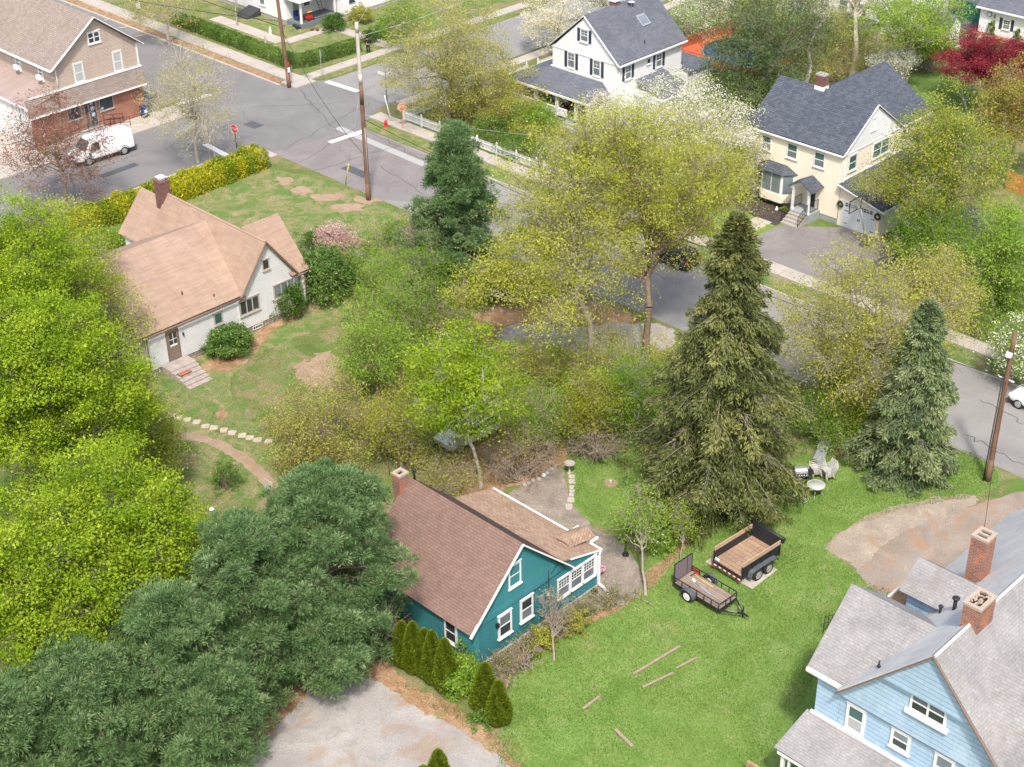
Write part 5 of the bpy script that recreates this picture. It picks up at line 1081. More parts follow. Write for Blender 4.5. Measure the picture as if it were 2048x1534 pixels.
bt('fallen bare branches arching over the side lawn', (1130, 1255, 835, 930), 1.1, 'dead leaves', n=120, size=.08, seed=77, ncl=220, limbs=26, bushy=True, bark='dead twig', clump=.5, twigr=.016)
bt('tan twiggy brush behind the tan lean to roof', (960, 1120, 870, 960), 1.4, 'dead leaves', n=1500, size=.09, seed=78, ncl=230, limbs=28, bushy=True, bark='dead twig', clump=.4)
bt('twiggy green brush behind the ridge of the teal house', (810, 960, 900, 1000), 1.6, 'olive leaves', n=3600, size=.09, seed=79, ncl=240, limbs=28, **k_)
bt('yellow green brush above the driveway puddle', (990, 1120, 690, 800), 1.8, 'olive leaves', n=5500, size=.10, seed=80, ncl=240, limbs=26, **k_)
bt('low brush between the two oaks', (1110, 1330, 660, 780), 1.4, 'chartreuse leaves', n=5500, size=.10, seed=81, ncl=300, limbs=30, **k_)
bt('leaning forked dead tree by the patio', (1000, 1110, 830, 960), 2.2, 'gold green leaves', n=500, size=.09, seed=82, ncl=30, limbs=6, bark='dead twig', trunk_r=.09, base=tuple(g(1008, 950)[:2]))
# -- big spruces
spruce('huge dark olive spruce right of the patio lawn', (-40.6, 56.6), 17.4, 4.4, seed=91, nbr=430, per=360, dead=26, nl=.24, droop=.32, ragged=.34, power=.72)
spruce('smaller grey green spruce beside the road at the right', (-34.7, 66.1), 10.9, 2.6, leaf='blue green needles', seed=92, nbr=280, per=290, nl=.24, droop=.22, power=.7, dead=6, ragged=.36, bare=.07)
# -- right hand trees
k_ = dict(clump=.42, lobe=.24)
bt('large olive gold tree between the two spruces', (1540, 1950, 480, 860), 6.0, 'olive leaves', n=19000, second=('oak catkin leaves', 9000, .12), size=.125, seed=93, ncl=620, limbs=34, trunk_r=.26, vbias=.12, bark='grey bark', base=tuple(g(1705, 830)[:2]), twigr=.017, **k_)
bt('orange gold budding tree behind the smaller spruce', (1800, 1960, 500, 690), 6.0, 'tan buds', n=9000, size=.12, seed=94, ncl=260, limbs=20, vbias=-.05, second=('gold green leaves', 5000, .12), **k_)
bt('upright yellow green tree right of the cream house', (1780, 2020, 190, 500), 6.5, 'gold green leaves', n=25000, size=.14, seed=95, ncl=520, limbs=34, vbias=.05, trunk_r=.2, second=('hedge leaves', 10000, .13), **k_)
bt('thin green tree in front of the garage roof of the cream house', (1700, 1850, 300, 440), 5.0, 'oak catkin leaves', n=6500, size=.11, seed=96, ncl=240, limbs=22, vbias=-.1, base=tuple(g(1840, 450)[:2]), bark='grey bark', **k_)
bt('dark green bushy tree right of the cream garage', (1790, 1930, 400, 540), 3.0, 'fresh green leaves', n=14000, size=.13, seed=97, ncl=260, limbs=24, vbias=-.2, bushy=True, clump=.42)
bt('bright green tree at the right edge', (1920, 2080, 400, 640), 4.5, 'fresh green leaves', n=17000, size=.15, seed=98, ncl=300, limbs=24, vbias=.15, **k_)
bt('green shrub tree under the bright green tree at the right edge', (1850, 1990, 500, 640), 2.5, 'fresh green leaves', n=9000, size=.13, seed=99, ncl=220, limbs=22, bushy=True, clump=.4)
bt('brown olive tree at the right edge below the maroon maple', (1955, 2120, 130, 350), 5.0, 'rust leaves', n=8000, size=.14, seed=100, ncl=300, limbs=24, second=('olive leaves', 17000, .14), **k_)
bt('maroon leaved maple near the right top corner', (1868, 2090, 60, 215), 4.2, 'maroon leaves', n=46000, size=.15, seed=101, ncl=420, limbs=34, name='maple_tree', bark='dark bark', lobe=.20, clump=.38, up=.7)
bt('bright green tree in front of the long white building', (1710, 1935, -50, 120), 6.5, 'fresh green leaves', n=13000, size=.16, seed=102, ncl=320, limbs=24, vbias=.3, trunk_r=.25, **k_)
bt('green tree low beside the small white shed', (1800, 1910, 50, 130), 2.5, 'fresh green leaves', n=9000, size=.14, seed=103, ncl=200, limbs=20, bushy=True, clump=.4)
bt('white flowering dogwood behind the cream house ridge', (1745, 1830, 95, 155), 2.3, 'white petals', n=6500, size=.15, seed=104, ncl=180, limbs=16, clump=.28, name='dogwood_tree', group='flowering dogwoods')
bt('white flowering tree at the right edge above the utility pole', (1985, 2080, 640, 760), 2.5, 'fresh green leaves', n=6500, size=.12, seed=105, ncl=180, limbs=16, second=('white petals', 3500, .14))
bt('dark conifer like hemlock over the orange pool deck', (1420, 1650, -50, 230), 6.5, 'hemlock needles', n=42000, size=.18, seed=106, ncl=760, limbs=36, trunk_r=.22, name='hemlock_tree', aspect=.3, clump=.5, lobe=.24, up=.2)
bt('second hemlock low in front of the orange deck', (1410, 1560, 130, 240), 3.0, 'hemlock needles', n=24000, size=.18, seed=107, ncl=260, limbs=22, name='hemlock_tree', aspect=.3, clump=.5)
bt('tall thin budding tree between the hemlock and the cream chimney', (1560, 1700, -120, 170), 6.0, 'tan buds', n=5200, size=.12, seed=108, ncl=260, limbs=26, trunk_r=.24, base=tuple(g(1612, 205)[:2]), bark='pale bark', clump=.5, second=('fresh green leaves', 4000, .11))
bt('ivy clad thick trunked tree behind the cream chimney', (1640, 1790, -180, 120), 7.0, 'tan buds', n=4200, size=.12, seed=109, ncl=220, limbs=22, trunk_r=.34, base=tuple(g(1702, 165)[:2]), bark='pale bark', clump=.5)
bt('tangled bare brush behind the cream house chimney', (1590, 1740, 90, 160), 1.6, 'olive leaves', n=5000, size=.11, seed=110, ncl=260, limbs=30, bushy=True, bark='dead twig', clump=.5)
bt('pale budding tree in front of the tan shed', (1620, 1740, 20, 110), 3.0, 'chartreuse leaves', n=6000, size=.12, seed=111, ncl=220, limbs=20, second=('white petals', 1500, .11))
bt('slim green tree at the back corner of the orange deck', (1480, 1600, -80, 60), 5.0, 'oak catkin leaves', n=8000, size=.13, seed=112, ncl=220, limbs=20)
for i, (q, lb) in enumerate([((1590, 1700, 780, 900), 'green bush between the big spruce and the patio table'), ((1690, 1790, 790, 900), 'yellow green bush below the olive gold tree'), ((1745, 1850, 730, 890), 'gold green bush against the smaller spruce'), ((1600, 1730, 690, 820), 'grey green brush at the foot of the olive gold tree')]):
    bt(lb, q, 1.3, ['fresh green leaves', 'gold green leaves', 'gold green leaves', 'olive leaves'][i], n=7500, size=.10, seed=120 + i, ncl=220, limbs=24, bushy=True, clump=.35, vbias=-.12)
bt('leafy young tree with slender trunk at the patio edge', (1215, 1330, 960, 1090), 3.0, 'fresh green leaves', n=2600, size=.12, seed=126, ncl=110, limbs=14, trunk_r=.10, base=tuple(g(1292, 1192)[:2]), bark='grey bark', vbias=.1)
bt('yellow green sapling behind the utility trailer ramp', (1330, 1400, 1010, 1100), 1.5, 'lime leaves', n=900, size=.12, seed=127, ncl=60, limbs=8, trunk_r=.05, base=tuple(g(1362, 1130)[:2]), bark='grey bark')
bt('pruned bare crape myrtle by the teal gable wall', (1065, 1145, 1170, 1280), 1.7, 'olive leaves', n=260, size=.07, seed=128, ncl=150, limbs=40, trunk_r=.08, base=tuple(g(1108, 1322)[:2]), bark='dead twig', lowest=.25, clump=.2)
bt('short bare stump shrub in front of the teal gable wall', (1015, 1090, 1270, 1345), .9, 'olive leaves', n=420, size=.07, seed=129, ncl=70, limbs=16, bushy=True, bark='dead twig', clump=.2)
bt('bare vine like branches at the left corner of the teal house', (710, 820, 1200, 1330), 1.3, 'dead leaves', n=200, size=.08, seed=130, ncl=60, limbs=16, bushy=True, bark='dead twig', clump=.4, twigr=.02)
# -- shrubs round the cottage
G3 = 'rhododendrons round the cottage'
shrub('tall dark rhododendron at the right end of the cottage', 652, 600, 1.75, 3.6, 'rhododendron leaves', 15000, .17, 131, group=G3, aspect=.35, lump=.12)
shrub('round rhododendron between the stone steps and the basement window', 462, 706, 1.45, 1.7, 'rhododendron leaves', 10000, .16, 132, group=G3, aspect=.35, lump=.10)
shrub('leggy grey green rhododendron under the row of cottage windows', 574, 632, 1.25, 2.3, 'boxwood leaves', 7500, .14, 133, group=G3, aspect=.4, lump=.16)
shrub('small dark evergreen behind the tall rhododendron', 640, 500, 1.3, 1.5, 'boxwood leaves', 5000, .10, 134)
bt('pink flowering dogwood beyond the tall rhododendron', (635, 720, 448, 520), 2.1, 'pink petals', n=5500, size=.13, seed=135, ncl=200, limbs=18, clump=.25, name='dogwood_tree')
shrub('bright green shrub at the left back corner of the cottage', 215, 510, 1.5, 1.9, 'fresh green leaves', 8000, .11, 136)
shrub('prickly green bush at the dirt path end', 452, 975, .9, 1.5, 'hedge leaves', 2600, .08, 137, stems=40)
shrub('dark low evergreen ringed by stones under the oak branch', 985, 598, 2.0, 1.3, 'boxwood leaves', 6500, .11, 138)
shrub('round dark yew by the porch steps of the top white house', 667, 60, 1.15, 1.6, 'boxwood leaves', 6000, .11, 139)
shrub('tan tipped bush beyond the round dark yew', 722, 45, 1.25, 1.5, 'olive leaves', 5000, .11, 140)
shrub('loose green bush left of the large yellow tan tree', 780, 72, 1.7, 1.6, 'hedge leaves', 6500, .12, 141)
shrub('brown dried shrub between the pines and the teal house', 815, 1225, .7, 1.9, 'dead leaves', 3600, .11, 142)
shrub('rusty low shrub behind the first arborvitae', 790, 1275, .7, 1.0, 'dead leaves', 2400, .10, 143)
shrub('dark green climbing plant at the teal house corner', 795, 1220, .7, 2.6, 'boxwood leaves', 3500, .10, 144)
shrub('bright green bush between the two arborvitae groups', 930, 1375, 1.05, 1.5, 'fresh green leaves', 6500, .11, 145)
shrub('tall thin rose bush against the left teal wall', 925, 1330, .45, 1.6, 'fresh green leaves', 1300, .08, 146, stems=24)
shrub('leafy tuft below the last arborvitae pair', 975, 1440, .8, .6, 'hedge leaves', 2600, .10, 147)
shrub('yellow flowering shrub by the teal gable wall', 1085, 1295, .7, 1.0, 'gold green leaves', 2400, .09, 148, stems=30)
shrub('dry weedy shrub below the sunroom windows', 1150, 1255, .8, .9, 'olive leaves', 2200, .09, 149, stems=30)
shrub('white flowering shrub beside the patio', 1320, 1095, .9, .9, 'fresh green leaves', 2600, .10, 150, second=('white petals', 120, .13))
shrub('green shrub beside the black lamp post', 1345, 1075, .9, 1.1, 'hedge leaves', 3000, .10, 151)
shrub('weedy green clump behind the lamp post', 1270, 1065, 1.0, .7, 'fresh green leaves', 2800, .09, 152, stems=20)
# -- hedges
hedge('long forsythia hedge of yellow and green along the street behind the cottage', [(-96.9, 45), (-96.3, 50), (-95.9, 60), (-96.2, 68.0)], 2.0, 1.75, 'forsythia leaves', 46000, .12, 161, second=('lime leaves', 9000, .12))
hedge('clipped green hedge round the corner lawn at the top', [(-132, 84.2), (-112.6, 84.0), (-111.9, 85), (-111.6, 91.4)], 1.3, 1.25, 'hedge leaves', 48000, .10, 162, lump=.05)
shrub('brown barberry end of the clipped hedge', 740, 85, .9, 1.2, 'boxwood leaves', 3500, .09, 163)
# -- arborvitae
for i, (x, y, h, lb) in enumerate([(808, 1328, 2.3, 'leftmost arborvitae by the teal house wall'), (830, 1340, 2.6, 'second arborvitae from the left by the teal house'), (852, 1345, 2.35, 'third arborvitae from the left by the teal house'), (868, 1362, 2.7, 'fourth arborvitae from the left, just before the tall right one'), (893, 1378, 2.7, 'tall arborvitae at the right end of the row of five'),
                                   (972, 1420, 2.5, 'left and taller arborvitae of the lower pair'), (998, 1445, 2.2, 'right and shorter arborvitae of the lower pair'), (880, 1585, 2.2, 'lone arborvitae at the bottom edge of the photo'), (850, 1600, 1.7, 'tip of a small arborvitae at the bottom edge, left of the lone one')]):
    arborvitae(lb, g(x, y), h * .98, .58 + .05 * (i % 3), 170 + i)
# -- scrub floor and grass
def thicket(label, poly, n, leaf, seed, hmin=1.2, hmax=3.0, nl=420, size=.12, stems=5):
    rs = np.random.RandomState(seed); poly = np.array([p[:2] for p in poly], float); lo, hi = poly.min(0), poly.max(0); P = []
    while len(P) < n:
        q = lo + rs.rand(2) * (hi - lo)
        if inside_dist(q[None], poly)[0] > 0: P.append(q)
    S = []; L = []; V_ = []
    for q in P:
        h = rs.uniform(hmin, hmax); r = h * rs.uniform(.28, .45); vb = rs.randn() * .16; cs = []
        for k in range(stems):
            a = rs.rand() * 6.28; e = np.array([q[0] + math.cos(a) * r, q[1] + math.sin(a) * r, h * rs.uniform(.6, 1.1)]); b_ = np.array([q[0] + rs.randn() * .15, q[1] + rs.randn() * .15, 0]); m_ = (b_ + e) / 2 + rs.randn(3) * .1
            S += [[*b_, *m_, .025, .017], [*m_, *e, .017, .006]]; cs += [e, m_ + (e - m_) * .5, m_ + rs.randn(3) * .2]
            for _ in range(4): t_ = rs.uniform(.3, 1); p_ = m_ + (e - m_) * t_; S.append([*p_, *(p_ + rs.randn(3) * .3), .008, .003])
        cs = np.array(cs); c_ = cs[rs.randint(len(cs), size=nl)] + rs.randn(nl, 3) * [r * .45, r * .45, h * .10]; c_[:, 2] = np.maximum(c_[:, 2], .05); L.append(c_); V_.append(np.clip(.48 + vb + rs.randn(nl) * .2, 0, 1))
    C_ = np.concatenate(L); V = leaf_mesh(rs, C_, size, .6, .35); o = npmesh('thicket_leaves', V, np.arange(len(V)).reshape(-1, 4), leaf, None, np.concatenate(V_)); tag(o, label, 'thicket', kind='stuff')
    V, F = segs_mesh(S, 4); o2 = npmesh('stems', V, F, 'dead twig', o); return o
thicket('continuous fresh green scrub between the cottage lawn and the road', P_((700, 560), (760, 470), (860, 500), (930, 620), (950, 700), (900, 760), (780, 760), (690, 700)), 70, 'fresh green leaves', 301)
thicket('olive brown scrub below the lime green young maple', P_((560, 960), (560, 860), (700, 780), (850, 760), (1000, 780), (1040, 860), (980, 940), (880, 960), (780, 930), (700, 980)), 60, 'olive leaves', 302, hmax=2.4, nl=260)
thicket('green scrub in front of the oaks', P_((960, 760), (1050, 720), (1190, 770), (1330, 760), (1320, 850), (1180, 880), (1080, 900), (980, 860)), 66, 'fresh green leaves', 303, hmax=2.6)
thicket('yellow green scrub under the oaks and beside the big spruce', P_((1000, 720), (1150, 740), (1330, 700), (1340, 800), (1200, 850), (1050, 860)), 34, 'gold green leaves', 304, hmax=2.6, nl=300)
thicket('dense green scrub between the two spruces', P_((1590, 820), (1700, 780), (1850, 800), (1840, 880), (1760, 920), (1650, 905), (1590, 890)), 44, 'fresh green leaves', 305, hmax=2.4)
thicket('mixed green growth along the far side of the road at the right', P_((1790, 500), (1900, 470), (2048, 560), (2048, 700), (1960, 690), (1860, 600)), 60, 'fresh green leaves', 306, hmax=2.6)
thicket('olive green growth behind the white picket fence', P_((860, 205), (960, 170), (1050, 235), (1180, 310), (1225, 380), (1080, 318), (960, 262)), 50, 'oak catkin leaves', 307, hmin=.8, hmax=2.0, nl=300)
thicket('low dry weeds and twigs along the teal house wall', P_((955, 1350), (1100, 1262), (1195, 1200), (1270, 1190), (1225, 1215), (1130, 1262), (1040, 1325), (1000, 1390)), 46, 'dry grass blades', 309, hmin=.35, hmax=1.1, nl=110, size=.09)
thicket('green growth round the sheds beyond the cream house', P_((1560, 100), (1700, 60), (1860, 90), (1850, 150), (1720, 170), (1600, 180)), 50, 'olive leaves', 308, hmin=1, hmax=2.6, nl=300)
th = P_((700, 480), (860, 420), (920, 520), (930, 640), (980, 700), (1120, 740), (1330, 760), (1330, 850), (1150, 890), (1110, 920), (1000, 985), (900, 960), (800, 930), (700, 1000), (560, 980), (540, 900), (700, 780), (690, 600))
grasses('undergrowth', 'tan and green scrubby undergrowth of the thicket', [th], 50, .38, 'dry grass blades', 181, .018)
grasses('undergrowth', 'green undergrowth at the foot of the spruces', [P_((1330, 1090), (1400, 1050), (1560, 960), (1600, 900), (1720, 900), (1760, 930), (1800, 860), (1600, 820), (1300, 850), (1290, 960), (1270, 1040))], 60, .25, 'grass blades', 182, .018)
grasses('weeds', 'dry weeds along the teal house and the lot edge', [P_((1000, 1330), (1100, 1270), (1230, 1215), (1290, 1180), (1230, 1190), (1120, 1215), (1010, 1300)), P_((960, 1480), (1000, 1440), (1040, 1480), (1060, 1560), (1000, 1520)), P_((780, 1360), (900, 1400), (980, 1470), (900, 1440), (800, 1380))], 150, .28, 'dry grass blades', 183, .012)
LAWN = P_((985, 1600), (1000, 1440), (1040, 1330), (1130, 1265), (1230, 1220), (1290, 1160), (1285, 1110), (1360, 1085), (1390, 1040), (1560, 965), (1590, 900), (1650, 915), (1760, 935), (1860, 905), (1950, 895), (2010, 960), (1960, 995), (1850, 1010), (1760, 1035), (1690, 1060), (1650, 1100), (1700, 1130), (1730, 1170), (1850, 1190), (1800, 1240), (1640, 1340), (1560, 1460), (1500, 1600))
grasses('grass', 'lush green grass of the front lawn', [LAWN], 480, .075, 'grass blades', 184, .016)
grasses('grass', 'lush green grass of the small lawn beside the patio', [P_((1140, 945), (1150, 905), (1250, 870), (1290, 880), (1300, 1000), (1270, 1030), (1215, 1065), (1160, 1030), (1140, 1000))], 420, .07, 'grass blades', 185, .016)
grasses('grass', 'patchy grass of the cottage lawn', [P_((500, 720), (640, 640), (690, 700), (690, 780), (560, 860), (540, 930), (330, 820), (300, 780), (420, 790)), P_((320, 880), (430, 890), (520, 960), (560, 1000), (440, 1050), (330, 1000))], 90, .07, 'dry grass blades', 186, .018)
# ---------------------------------------------------------------- street furniture
mat('brown pole wood', (.185, .105, .068), .9, .35, 1.2); mat('grey pole wood', (.52, .46, .41), .9, .2, 1.2); mat('cable', (.03, .03, .035), .6, .05); mat('pale cable', (.45, .45, .45), .6, .05)
mat('sign red', (.62, .04, .045), .5, .06); mat('faded sign', (.72, .22, .15), .6, .2, 5); mat('sign back', (.42, .46, .46), .45, .08, metal=.3); mat('sign white', (.78, .78, .78), .5, .04)
mat('hydrant red', (.58, .02, .03), .4, .08); mat('mailbox blue', (.025, .05, .16), .4, .08); mat('rusty post', (.50, .20, .12), .7, .2, 4); mat('safety yellow', (.75, .48, .05), .6, .08)
def pole(label, base, h, lean, r0, r1, split=None, name='utility_pole'):
    T = thing(name, label, 'pole', (base[0], base[1], 0), group='wooden utility poles'); P = lambda z: np.array([base[0] + lean[0] * z, base[1] + lean[1] * z, z])
    def seg(z0, z1, m):
        mb = MB(); n = 6
        for i in range(n): a = z0 + (z1 - z0) * i / n; b = z0 + (z1 - z0) * (i + 1) / n; mb.tube(P(a), P(b), r0 + (r1 - r0) * a / h, r0 + (r1 - r0) * b / h, 12, caps=(i in (0, n - 1)))
        mb.build('shaft', m, T)
    if split: seg(-.2, split, 'brown pole wood'); seg(split, h, 'grey pole wood')
    else: seg(-.2, h, 'brown pole wood')
    return T, P
PL, pL = pole('leaning brown utility pole with street lamp at the far street corner', (-108.53, 80.42), 10.5, (-.066, 0), .19, .13)
mb = MB(); mb.tube(pL(5.75), (-106.9, 80.4, 6.15), .035); mb.tube(pL(5.2), (-107.9, 80.4, 5.95), .02); mb.build('lamp_arm', 'grey metal', PL)
mb = MB(); mb.prism([(-107.0, 80.25, 6.1), (-107.0, 80.55, 6.1), (-106.2, 80.58, 6.05), (-106.05, 80.4, 6.05), (-106.2, 80.22, 6.05)], (0, 0, .2)); mb.lathe((-106.5, 80.4, 5.98), [(.08, -.08), (.18, 0), (.18, .08)], 10); mb.build('lamp_head', 'dark metal', PL, bevel=.02)
mb = MB(); mb.box(-108.35, -108.30, 80.3, 80.5, 2.15, 2.4); mb.build('tag', 'sign red', PL)
mb = MB(); mb.box(-108.36, -108.31, 80.28, 80.52, 1.5, 1.95); mb.build('notice', 'sign white', PL)
P1, p1 = pole('tall utility pole, brown below and bare grey above, beside the cottage lawn', (-84.75, 69.35), 14.1, (0, 0), .20, .13, split=9.4)
mb = MB(); mb.tube((-84.53, 69.3, 0), (-84.56, 69.3, 6), .03); mb.build('conduit', 'grey metal', P1)
PR, pR = pole('brown utility pole beside the road near the smaller spruce', (-30.86, 68.4), 9.55, (0, .012), .17, .12)
mb = MB(); mb.tube((-31.02, 68.2, 0), (-31.0, 68.3, 6.8), .035); mb.build('conduit', 'cable', PR)
mb = MB(); mb.box(-31.0, -30.7, 68.15, 68.35, 8.1, 8.35); mb.beam((-31.3, 68.5, 6.6), (-30.4, 68.5, 6.6), .06, .06); mb.build('bracket', 'white metal', PR)
def wire(label, a, b, sag=.03, r=.018, m='cable', n=14):
    a = np.array(a, float); b = np.array(b, float); L = np.linalg.norm(b - a); pts = [a + (b - a) * t - np.array([0, 0, 4 * sag * L * t * (1 - t)]) for t in np.linspace(0, 1, n)]
    mb = MB(); mb.path(pts, r, 5); o = mb.build('overhead_cable', m); return tag(o, label, 'cable')
wire('black cable running from the lamp pole off the left top of the photo', pL(5.6), (-150, 79.5, 7.2), .012, .03)
wire('second black cable sagging from the lamp pole past the tan shop', pL(6.1), (-150, 70, 6.5), .02, .025)
wire('pale cable from the lamp pole down across the crossing to the tall pole', pL(5.3), p1(3.6), .035, .02)
wire('thin cable from the tall pole top toward the top of the photo', p1(13.9), (-110, 96, 11), .02, .018, 'pale cable')
wire('thin cable from the tall pole toward the yellow tan tree', p1(13.0), (-98, 120, 12), .03, .018, 'pale cable')
wire('thick black cable from the right utility pole toward the oaks', pR(6.6), (-84.6, 69.4, 6.6), .018, .022)
wire('black cable from the right utility pole off the right edge', pR(6.6), (0, 70.5, 8.2), .02, .03)
wire('black service cable from the right pole down to the blue house', pR(6.5), (-22.7, 51.0, 8.6), .03, .013)
wire('second thin service cable from the right pole to the blue house', (-30.2, 69.6, 6.2), (-21.5, 54.0, 9.0), .03, .013)
wire('service wire from the street to the corner of the cream house', (-84.6, 69.4, 7.0), (-56.6, 90.1, 4.9), .01, .010, 'pale cable')
# guy wire with yellow guard
a = g(691, 369); T = thing('guy_wire', 'guy wire with a yellow guard anchoring the tall pole', 'guy wire', a)
b = np.array(p1(9.3)); mb = MB(); mb.tube(a, b, .012, n=5); mb.build('cable', 'pale cable', T); d = (b - a) / np.linalg.norm(b - a); mb = MB(); mb.tube(a + d * .1, a + d * 2.2, .045); mb.build('guard', 'safety yellow', T)
def text_mesh(txt, size, m, parent, loc, rot, name='lettering'):
    cu = bpy.data.curves.new(name, 'FONT'); cu.body = txt; cu.size = size; cu.extrude = .004; cu.align_x = 'CENTER'; cu.align_y = 'CENTER'
    o = bpy.data.objects.new(name, cu); dg = bpy.context.evaluated_depsgraph_get(); C.objects.link(o); dg.update()
    me = bpy.data.meshes.new_from_object(o.evaluated_get(bpy.context.evaluated_depsgraph_get())); bpy.data.objects.remove(o); me.materials.clear(); me.materials.append(MATS[m])
    q = bpy.data.objects.new(name, me); C.objects.link(q); q.parent = parent; q.location = loc; q.rotation_euler = rot; return q
def stopsign(label, base, h, rz, face, post, group='stop signs at the crossing'):
    T = thing('stop_sign', label, 'stop sign', (base[0], base[1], 0), rz, group)   # local: faces -y
    mb = MB(); mb.box(-.03, .03, 0, .03, -.1, h + .1); mb.build('post', post, T, local=True)
    oc = lambda r, y: [(r * math.cos(math.pi / 8 + i * math.pi / 4), y, h - .3 + r * math.sin(math.pi / 8 + i * math.pi / 4)) for i in range(8)]
    mb = MB(); mb.prism(oc(.40, -.004), (0, -.006, 0)); pl_ = mb.build('plate', 'sign back', T, local=True)
    mb = MB(); mb.prism(oc(.398, -.011), (0, -.003, 0)); mb.build('border', 'sign white', pl_, local=True)
    mb = MB(); mb.prism(oc(.368, -.015), (0, -.003, 0)); mb.build('face', face, pl_, local=True)
    text_mesh('STOP', .30, 'sign white', pl_, (0, -.022, h - .3), (math.pi / 2, 0, 0)); return T
stopsign('red stop sign facing the viewer beside the forsythia hedge', g(474, 304), 2.35, .25, 'sign red', 'dark metal')
stopsign('stop sign seen from its grey back by the clipped hedge corner', g(644, 156), 2.6, math.pi - .45, 'sign red', 'sign back')
stopsign('faded orange stop sign beside the fire hydrant', g(806, 259), 2.35, 1.1, 'faded sign', 'rusty post')
T = thing('street_name_sign', 'street name sign with two white blades on a black post', 'street sign', g(774, 207))
b = g(774, 207); mb = MB(); mb.tube((b[0], b[1], 0), (b[0], b[1], 2.95), .035); mb.build('post', 'dark metal', T)
mb = MB(); mb.box(b[0] - 1.0, b[0] - .06, b[1] - .012, b[1] + .012, 2.55, 2.8); mb.build('blade', 'sign white', T); mb = MB(); mb.box(b[0] - .012, b[0] + .012, b[1] + .05, b[1] + 1.0, 2.55, 2.8); mb.build('blade', 'sign white', T)
b = g(783, 244); mb = MB(); mb.tube(b, (b[0] - .55, b[1] - .15, 2.35), .045); tag(mb.build('leaning_post', 'sign white'), 'thin white post leaning over beside the hydrant', 'post')
b = g(281, 50); T = thing('parking_sign', 'small parking sign on a post at the pavement edge, top left', 'sign', b); mb = MB(); mb.tube(b, (b[0], b[1], 2.3), .035); mb.build('post', 'dark metal', T); mb = MB(); mb.box(b[0] + .03, b[0] + .05, b[1] - .25, b[1] + .25, 1.7, 2.3); mb.build('plate', 'sign white', T)
# hydrant
b = g(772, 255); T = thing('fire_hydrant', 'bright red fire hydrant on the street corner', 'hydrant', b)
mb = MB(); mb.lathe(b, [(.17, 0), (.17, .04), (.12, .06), (.12, .45), (.14, .47), (.14, .52), (.11, .55), (.08, .64), (.03, .68)], 14); mb.build('barrel', 'hydrant red', T)
mb = MB(); mb.tube(b + [0, 0, .66], b + [0, 0, .72], .03, n=5); mb.build('valve_nut', 'hydrant red', T)
for v in ((.2, 0), (-.2, 0), (0, -.22)): mb = MB(); mb.tube(b + [0, 0, .38], b + [v[0], v[1], .38], .055); mb.build('outlet', 'hydrant red', T)
# mailbox
b = np.array([-111.95, 67.15, 0.]); T = thing('mailbox', 'dark blue street mailbox at the corner of the brick shop front', 'mailbox', b)
mb = MB(); pr = [(-.27, .2), (-.27, .95)] + [(-.27 * math.cos(t), .95 + .27 * math.sin(t)) for t in np.linspace(0, math.pi, 9)[1:-1]] + [(.27, .95), (.27, .2)]
mb.prism([(b[0] + x, b[1] - .25, z) for x, z in pr], (0, .5, 0)); mb.build('body', 'mailbox blue', T)
for sx in (-.22, .22):
    for sy in (-.2, .2): mb = MB(); mb.box(b[0] + sx - .03, b[0] + sx + .03, b[1] + sy - .03, b[1] + sy + .03, 0, .2); mb.build('leg', 'mailbox blue', T)
mb = MB(); mb.box(b[0] + .27, b[0] + .28, b[1] - .15, b[1] + .15, .6, .85); mb.build('notice', 'sign white', T)
# flag on the brick wall
T = thing('flag', 'red white and blue striped flag hanging on the brick wall above the van', 'flag', (-112.4, 57.6, 1.5)); mb = MB(); mb.tube((-112.55, 57.6, 1.6), (-111.7, 57.5, 2.6), .02); mb.build('flagpole', 'sign white', T)
cl = MB(); rd = MB()
for i in range(7):
    z0 = 2.35 - i * .0; x0 = -111.8 - i * .085; (cl if i % 2 else rd).prism([(x0, 57.5 + .02 * math.sin(i), 2.45 - i * .1), (x0 - .085, 57.5 + .02 * math.sin(i + 1), 2.35 - i * .1), (x0 - .085, 57.5, 1.25 - i * .04), (x0, 57.5, 1.28 - i * .04)], (0, .01, 0))
f_ = cl.build('cloth', 'sign white', T); rd.build('red_stripes', 'sign red', f_); mb = MB(); mb.prism([(-111.8, 57.49, 2.4), (-112.15, 57.49, 2.0), (-112.15, 57.49, 1.7), (-111.8, 57.49, 1.95)], (0, -.01, 0)); mb.build('canton', 'mailbox blue', f_)

# ---------------------------------------------------------------- vehicles
mat('white car paint', (.78, .78, .79), .22, .03, 1, spec=.6); mat('silver car paint', (.68, .70, .73), .3, .05, 1, metal=.2, spec=.6); mat('black car paint', (.025, .028, .035), .2, .1, 1, spec=.6)
mat('tyre rubber', (.025, .025, .026), .85, .15, 8); mat('steel rim', (.50, .50, .50), .35, .1, metal=.6); mat('white rim', (.70, .70, .68), .5, .08); mat('tail light red', (.45, .015, .02), .3, .05); mat('headlamp', (.6, .62, .62), .15, .05); mat('dark plastic', (.05, .05, .055), .6, .1)
def wheel(T, x, y, z, r, wd, rim='steel rim', axis='y'):
    mb = MB(); h = wd / 2; mb.lathe((x, y, z), [(r * .62, -h), (r * .93, -h), (r, -h * .7), (r, h * .7), (r * .93, h), (r * .62, h)], 20, axis); wl = mb.build('wheel', 'tyre rubber', T, local=True)
    mb = MB(); mb.lathe((x, y, z), [(r * .12, -h * 1.16), (r * .2, -h * 1.05), (r * .5, -h * 1.03), (r * .62, -h * 1.12), (r * .66, -h * 1.02), (r * .66, h * 1.02), (r * .62, h * 1.12), (r * .5, h * 1.03), (r * .2, h * 1.05), (r * .12, h * 1.16)], 16, axis); mb.build('rim', rim, wl, local=True)
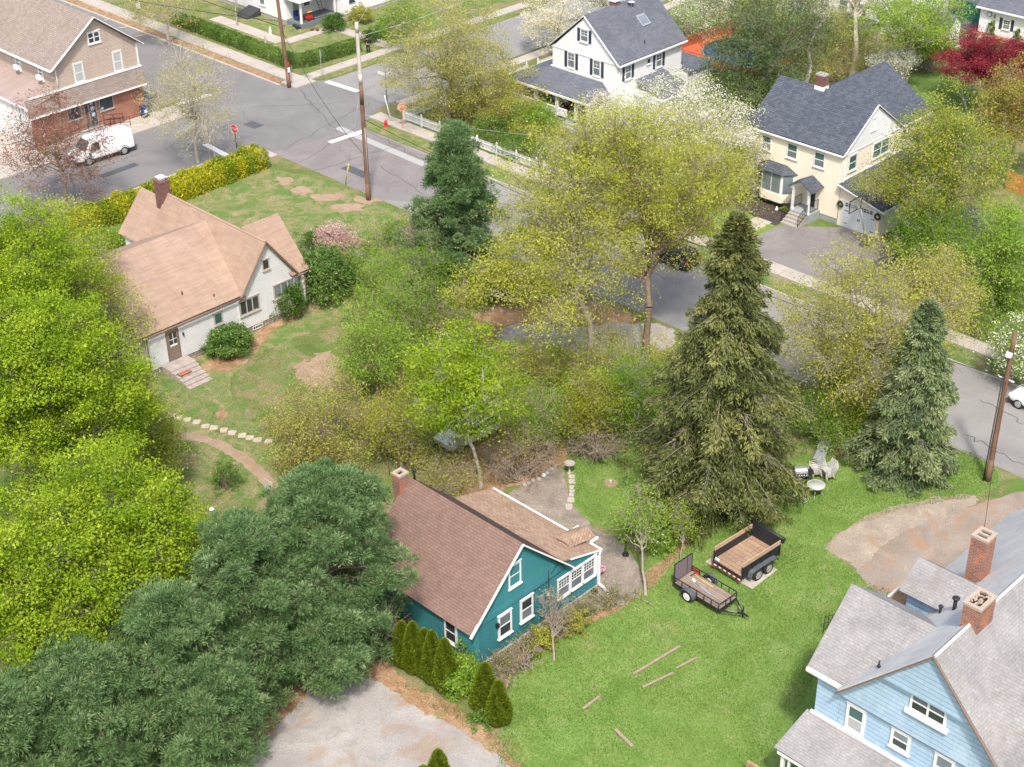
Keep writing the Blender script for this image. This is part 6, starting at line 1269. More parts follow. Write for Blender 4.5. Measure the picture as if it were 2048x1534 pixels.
def loft(mb, st, cabin=False):
    """stations (x, zlow, zbelt, ztop, half width, half top width)"""
    k0 = len(mb.v); n = 12
    for (x, zl, zb, zt, w_, wt) in st:
        hs = [(w_ * .86, zl), (w_ * .99, zl + .10), (w_, (zl + zb) / 2), (w_ * .965, zb), (wt + .03, zt - .07), (wt - .10, zt)]
        for (y, z) in hs: mb.v.append((x, y, z))
        for (y, z) in hs[::-1]: mb.v.append((x, -y, z))
    for j in range(len(st) - 1):
        for i in range(n): a = k0 + j * n + i; b = k0 + j * n + (i + 1) % n; mb.f.append((a, b, b + n, a + n)); mb.sm.append(True)
    mb.f.append(tuple(range(k0 + n - 1, k0 - 1, -1))); mb.f.append(tuple(range(k0 + (len(st) - 1) * n, k0 + len(st) * n))); mb.sm += [False] * 2
def quadglass(mb, pts): mb.prism(pts, tuple(np.array([0, 0, 0]) + _n(pts) * .012))
def _n(pts):
    p = [np.array(q, float) for q in pts]; n = np.cross(p[1] - p[0], p[2] - p[0]); return n / np.linalg.norm(n)
def car(label, cat, loc, rz, paint, st, glass, wheels, L, name='parked_car', group='vehicles', extras=None, s=.94):
    T = thing(name, label, cat, loc, rz, group); T.scale = (s, s, s)
    mb = MB(); loft(mb, st); body = mb.build('body', paint, T, local=True, bevel=.03)
    gm = MB()
    for q in glass: gm.prism(q, tuple(_n(q) * .014))
    gm.build('windows', 'window glass', T, local=True)
    for (x, y, r, w_) in wheels: wheel(T, x, y, r, r, w_)
    x0, x1 = st[0][0], st[-1][0]; hw = max(q[4] for q in st)
    for y in (-hw * .72, hw * .72):
        mb = MB(); mb.box(x1 - .12, x1 + .02, y - .16, y + .16, .66, .80); mb.build('headlight', 'headlamp', T, local=True)
        mb = MB(); mb.box(x0 - .02, x0 + .06, y * 1.18 - .07, y * 1.18 + .07, .75, 1.05); mb.build('taillight', 'tail light red', T, local=True)
    mb = MB(); mb.box(x1 - .15, x1 + .05, -hw * .93, hw * .93, .33, .52); mb.build('bumper', 'dark plastic', T, local=True); mb = MB(); mb.box(x0 - .06, x0 + .15, -hw * .93, hw * .93, .33, .55); mb.build('bumper', 'dark plastic', T, local=True)
    for y in (-1, 1): mb = MB(); mb.box(st[-4][0] - .45, st[-4][0] - .3, y * (hw + .02), y * (hw + .2), 1.0, 1.18); mb.build('mirror', 'dark plastic', T, local=True)
    if extras: extras(T)
    return T
def side(sg, x0, x1, z0, z1, w0, w1, dx0=0, dx1=0):
    q = [(x0, sg * w0, z0), (x1, sg * w0, z0), (x1 + dx1, sg * w1, z1), (x0 + dx0, sg * w1, z1)]
    return q if sg < 0 else q[::-1]
# white cargo van: local +x is the front
vs_ = [(-2.82, .48, 1.0, 1.95, .93, .74), (-2.74, .42, 1.05, 2.08, .98, .80), (-1.5, .40, 1.08, 2.14, 1.0, .84), (.9, .40, 1.08, 2.14, 1.0, .84), (1.25, .40, 1.08, 2.08, 1.0, .82), (1.95, .42, 1.12, 1.25, .99, .90), (2.0, .42, 1.08, 1.18, .98, .88), (2.72, .45, .85, 1.0, .93, .80), (2.82, .5, .75, .85, .86, .70)]
gl = [side(-1, .55, 1.5, 1.22, 1.88, 1.0, .91, 0, -.28), side(1, .55, 1.5, 1.22, 1.88, 1.0, .91, 0, -.28), [(1.93, -.86, 1.27), (1.93, .86, 1.27), (1.33, .76, 2.0), (1.33, -.76, 2.0)], [(-2.83, .75, 1.3), (-2.83, -.75, 1.3), (-2.80, -.68, 1.85), (-2.80, .68, 1.85)]]
rw = g(250.4, 308.5)
def vanx(T):
    for s_ in (-1, 1):
        mb = MB(); mb.box(-1.2, 1.2, s_ * .985, s_ * 1.01, .42, .50); mb.build('sill', 'dark plastic', T, local=True)
        for xx in (-1.0, .45, 1.62): mb = MB(); mb.box(xx - .008, xx + .008, s_ * .99, s_ * 1.004, .52, 1.12); mb.build('door_gap', 'dark plastic', T, local=True)
        mb = MB(); mb.box(.5, .68, s_ * 1.0, s_ * 1.03, 1.0, 1.04); mb.build('door_handle', 'dark plastic', T, local=True)
        for xx in (-1.72, 1.72):
            mb = MB(); mb.lathe((xx, s_ * .93, .42), [(.30, -.1), (.47, -.1), (.47, .075), (.30, .02)], 20, 'y'); mb.build('wheel_arch', 'dark plastic', T, local=True)
VAN = car('white cargo van parked at the kerb in front of the brick shop', 'van', (rw[0] - .93, rw[1] - 1.72 * .94 * 1.0, 0), -math.pi / 2, 'white car paint', vs_, gl, [(-1.72, -.90, .38, .24), (-1.72, .90, .38, .24), (1.72, -.90, .38, .24), (1.72, .90, .38, .24)], 5.6, name='cargo_van', extras=vanx)
VAN.rotation_euler = (0, 0, -math.pi / 2 - .06)
cs = [(-2.2, .5, .85, .95, .80, .66), (-2.1, .38, .92, 1.38, .86, .62), (-1.5, .33, .95, 1.52, .90, .66), (.2, .32, .95, 1.55, .90, .68), (.55, .32, .97, 1.42, .90, .66), (1.05, .33, .97, 1.02, .90, .74), (1.9, .38, .86, .92, .86, .66), (2.15, .45, .72, .78, .76, .58)]
cg = [side(-1, -1.9, .85, 1.0, 1.42, .885, .70, .1, -.55), side(1, -1.9, .85, 1.0, 1.42, .885, .70, .1, -.55), [(1.04, -.72, 1.04), (1.04, .72, 1.04), (.5, .62, 1.46), (.5, -.62, 1.46)], [(-2.16, .68, 1.0), (-2.16, -.68, 1.0), (-2.02, -.58, 1.42), (-2.02, .58, 1.42)]]
cw = [(-1.35, -.78, .34, .22), (-1.35, .78, .34, .22), (1.4, -.78, .34, .22), (1.4, .78, .34, .22)]
car('silver car half hidden in the thicket behind the lime green young maple', 'car', (-55.0, 51.3, 0), -math.pi / 2 - .05, 'silver car paint', cs, cg, cw, 4.3)
q = g(2022, 806); car('white car parked at the far kerb on the right edge of the photo', 'car', (q[0] + 1.9, 77.1, 0), math.pi, 'white car paint', cs, cg, cw, 4.3)
q = g(1345, 520); car('black car parked behind the oak beside the cream house lawn', 'car', (q[0], 77.2, 0), math.pi, 'black car paint', cs, cg, cw, 4.3)

# ---------------------------------------------------------------- trailers on the lawn
brick('worn deck planks', (.36, .28, .22), (.27, .21, .17), (.10, .08, .07), 2.4, .15, .010, var=.25, off=.37)
brick('tan deck planks', (.42, .29, .19), (.33, .22, .15), (.16, .11, .08), 4.0, .30, .012, var=.22)
mat('black steel', (.022, .024, .028), .45, .15, 3); mat('fender grey', (.09, .10, .105), .5, .15); mat('new lumber', (.46, .31, .21), .8, .25, 5); mat('mesh ramp', (.17, .14, .145), .8, .25, 14); mat('tool blue', (.30, .42, .62), .5, .1); mat('reflective red', (.55, .02, .03), .4, .05)
D = thing('dump_trailer', 'black steel dump trailer with wooden side boards and twin axles on the lawn', 'trailer', (-36.0, 52.95, 0), -.07)
hw, y0, y1 = .93, -1.45, 1.5
mb = MB(); mb.box(-hw, hw, y0, y1, .62, .70); mb.build('floor', 'tan deck planks', D, local=True)
mb = MB()
for s_ in (-1, 1):
    mb.box(s_ * hw, s_ * (hw + .04), y0, y1, .55, 1.15)
    for k in range(5): yy = y0 + .06 + k * (y1 - y0 - .12) / 4; mb.box(s_ * (hw + .04), s_ * (hw + .09), yy - .035, yy + .035, .5, 1.16)
    mb.box(s_ * (hw - .02), s_ * (hw + .07), y0, y1, 1.15, 1.20)
mb.box(-hw, hw, y1, y1 + .05, .55, 1.22); mb.build('box', 'black steel', D, local=True)
for s_ in (-1, 1): mb = MB(); mb.box(s_ * (hw + .0), s_ * (hw + .045), y0 + .04, y1 - .02, 1.2, 1.45); mb.build('side_board', 'new lumber', D, local=True)
mb = MB(); mb.box(-hw - .12, hw + .12, y1 + .02, y1 + .22, 1.25, 1.5); mb.tube((-hw - .2, y1 + .12, 1.5), (hw + .2, y1 + .12, 1.5), .10); mb.build('tarp_roller', 'black steel', D, local=True)
mb = MB(); mb.box(-hw - .03, hw + .05, y0 - .12, y0 - .02, .42, .56); mb.box(-.75, -.65, y0, y1 + .3, .40, .6); mb.box(.65, .75, y0, y1 + .3, .40, .6); mb.beam((-.6, y1, .5), (0, y1 + .9, .5), .08, .1); mb.beam((.6, y1, .5), (0, y1 + .9, .5), .08, .1); mb.build('frame', 'black steel', D, local=True)
ma, mr = MB(), MB()
for k in range(12): (ma if k % 2 else mr).box(-hw - .03 + k * .161, -hw - .03 + (k + 1) * .161, y0 - .135, y0 - .12, .46, .53)
rt_ = mr.build('reflective_tape', 'reflective red', D, local=True); ma.build('white_bands', 'sign white', rt_, local=True)
mb = MB(); mb.box(-hw + .1, -hw + .38, y0 - .03, y0 - .01, .72, .9); mb.build('licence_plate', 'sign white', D, local=True)
for s_ in (-1, 1):
    mb = MB(); X0 = s_ * (hw + .05); X1 = s_ * (hw + .32); mb.prism([(X0, -1.05, .45), (X0, -.95, .72), (X0, -.72, .80), (X0, .85, .80), (X0, 1.05, .72), (X0, 1.15, .5), (X0, 1.10, .5), (X0, 1.0, .69), (X0, .83, .76), (X0, -.70, .76), (X0, -.92, .69), (X0, -1.0, .45)], (X1 - X0, 0, 0)); mb.build('fender', 'fender grey', D, local=True)
    for yy in (-.42, .40): wheel(D, s_ * (hw + .2), yy, .34, .34, .22, 'steel rim', 'x')
    mb = MB(); mb.box(s_ * (hw - .1), s_ * (hw + .02), y0 - .14, y0 - .12, .3, .4); mb.build('taillight', 'tail light red', D, local=True)
for x0, x1, a, b, z, lb in ((-35.65, -34.6, 51.65, 53.8, .045, 'pale concrete pad under the dump trailer wheels'), (-37.7, -36.95, 51.75, 53.9, .05, 'pale concrete pad under the hidden wheels of the dump trailer')):
    mb = MB(); mb.box(x0, x1, a, b, -.02, z); tag(mb.build('concrete_pad', 'concrete walk'), lb, 'pad', 'concrete pads')
U = thing('utility_trailer', 'open utility trailer with plank deck and raised mesh ramp gate', 'trailer', (-35.95, 49.5, 0), -.035)
x0, x1, hw = -1.46, 1.46, .66
mb = MB(); mb.box(x0, x1, -hw, hw, .44, .50); mb.build('deck', 'worn deck planks', U, local=True)
mb = MB()
for s_ in (-1, 1):
    mb.box(x0, x1, s_ * hw, s_ * (hw + .05), .36, .48); mb.box(x0, x1, s_ * (hw + .005), s_ * (hw + .045), .80, .84)
    for k in range(7): xx = x0 + .02 + k * (x1 - x0 - .04) / 6; mb.box(xx - .02, xx + .02, s_ * (hw + .008), s_ * (hw + .042), .48, .80)
mb.box(x1, x1 + .05, -hw, hw, .36, .48); mb.box(x1 + .005, x1 + .045, -hw, hw, .80, .84); mb.box(x1 + .008, x1 + .042, -.2, -.16, .48, .8); mb.box(x1 + .008, x1 + .042, .16, .2, .48, .8)
mb.build('rail_frame', 'black steel', U, local=True)
mb = MB(); mb.beam((x1, -hw, .4), (2.45, 0, .42), .06, .08); mb.beam((x1, hw, .4), (2.45, 0, .42), .06, .08); mb.beam((2.35, 0, .42), (2.7, 0, .42), .08, .08); mb.tube((2.35, .12, .05), (2.35, .12, .75), .035); mb.lathe((2.72, 0, .42), [(.03, -.05), (.07, 0), (.03, .06)], 8); mb.build('tongue', 'black steel', U, local=True)
mb = MB(); mb.beam((x1 + .35, -.42, .46), (x1 + .75, -.2, .46), .05, .05); mb.beam((x1 + .5, .25, .46), (x1 + .75, .1, .46), .05, .05); mb.build('tongue_brace', 'grey metal', U, local=True)
gt = MB(); gt.box(x0 - .06, x0 - .035, -hw, hw, .48, 1.60); ga = gt.build('ramp_gate', 'mesh ramp', U, local=True)
gt = MB()
for q in ((-hw - .03, -hw + .02), (hw - .02, hw + .03), (.28, .32)): gt.box(x0 - .07, x0 - .03, q[0], q[1], .45, 1.62)
gt.box(x0 - .071, x0 - .029, -hw, hw, 1.60, 1.64); gt.box(x0 - .071, x0 - .029, -hw, hw, .45, .49); gt.build('gate_frame', 'black steel', ga, local=True)
for s_ in (-1, 1):
    wheel(U, -.42, s_ * (hw + .20), .33, .33, .2, 'white rim', 'y')
    mb = MB(); Y0, Y1 = s_ * (hw + .06), s_ * (hw + .34); o1 = [(-.42 + .42 * math.cos(t), Y0, .36 + .40 * math.sin(t)) for t in np.linspace(0, math.pi, 9)]; o2 = [(-.42 + .39 * math.cos(t), Y0, .36 + .37 * math.sin(t)) for t in np.linspace(math.pi, 0, 9)]; mb.prism(o1 + o2, (0, Y1 - Y0, 0)); mb.build('fender', 'fender grey', U, local=True)
mb = MB(); mb.box(x0, x0 + .45, hw + .05, hw + .09, .5, .68); mb.build('taillight', 'tail light red', U, local=True)
def ulocal(T, x, y, z): a = T.rotation_euler.z; return (T.location.x + x * math.cos(a) - y * math.sin(a), T.location.y + x * math.sin(a) + y * math.cos(a), z)
T = thing('long_handled_rake', 'yellow handled tool lying along the rail of the utility trailer', 'tool', ulocal(U, 0, .3, .5)); mb = MB(); mb.tube(ulocal(U, -1.2, .48, .53), ulocal(U, .15, .40, .53), .02); mb.build('handle', 'safety yellow', T); mb = MB(); mb.beam(ulocal(U, -1.22, .30, .53), ulocal(U, -1.2, .62, .53), .05, .04); mb.build('rake_head', 'dark metal', T)
T = thing('long_handled_broom', 'blue and white handled tool lying in the middle of the utility trailer deck', 'tool', ulocal(U, 0, 0, .5)); mb = MB(); mb.tube(ulocal(U, -.8, .08, .53), ulocal(U, .45, -.12, .53), .02); mb.build('handle', 'tool blue', T); mb = MB(); mb.beam(ulocal(U, -.95, .16, .54), ulocal(U, -.75, .05, .54), .12, .05); mb.build('broom_head', 'white metal', T)

# ---------------------------------------------------------------- patio furniture by the big spruce
mat('frosted glass', (.42, .46, .42), .25, .15, 2, spec=.5); mat('cream enamel', (.52, .50, .44), .5, .05); mat('sling fabric', (.40, .40, .39), .8, .12, 6); mat('chaise mesh', (.24, .25, .255), .8, .2, 5); mat('terracotta', (.50, .36, .27), .8, .15)
c = np.array([-37.03, 60.62, 0]); T = thing('round_patio_table', 'round glass topped patio table with cream metal rim and legs', 'table', c)
mb = MB(); mb.lathe(c, [(.44, .69), (.50, .69), (.50, .725), (.46, .725), (.46, .705), (.44, .705)], 32); mb.build('rim', 'cream enamel', T)
mb = MB(); mb.lathe(c, [(.02, .700), (.46, .700), (.46, .712), (.02, .712)], 32); mb.build('glass_top', 'frosted glass', T)
for k in range(4):
    a = .5 + k * math.pi / 2; d = np.array([math.cos(a), math.sin(a), 0]); mb = MB(); mb.path([c + d * .42 + [0, 0, .69], c + d * .30 + [0, 0, .5], c + d * .36 + [0, 0, .2], c + d * .46 + [0, 0, .01]], .018, 6); mb.build('leg', 'cream enamel', T)
def chair0(loc, rz, label, group):
    T = thing('patio_chair', label, 'chair', loc, rz, group)
    mb = MB(); mb.prism([(-.22, -.24, .40), (.22, -.24, .40), (.22, .2, .36), (-.22, .2, .36)], (0, 0, .02)); mb.build('seat', 'sling fabric', T, local=True)
    mb = MB(); mb.prism([(-.22, .2, .37), (.22, .2, .37), (.22, .42, .90), (-.22, .42, .90)], (0, .02, 0)); mb.build('backrest', 'sling fabric', T, local=True)
    mb = MB()
    for s_ in (-1, 1): x = s_ * .25; mb.path([(x, -.3, 0), (x, -.26, .40), (x, .2, .37), (x, .44, .93)], .015, 6); mb.path([(x, .12, .38), (x, .38, 0)], .015, 6)
    mb.tube((-.25, .44, .93), (.25, .44, .93), .015, n=6); mb.tube((-.25, -.25, .40), (.25, -.25, .40), .015, n=6); mb.build('frame', 'cream enamel', T, local=True)
    for s_ in (-1, 1): mb = MB(); mb.path([(s_ * .26, -.26, .40), (s_ * .28, -.24, .60), (s_ * .28, .1, .62), (s_ * .26, .31, .64)], .018, 6); mb.build('armrest', 'cream enamel', T, local=True)
    return T
ch0 = None; sp = ['lowest', 'second from the bottom', 'third from the bottom', 'topmost']
for nm, bx, rz in (('left stack beside the grill', (-38.0, 62.1), -.55), ('right stack behind the round table', (-37.35, 62.35), -.35)):
    for k in range(4):
        loc = (bx[0] + math.sin(rz) * .075 * k * .5, bx[1] - math.cos(rz) * .075 * k * .5, .115 * k); lb = 'cream patio chair, %s of the %s' % (sp[k], nm)
        if ch0 is None: ch0 = chair0(loc, rz, lb, 'stacked patio chairs')
        else: dup(ch0, loc=loc, rz=rz, label=lb)
# grill
c = (-38.35, 61.0, 0); T = thing('gas_grill', 'black gas grill with closed silver lid against the big spruce', 'grill', c, .85)
mb = MB(); mb.box(-.36, .36, -.24, .24, .1, .72); mb.build('cabinet', 'black steel', T, local=True, bevel=.01)
mb = MB(); mb.prism([(-.36, -.26, .76), (-.36, -.24, .95), (-.36, -.08, 1.06), (-.36, .12, 1.05), (-.36, .25, .92), (-.36, .26, .76)], (.72, 0, 0)); mb.build('lid', 'grey metal', T, local=True, bevel=.02)
mb = MB(); mb.prism([(-.4, -.27, .76), (.4, -.27, .76), (.4, -.36, .66), (-.4, -.36, .66)], (0, 0, -.02)); mb.build('control_panel', 'black steel', T, local=True)
for k in range(5): mb = MB(); mb.tube((-.28 + .14 * k, -.31, .72), (-.28 + .14 * k, -.34, .745), .022, n=8); mb.build('knob', 'white metal', T, local=True)
mb = MB(); mb.tube((-.25, -.30, .88), (.25, -.30, .88), .015); mb.build('handle', 'white metal', T, local=True)
for s_ in (-1, 1): mb = MB(); mb.box(s_ * .37, s_ * .72, -.24, .24, .72, .75); mb.build('side_shelf', 'beige frame' if s_ < 0 else 'black steel', T, local=True)
# chaise
T = thing('chaise_longue', 'long dark grey mesh chaise longue lying flat beyond the stacked chairs', 'lounger', (-39.0, 64.05, 0), .40)
mb = MB(); mb.box(-.29, .29, -.95, .25, .33, .36); mb.build('seat', 'chaise mesh', T, local=True)
mb = MB(); mb.prism([(-.29, .27, .34), (.29, .27, .34), (.29, .98, .56), (-.29, .98, .56)], (0, 0, .03)); mb.build('backrest', 'chaise mesh', T, local=True)
mb = MB()
for s_ in (-1, 1): mb.path([(s_ * .31, -.98, .34), (s_ * .31, .26, .34), (s_ * .31, 1.0, .57)], .018, 6)
mb.tube((-.31, -.98, .34), (.31, -.98, .34), .018, n=6); mb.tube((-.31, 1, .57), (.31, 1, .57), .018, n=6); mb.build('frame', 'grey metal', T, local=True)
for s_ in (-1, 1):
    for yy in (-.8, .3): mb = MB(); mb.tube((s_ * .3, yy, 0), (s_ * .3, yy, .34), .016, n=6); mb.build('leg', 'grey metal', T, local=True)
# bicycle
a, b = np.array([-37.80, 58.98, 0]), np.array([-36.86, 59.78, 0]); L_ = np.linalg.norm(b - a); ang = math.atan2(*(b - a)[1::-1])
T = thing('bicycle', 'small silver bicycle with dark tyres standing on the lawn by the table', 'bicycle', (a + b) / 2, ang); T.rotation_euler = (-.30, 0, ang)
h = L_ / 2
for x in (-h + .24, h - .24):
    ty = MB(); k = 24; r = .25
    for i in range(k): t, u = 2 * math.pi * i / k, 2 * math.pi * (i + 1) / k; ty.tube((x + r * math.cos(t), 0, r + r * math.sin(t)), (x + r * math.cos(u), 0, r + r * math.sin(u)), .022, n=6, caps=False)
    wl = ty.build('wheel', 'tyre rubber', T, local=True); sp_ = MB()
    for i in range(12): t = math.pi * i / 6; sp_.tube((x, 0, r), (x + r * math.cos(t), 0, r + r * math.sin(t)), .004, n=4, caps=False)
    for i in range(k): t, u = 2 * math.pi * i / k, 2 * math.pi * (i + 1) / k; q = r - .025; sp_.tube((x + q * math.cos(t), 0, r + q * math.sin(t)), (x + q * math.cos(u), 0, r + q * math.sin(u)), .010, n=5, caps=False)
    sp_.build('rim', 'white rim', wl, local=True)
mb = MB(); F0, F1 = (-h + .24, 0, .25), (h - .24, 0, .25); hd = (-h + .38, 0, .62); bb = (.0, 0, .27); st2 = (.10, 0, .55)
for p, q in ((F0, hd), (hd, bb), (hd, st2), (st2, bb), (bb, F1), (F1, st2)): mb.tube(p, q, .018, n=6)
mb.build('frame', 'steel rim', T, local=True); mb = MB(); mb.tube(hd, (-h + .42, 0, .74), .015, n=6); mb.tube((-h + .40, -.24, .76), (-h + .40, .24, .76), .015, n=6); mb.build('handlebar', 'steel rim', T, local=True); mb = MB(); mb.tube(st2, (.12, 0, .66), .014, n=6); mb.box(.02, .24, -.05, .05, .65, .70); mb.build('saddle', 'dark plastic', T, local=True)
mb = MB(); mb.tube((0, -.1, .27), (0, .1, .27), .012, n=6); mb.box(-.05, .05, -.16, -.08, .20, .22); mb.box(-.05, .05, .08, .16, .32, .34); mb.build('pedals', 'dark plastic', T, local=True)
# urn, bird bath, lamp post and garden things
c = g(1549, 1033); T = thing('garden_urn', 'beige stone urn tipped beside its base on the lawn', 'urn', c); mb = MB(); mb.lathe(c, [(.12, 0), (.12, .04), (.06, .08), (.05, .16), (.12, .24), (.17, .34), (.19, .36), (.15, .36), (.10, .26)], 14); mb.build('bowl', 'terracotta', T); mb = MB(); mb.tube(c + [.22, -.1, .08], c + [.45, .02, .09], .10, .07); mb.build('fallen_base', 'terracotta', T)
c = g(1139, 946); T = thing('bird_bath', 'grey stone bird bath at the top of the patio', 'bird bath', c); mb = MB(); mb.lathe(c, [(.15, 0), (.15, .04), (.07, .1), (.055, .45), (.09, .54)], 14); mb.build('pedestal', 'concrete', T); mb = MB(); mb.lathe(c, [(.09, .54), (.26, .62), (.32, .68), (.32, .70), (.27, .69), (.12, .62), (.02, .61)], 22); mb.build('bowl', 'concrete', T)
c = g(1251, 1110); T = thing('garden_lamp_post', 'black garden lamp post on a flared base beside the patio', 'lamp post', c); mb = MB(); mb.lathe(c, [(.20, 0), (.18, .05), (.08, .22), (.04, .3), (.03, 1.35)], 10); mb.build('post', 'black iron', T); mb = MB(); mb.lathe(c, [(.04, 1.35), (.10, 1.42), (.13, 1.62), (.15, 1.64), (.04, 1.76), (.01, 1.8)], 8); mb.build('lantern', 'black iron', T)
c = g(1198, 1150); T = thing('flower_pot', 'dark pot of pink flowers beside the sunroom corner', 'plant pot', c); mb = MB(); mb.lathe(c, [(.12, 0), (.16, .3), (.17, .3), (.13, .26)], 12); mb.build('pot', 'dark plastic', T)
rs = np.random.RandomState(8); leafmat('hot pink petals', L3((.6, .2, .35), (.75, .35, .5), (.85, .6, .7)), .2); V = leaf_mesh(rs, c + [0, 0, .42] + rs.randn(260, 3) * [.11, .11, .12], .09, .9, .5); npmesh('flowers', V, np.arange(len(V)).reshape(-1, 4), 'hot pink petals', T, rs.rand(260))
c = g(1189, 1188); T = thing('kettle_pot', 'round black kettle pot on a stone slab by the downspout', 'pot', c + [0, 0, .05]); mb = MB(); mb.lathe(c + [0, 0, .05], [(.08, 0), (.17, .07), (.19, .15), (.16, .22), (.14, .2)], 14); mb.build('bowl', 'black iron', T)
mb = MB(); mb.box(c[0] - .3, c[0] + .3, c[1] - .25, c[1] + .25, -.02, .05); tag(mb.build('stone_slab', 'concrete', bevel=.02), 'small pale stone slab under the black kettle pot', 'slab')
c = g(1221, 966); tag(sheet('soil_patch', [c + .42 * np.array([math.cos(t), math.sin(t) * 1.0, 0]) for t in np.linspace(0, 6.28, 11)[:-1]], .012, 'bare soil', .05, .08, 2, 61), kind='structure')
mb = MB(); mb.tube(c, c + [.0, 0, .16], .045); mb.lathe(c, [(.06, .14), (.06, .19), (.02, .2)], 8); tag(mb.build('drain_cap', 'white metal'), 'short white capped pipe in the round soil patch', 'pipe')
def slabstone(px, py, w_, l_, rz, m, label, group, h=.035, nm='stepping_stone', seed=0):
    c = g(px, py); rs = np.random.RandomState(seed); P = []
    for k in range(8): t = k * math.pi / 4 + math.pi / 8; q = np.array([math.copysign(abs(math.cos(t)) ** .5, math.cos(t)) * w_ / 2, math.copysign(abs(math.sin(t)) ** .5, math.sin(t)) * l_ / 2]) * (1 + .08 * rs.randn()); P.append((c[0] + q[0] * math.cos(rz) - q[1] * math.sin(rz), c[1] + q[0] * math.sin(rz) + q[1] * math.cos(rz), -.02))
    mb = MB(); mb.prism(P, (0, 0, h + .02)); return tag(mb.build(nm, m), label, 'stone', group)
mat('stepping slab', (.46, .37, .30), .9, .25, 5)
ordn = ['first', 'second', 'third', 'fourth', 'fifth', 'sixth', 'seventh', 'eighth', 'ninth', 'tenth', 'eleventh', 'twelfth', 'thirteenth']
for i, (u, v) in enumerate([(330, 712), (380, 730), (450, 745), (522, 765), (592, 798), (660, 810), (737, 828), (803, 850), (880, 868), (942, 888), (1002, 905), (1088, 915)]):
    slabstone(260 + u / 3.933, 650 + v / 3.933, .50, .50, .8, 'stepping slab', '%s stepping stone from the left in the row across the cottage lawn' % ordn[i], 'stepping stones on the cottage lawn', seed=i)
for i, (u, v, w_, l_) in enumerate([(1340, 932, .42, .55), (1358, 873, .42, .5), (1366, 828, .3, .35), (1370, 795, .3, .35), (1365, 762, .3, .4), (1366, 712, .38, .5), (1368, 668, .4, .35)]):
    slabstone(830 + u / 4.357, 800 + v / 4.357, w_, l_, .75, 'concrete walk', '%s paving stone from the bottom along the patio lawn edge' % ordn[i], 'paving stones along the patio lawn', seed=20 + i)
for i, (u, v) in enumerate([(1030, 706), (1078, 692), (1122, 658), (1152, 640), (1188, 608), (1215, 588), (960, 745), (990, 728)]):
    c = g(830 + u / 4.357, 800 + v / 4.357); mb = MB(); rs = np.random.RandomState(40 + i); r = .12 + .04 * rs.rand(); mb.lathe(c, [(r, -.02), (r * 1.1, r * .4), (r * .8, r * .9), (r * .3, r * 1.1)], 7); tag(mb.build('edging_stone', 'concrete' if i != 2 else 'white paint'), ['pale edging stone at the lower end of the patio border', 'second pale edging stone of the patio border', 'white painted stone in the patio border', 'edging stone just above the white painted one', 'fifth edging stone up the patio border', 'edging stone nearest the bird bath', 'half buried edging stone at the patio grass tuft', 'small edging stone beside the half buried one'][i], 'stone', 'edging stones of the patio')
mat('weathered board', (.30, .24, .17), .9, .25, 5)
def X7(u, v): return (1200 + u / 3.933, 1100 + v / 3.933)
for a, b, w_, lb in ((X7(262, 975), X7(630, 755), .13, 'long weathered board lying on the lawn, upper one of the pair'), (X7(335, 1080), X7(575, 965), .12, 'weathered board lying below the long one, nearer the camera'), (X7(600, 930), X7(760, 845), .10, 'short broken board end pointing toward the blue house'), ((1165, 1418), (1199, 1393), .13, 'short pale board lying alone in the grass right of the lower arborvitae pair'), (X7(120, 1410), X7(255, 1545), .15, 'weathered board at the bottom edge of the lawn')):
    mb = MB(); mb.beam(g(*a, .07), g(*b, .05), w_, .05); tag(mb.build('wooden_board', 'weathered board'), lb, 'board', 'boards lying on the lawn')
for a, b, r, lb in (((1494.5, 1047), (1538, 1016), .03, 'long straight stick beside the dump trailer'), ((1747, 969), (1808, 992), .025, 'fallen twig below the smaller spruce'), ((1281, 1198), (1307, 1212), .045, 'splintered branch at the lawn corner by the patio'), ((1262, 1085), (1294, 1122), .03, 'thin fallen branch right of the lamp post'), ((928, 1452), (960, 1440), .03, 'pale stick in the leaf litter by the parking lot'), ((1000, 1500), (1012, 1475), .025, 'small pale stick at the bottom of the leaf litter')):
    mb = MB(); p, q = g(*a, .04), g(*b, .06); m_ = (p + q) / 2 + [.05, .03, .03]; mb.tube(p, m_, r, r * .8, 6); mb.tube(m_, q, r * .8, r * .4, 6); mb.tube(m_, m_ + [.2, -.12, .05], r * .5, r * .2, 5); tag(mb.build('fallen_branch', 'dead twig'), lb, 'stick', 'fallen sticks')
c = g(1646, 1268); T = thing('garden_trellis', 'black iron trellis frame standing beside the blue house wing', 'trellis', c); mb = MB()
for k in range(5): mb.tube(c + [.0 + .1 * k, .18 * k, 0], c + [.1 * k, .18 * k, 1.2 + .15 * (k % 2)], .014, n=5)
for z in (.3, .7, 1.1): mb.tube(c + [0, 0, z], c + [.4, .72, z], .014, n=5)
mb.tube(c + [0, 0, .3], c + [.4, .72, 1.1], .012, n=5); mb.tube(c + [0, 0, 1.1], c + [.4, .72, .3], .012, n=5); mb.build('frame', 'black iron', T)
c = g(424, 1020); mb = MB(); mb.lathe(c, [(.14, 0), (.16, .08), (.08, .15)], 8); tag(mb.build('white_stone', 'white paint'), 'white stone by the prickly green bush', 'stone')
c = g(320, 893); mb = MB(); mb.lathe(c, [(.3, 0), (.32, .12), (.15, .24)], 7); tag(mb.build('boulder', 'concrete'), 'grey boulder left of the dirt path', 'stone')
c = g(536, 985); mb = MB(); 
for i in range(6): mb.box(c[0] - .3 + i * .13, c[0] - .19 + i * .13, c[1], c[1] + .03, 0, .85 + .04 * (i % 2))
tag(mb.build('fence_panel', 'grey pole wood'), 'weathered grey fence panel at the end of the dirt path', 'fence')
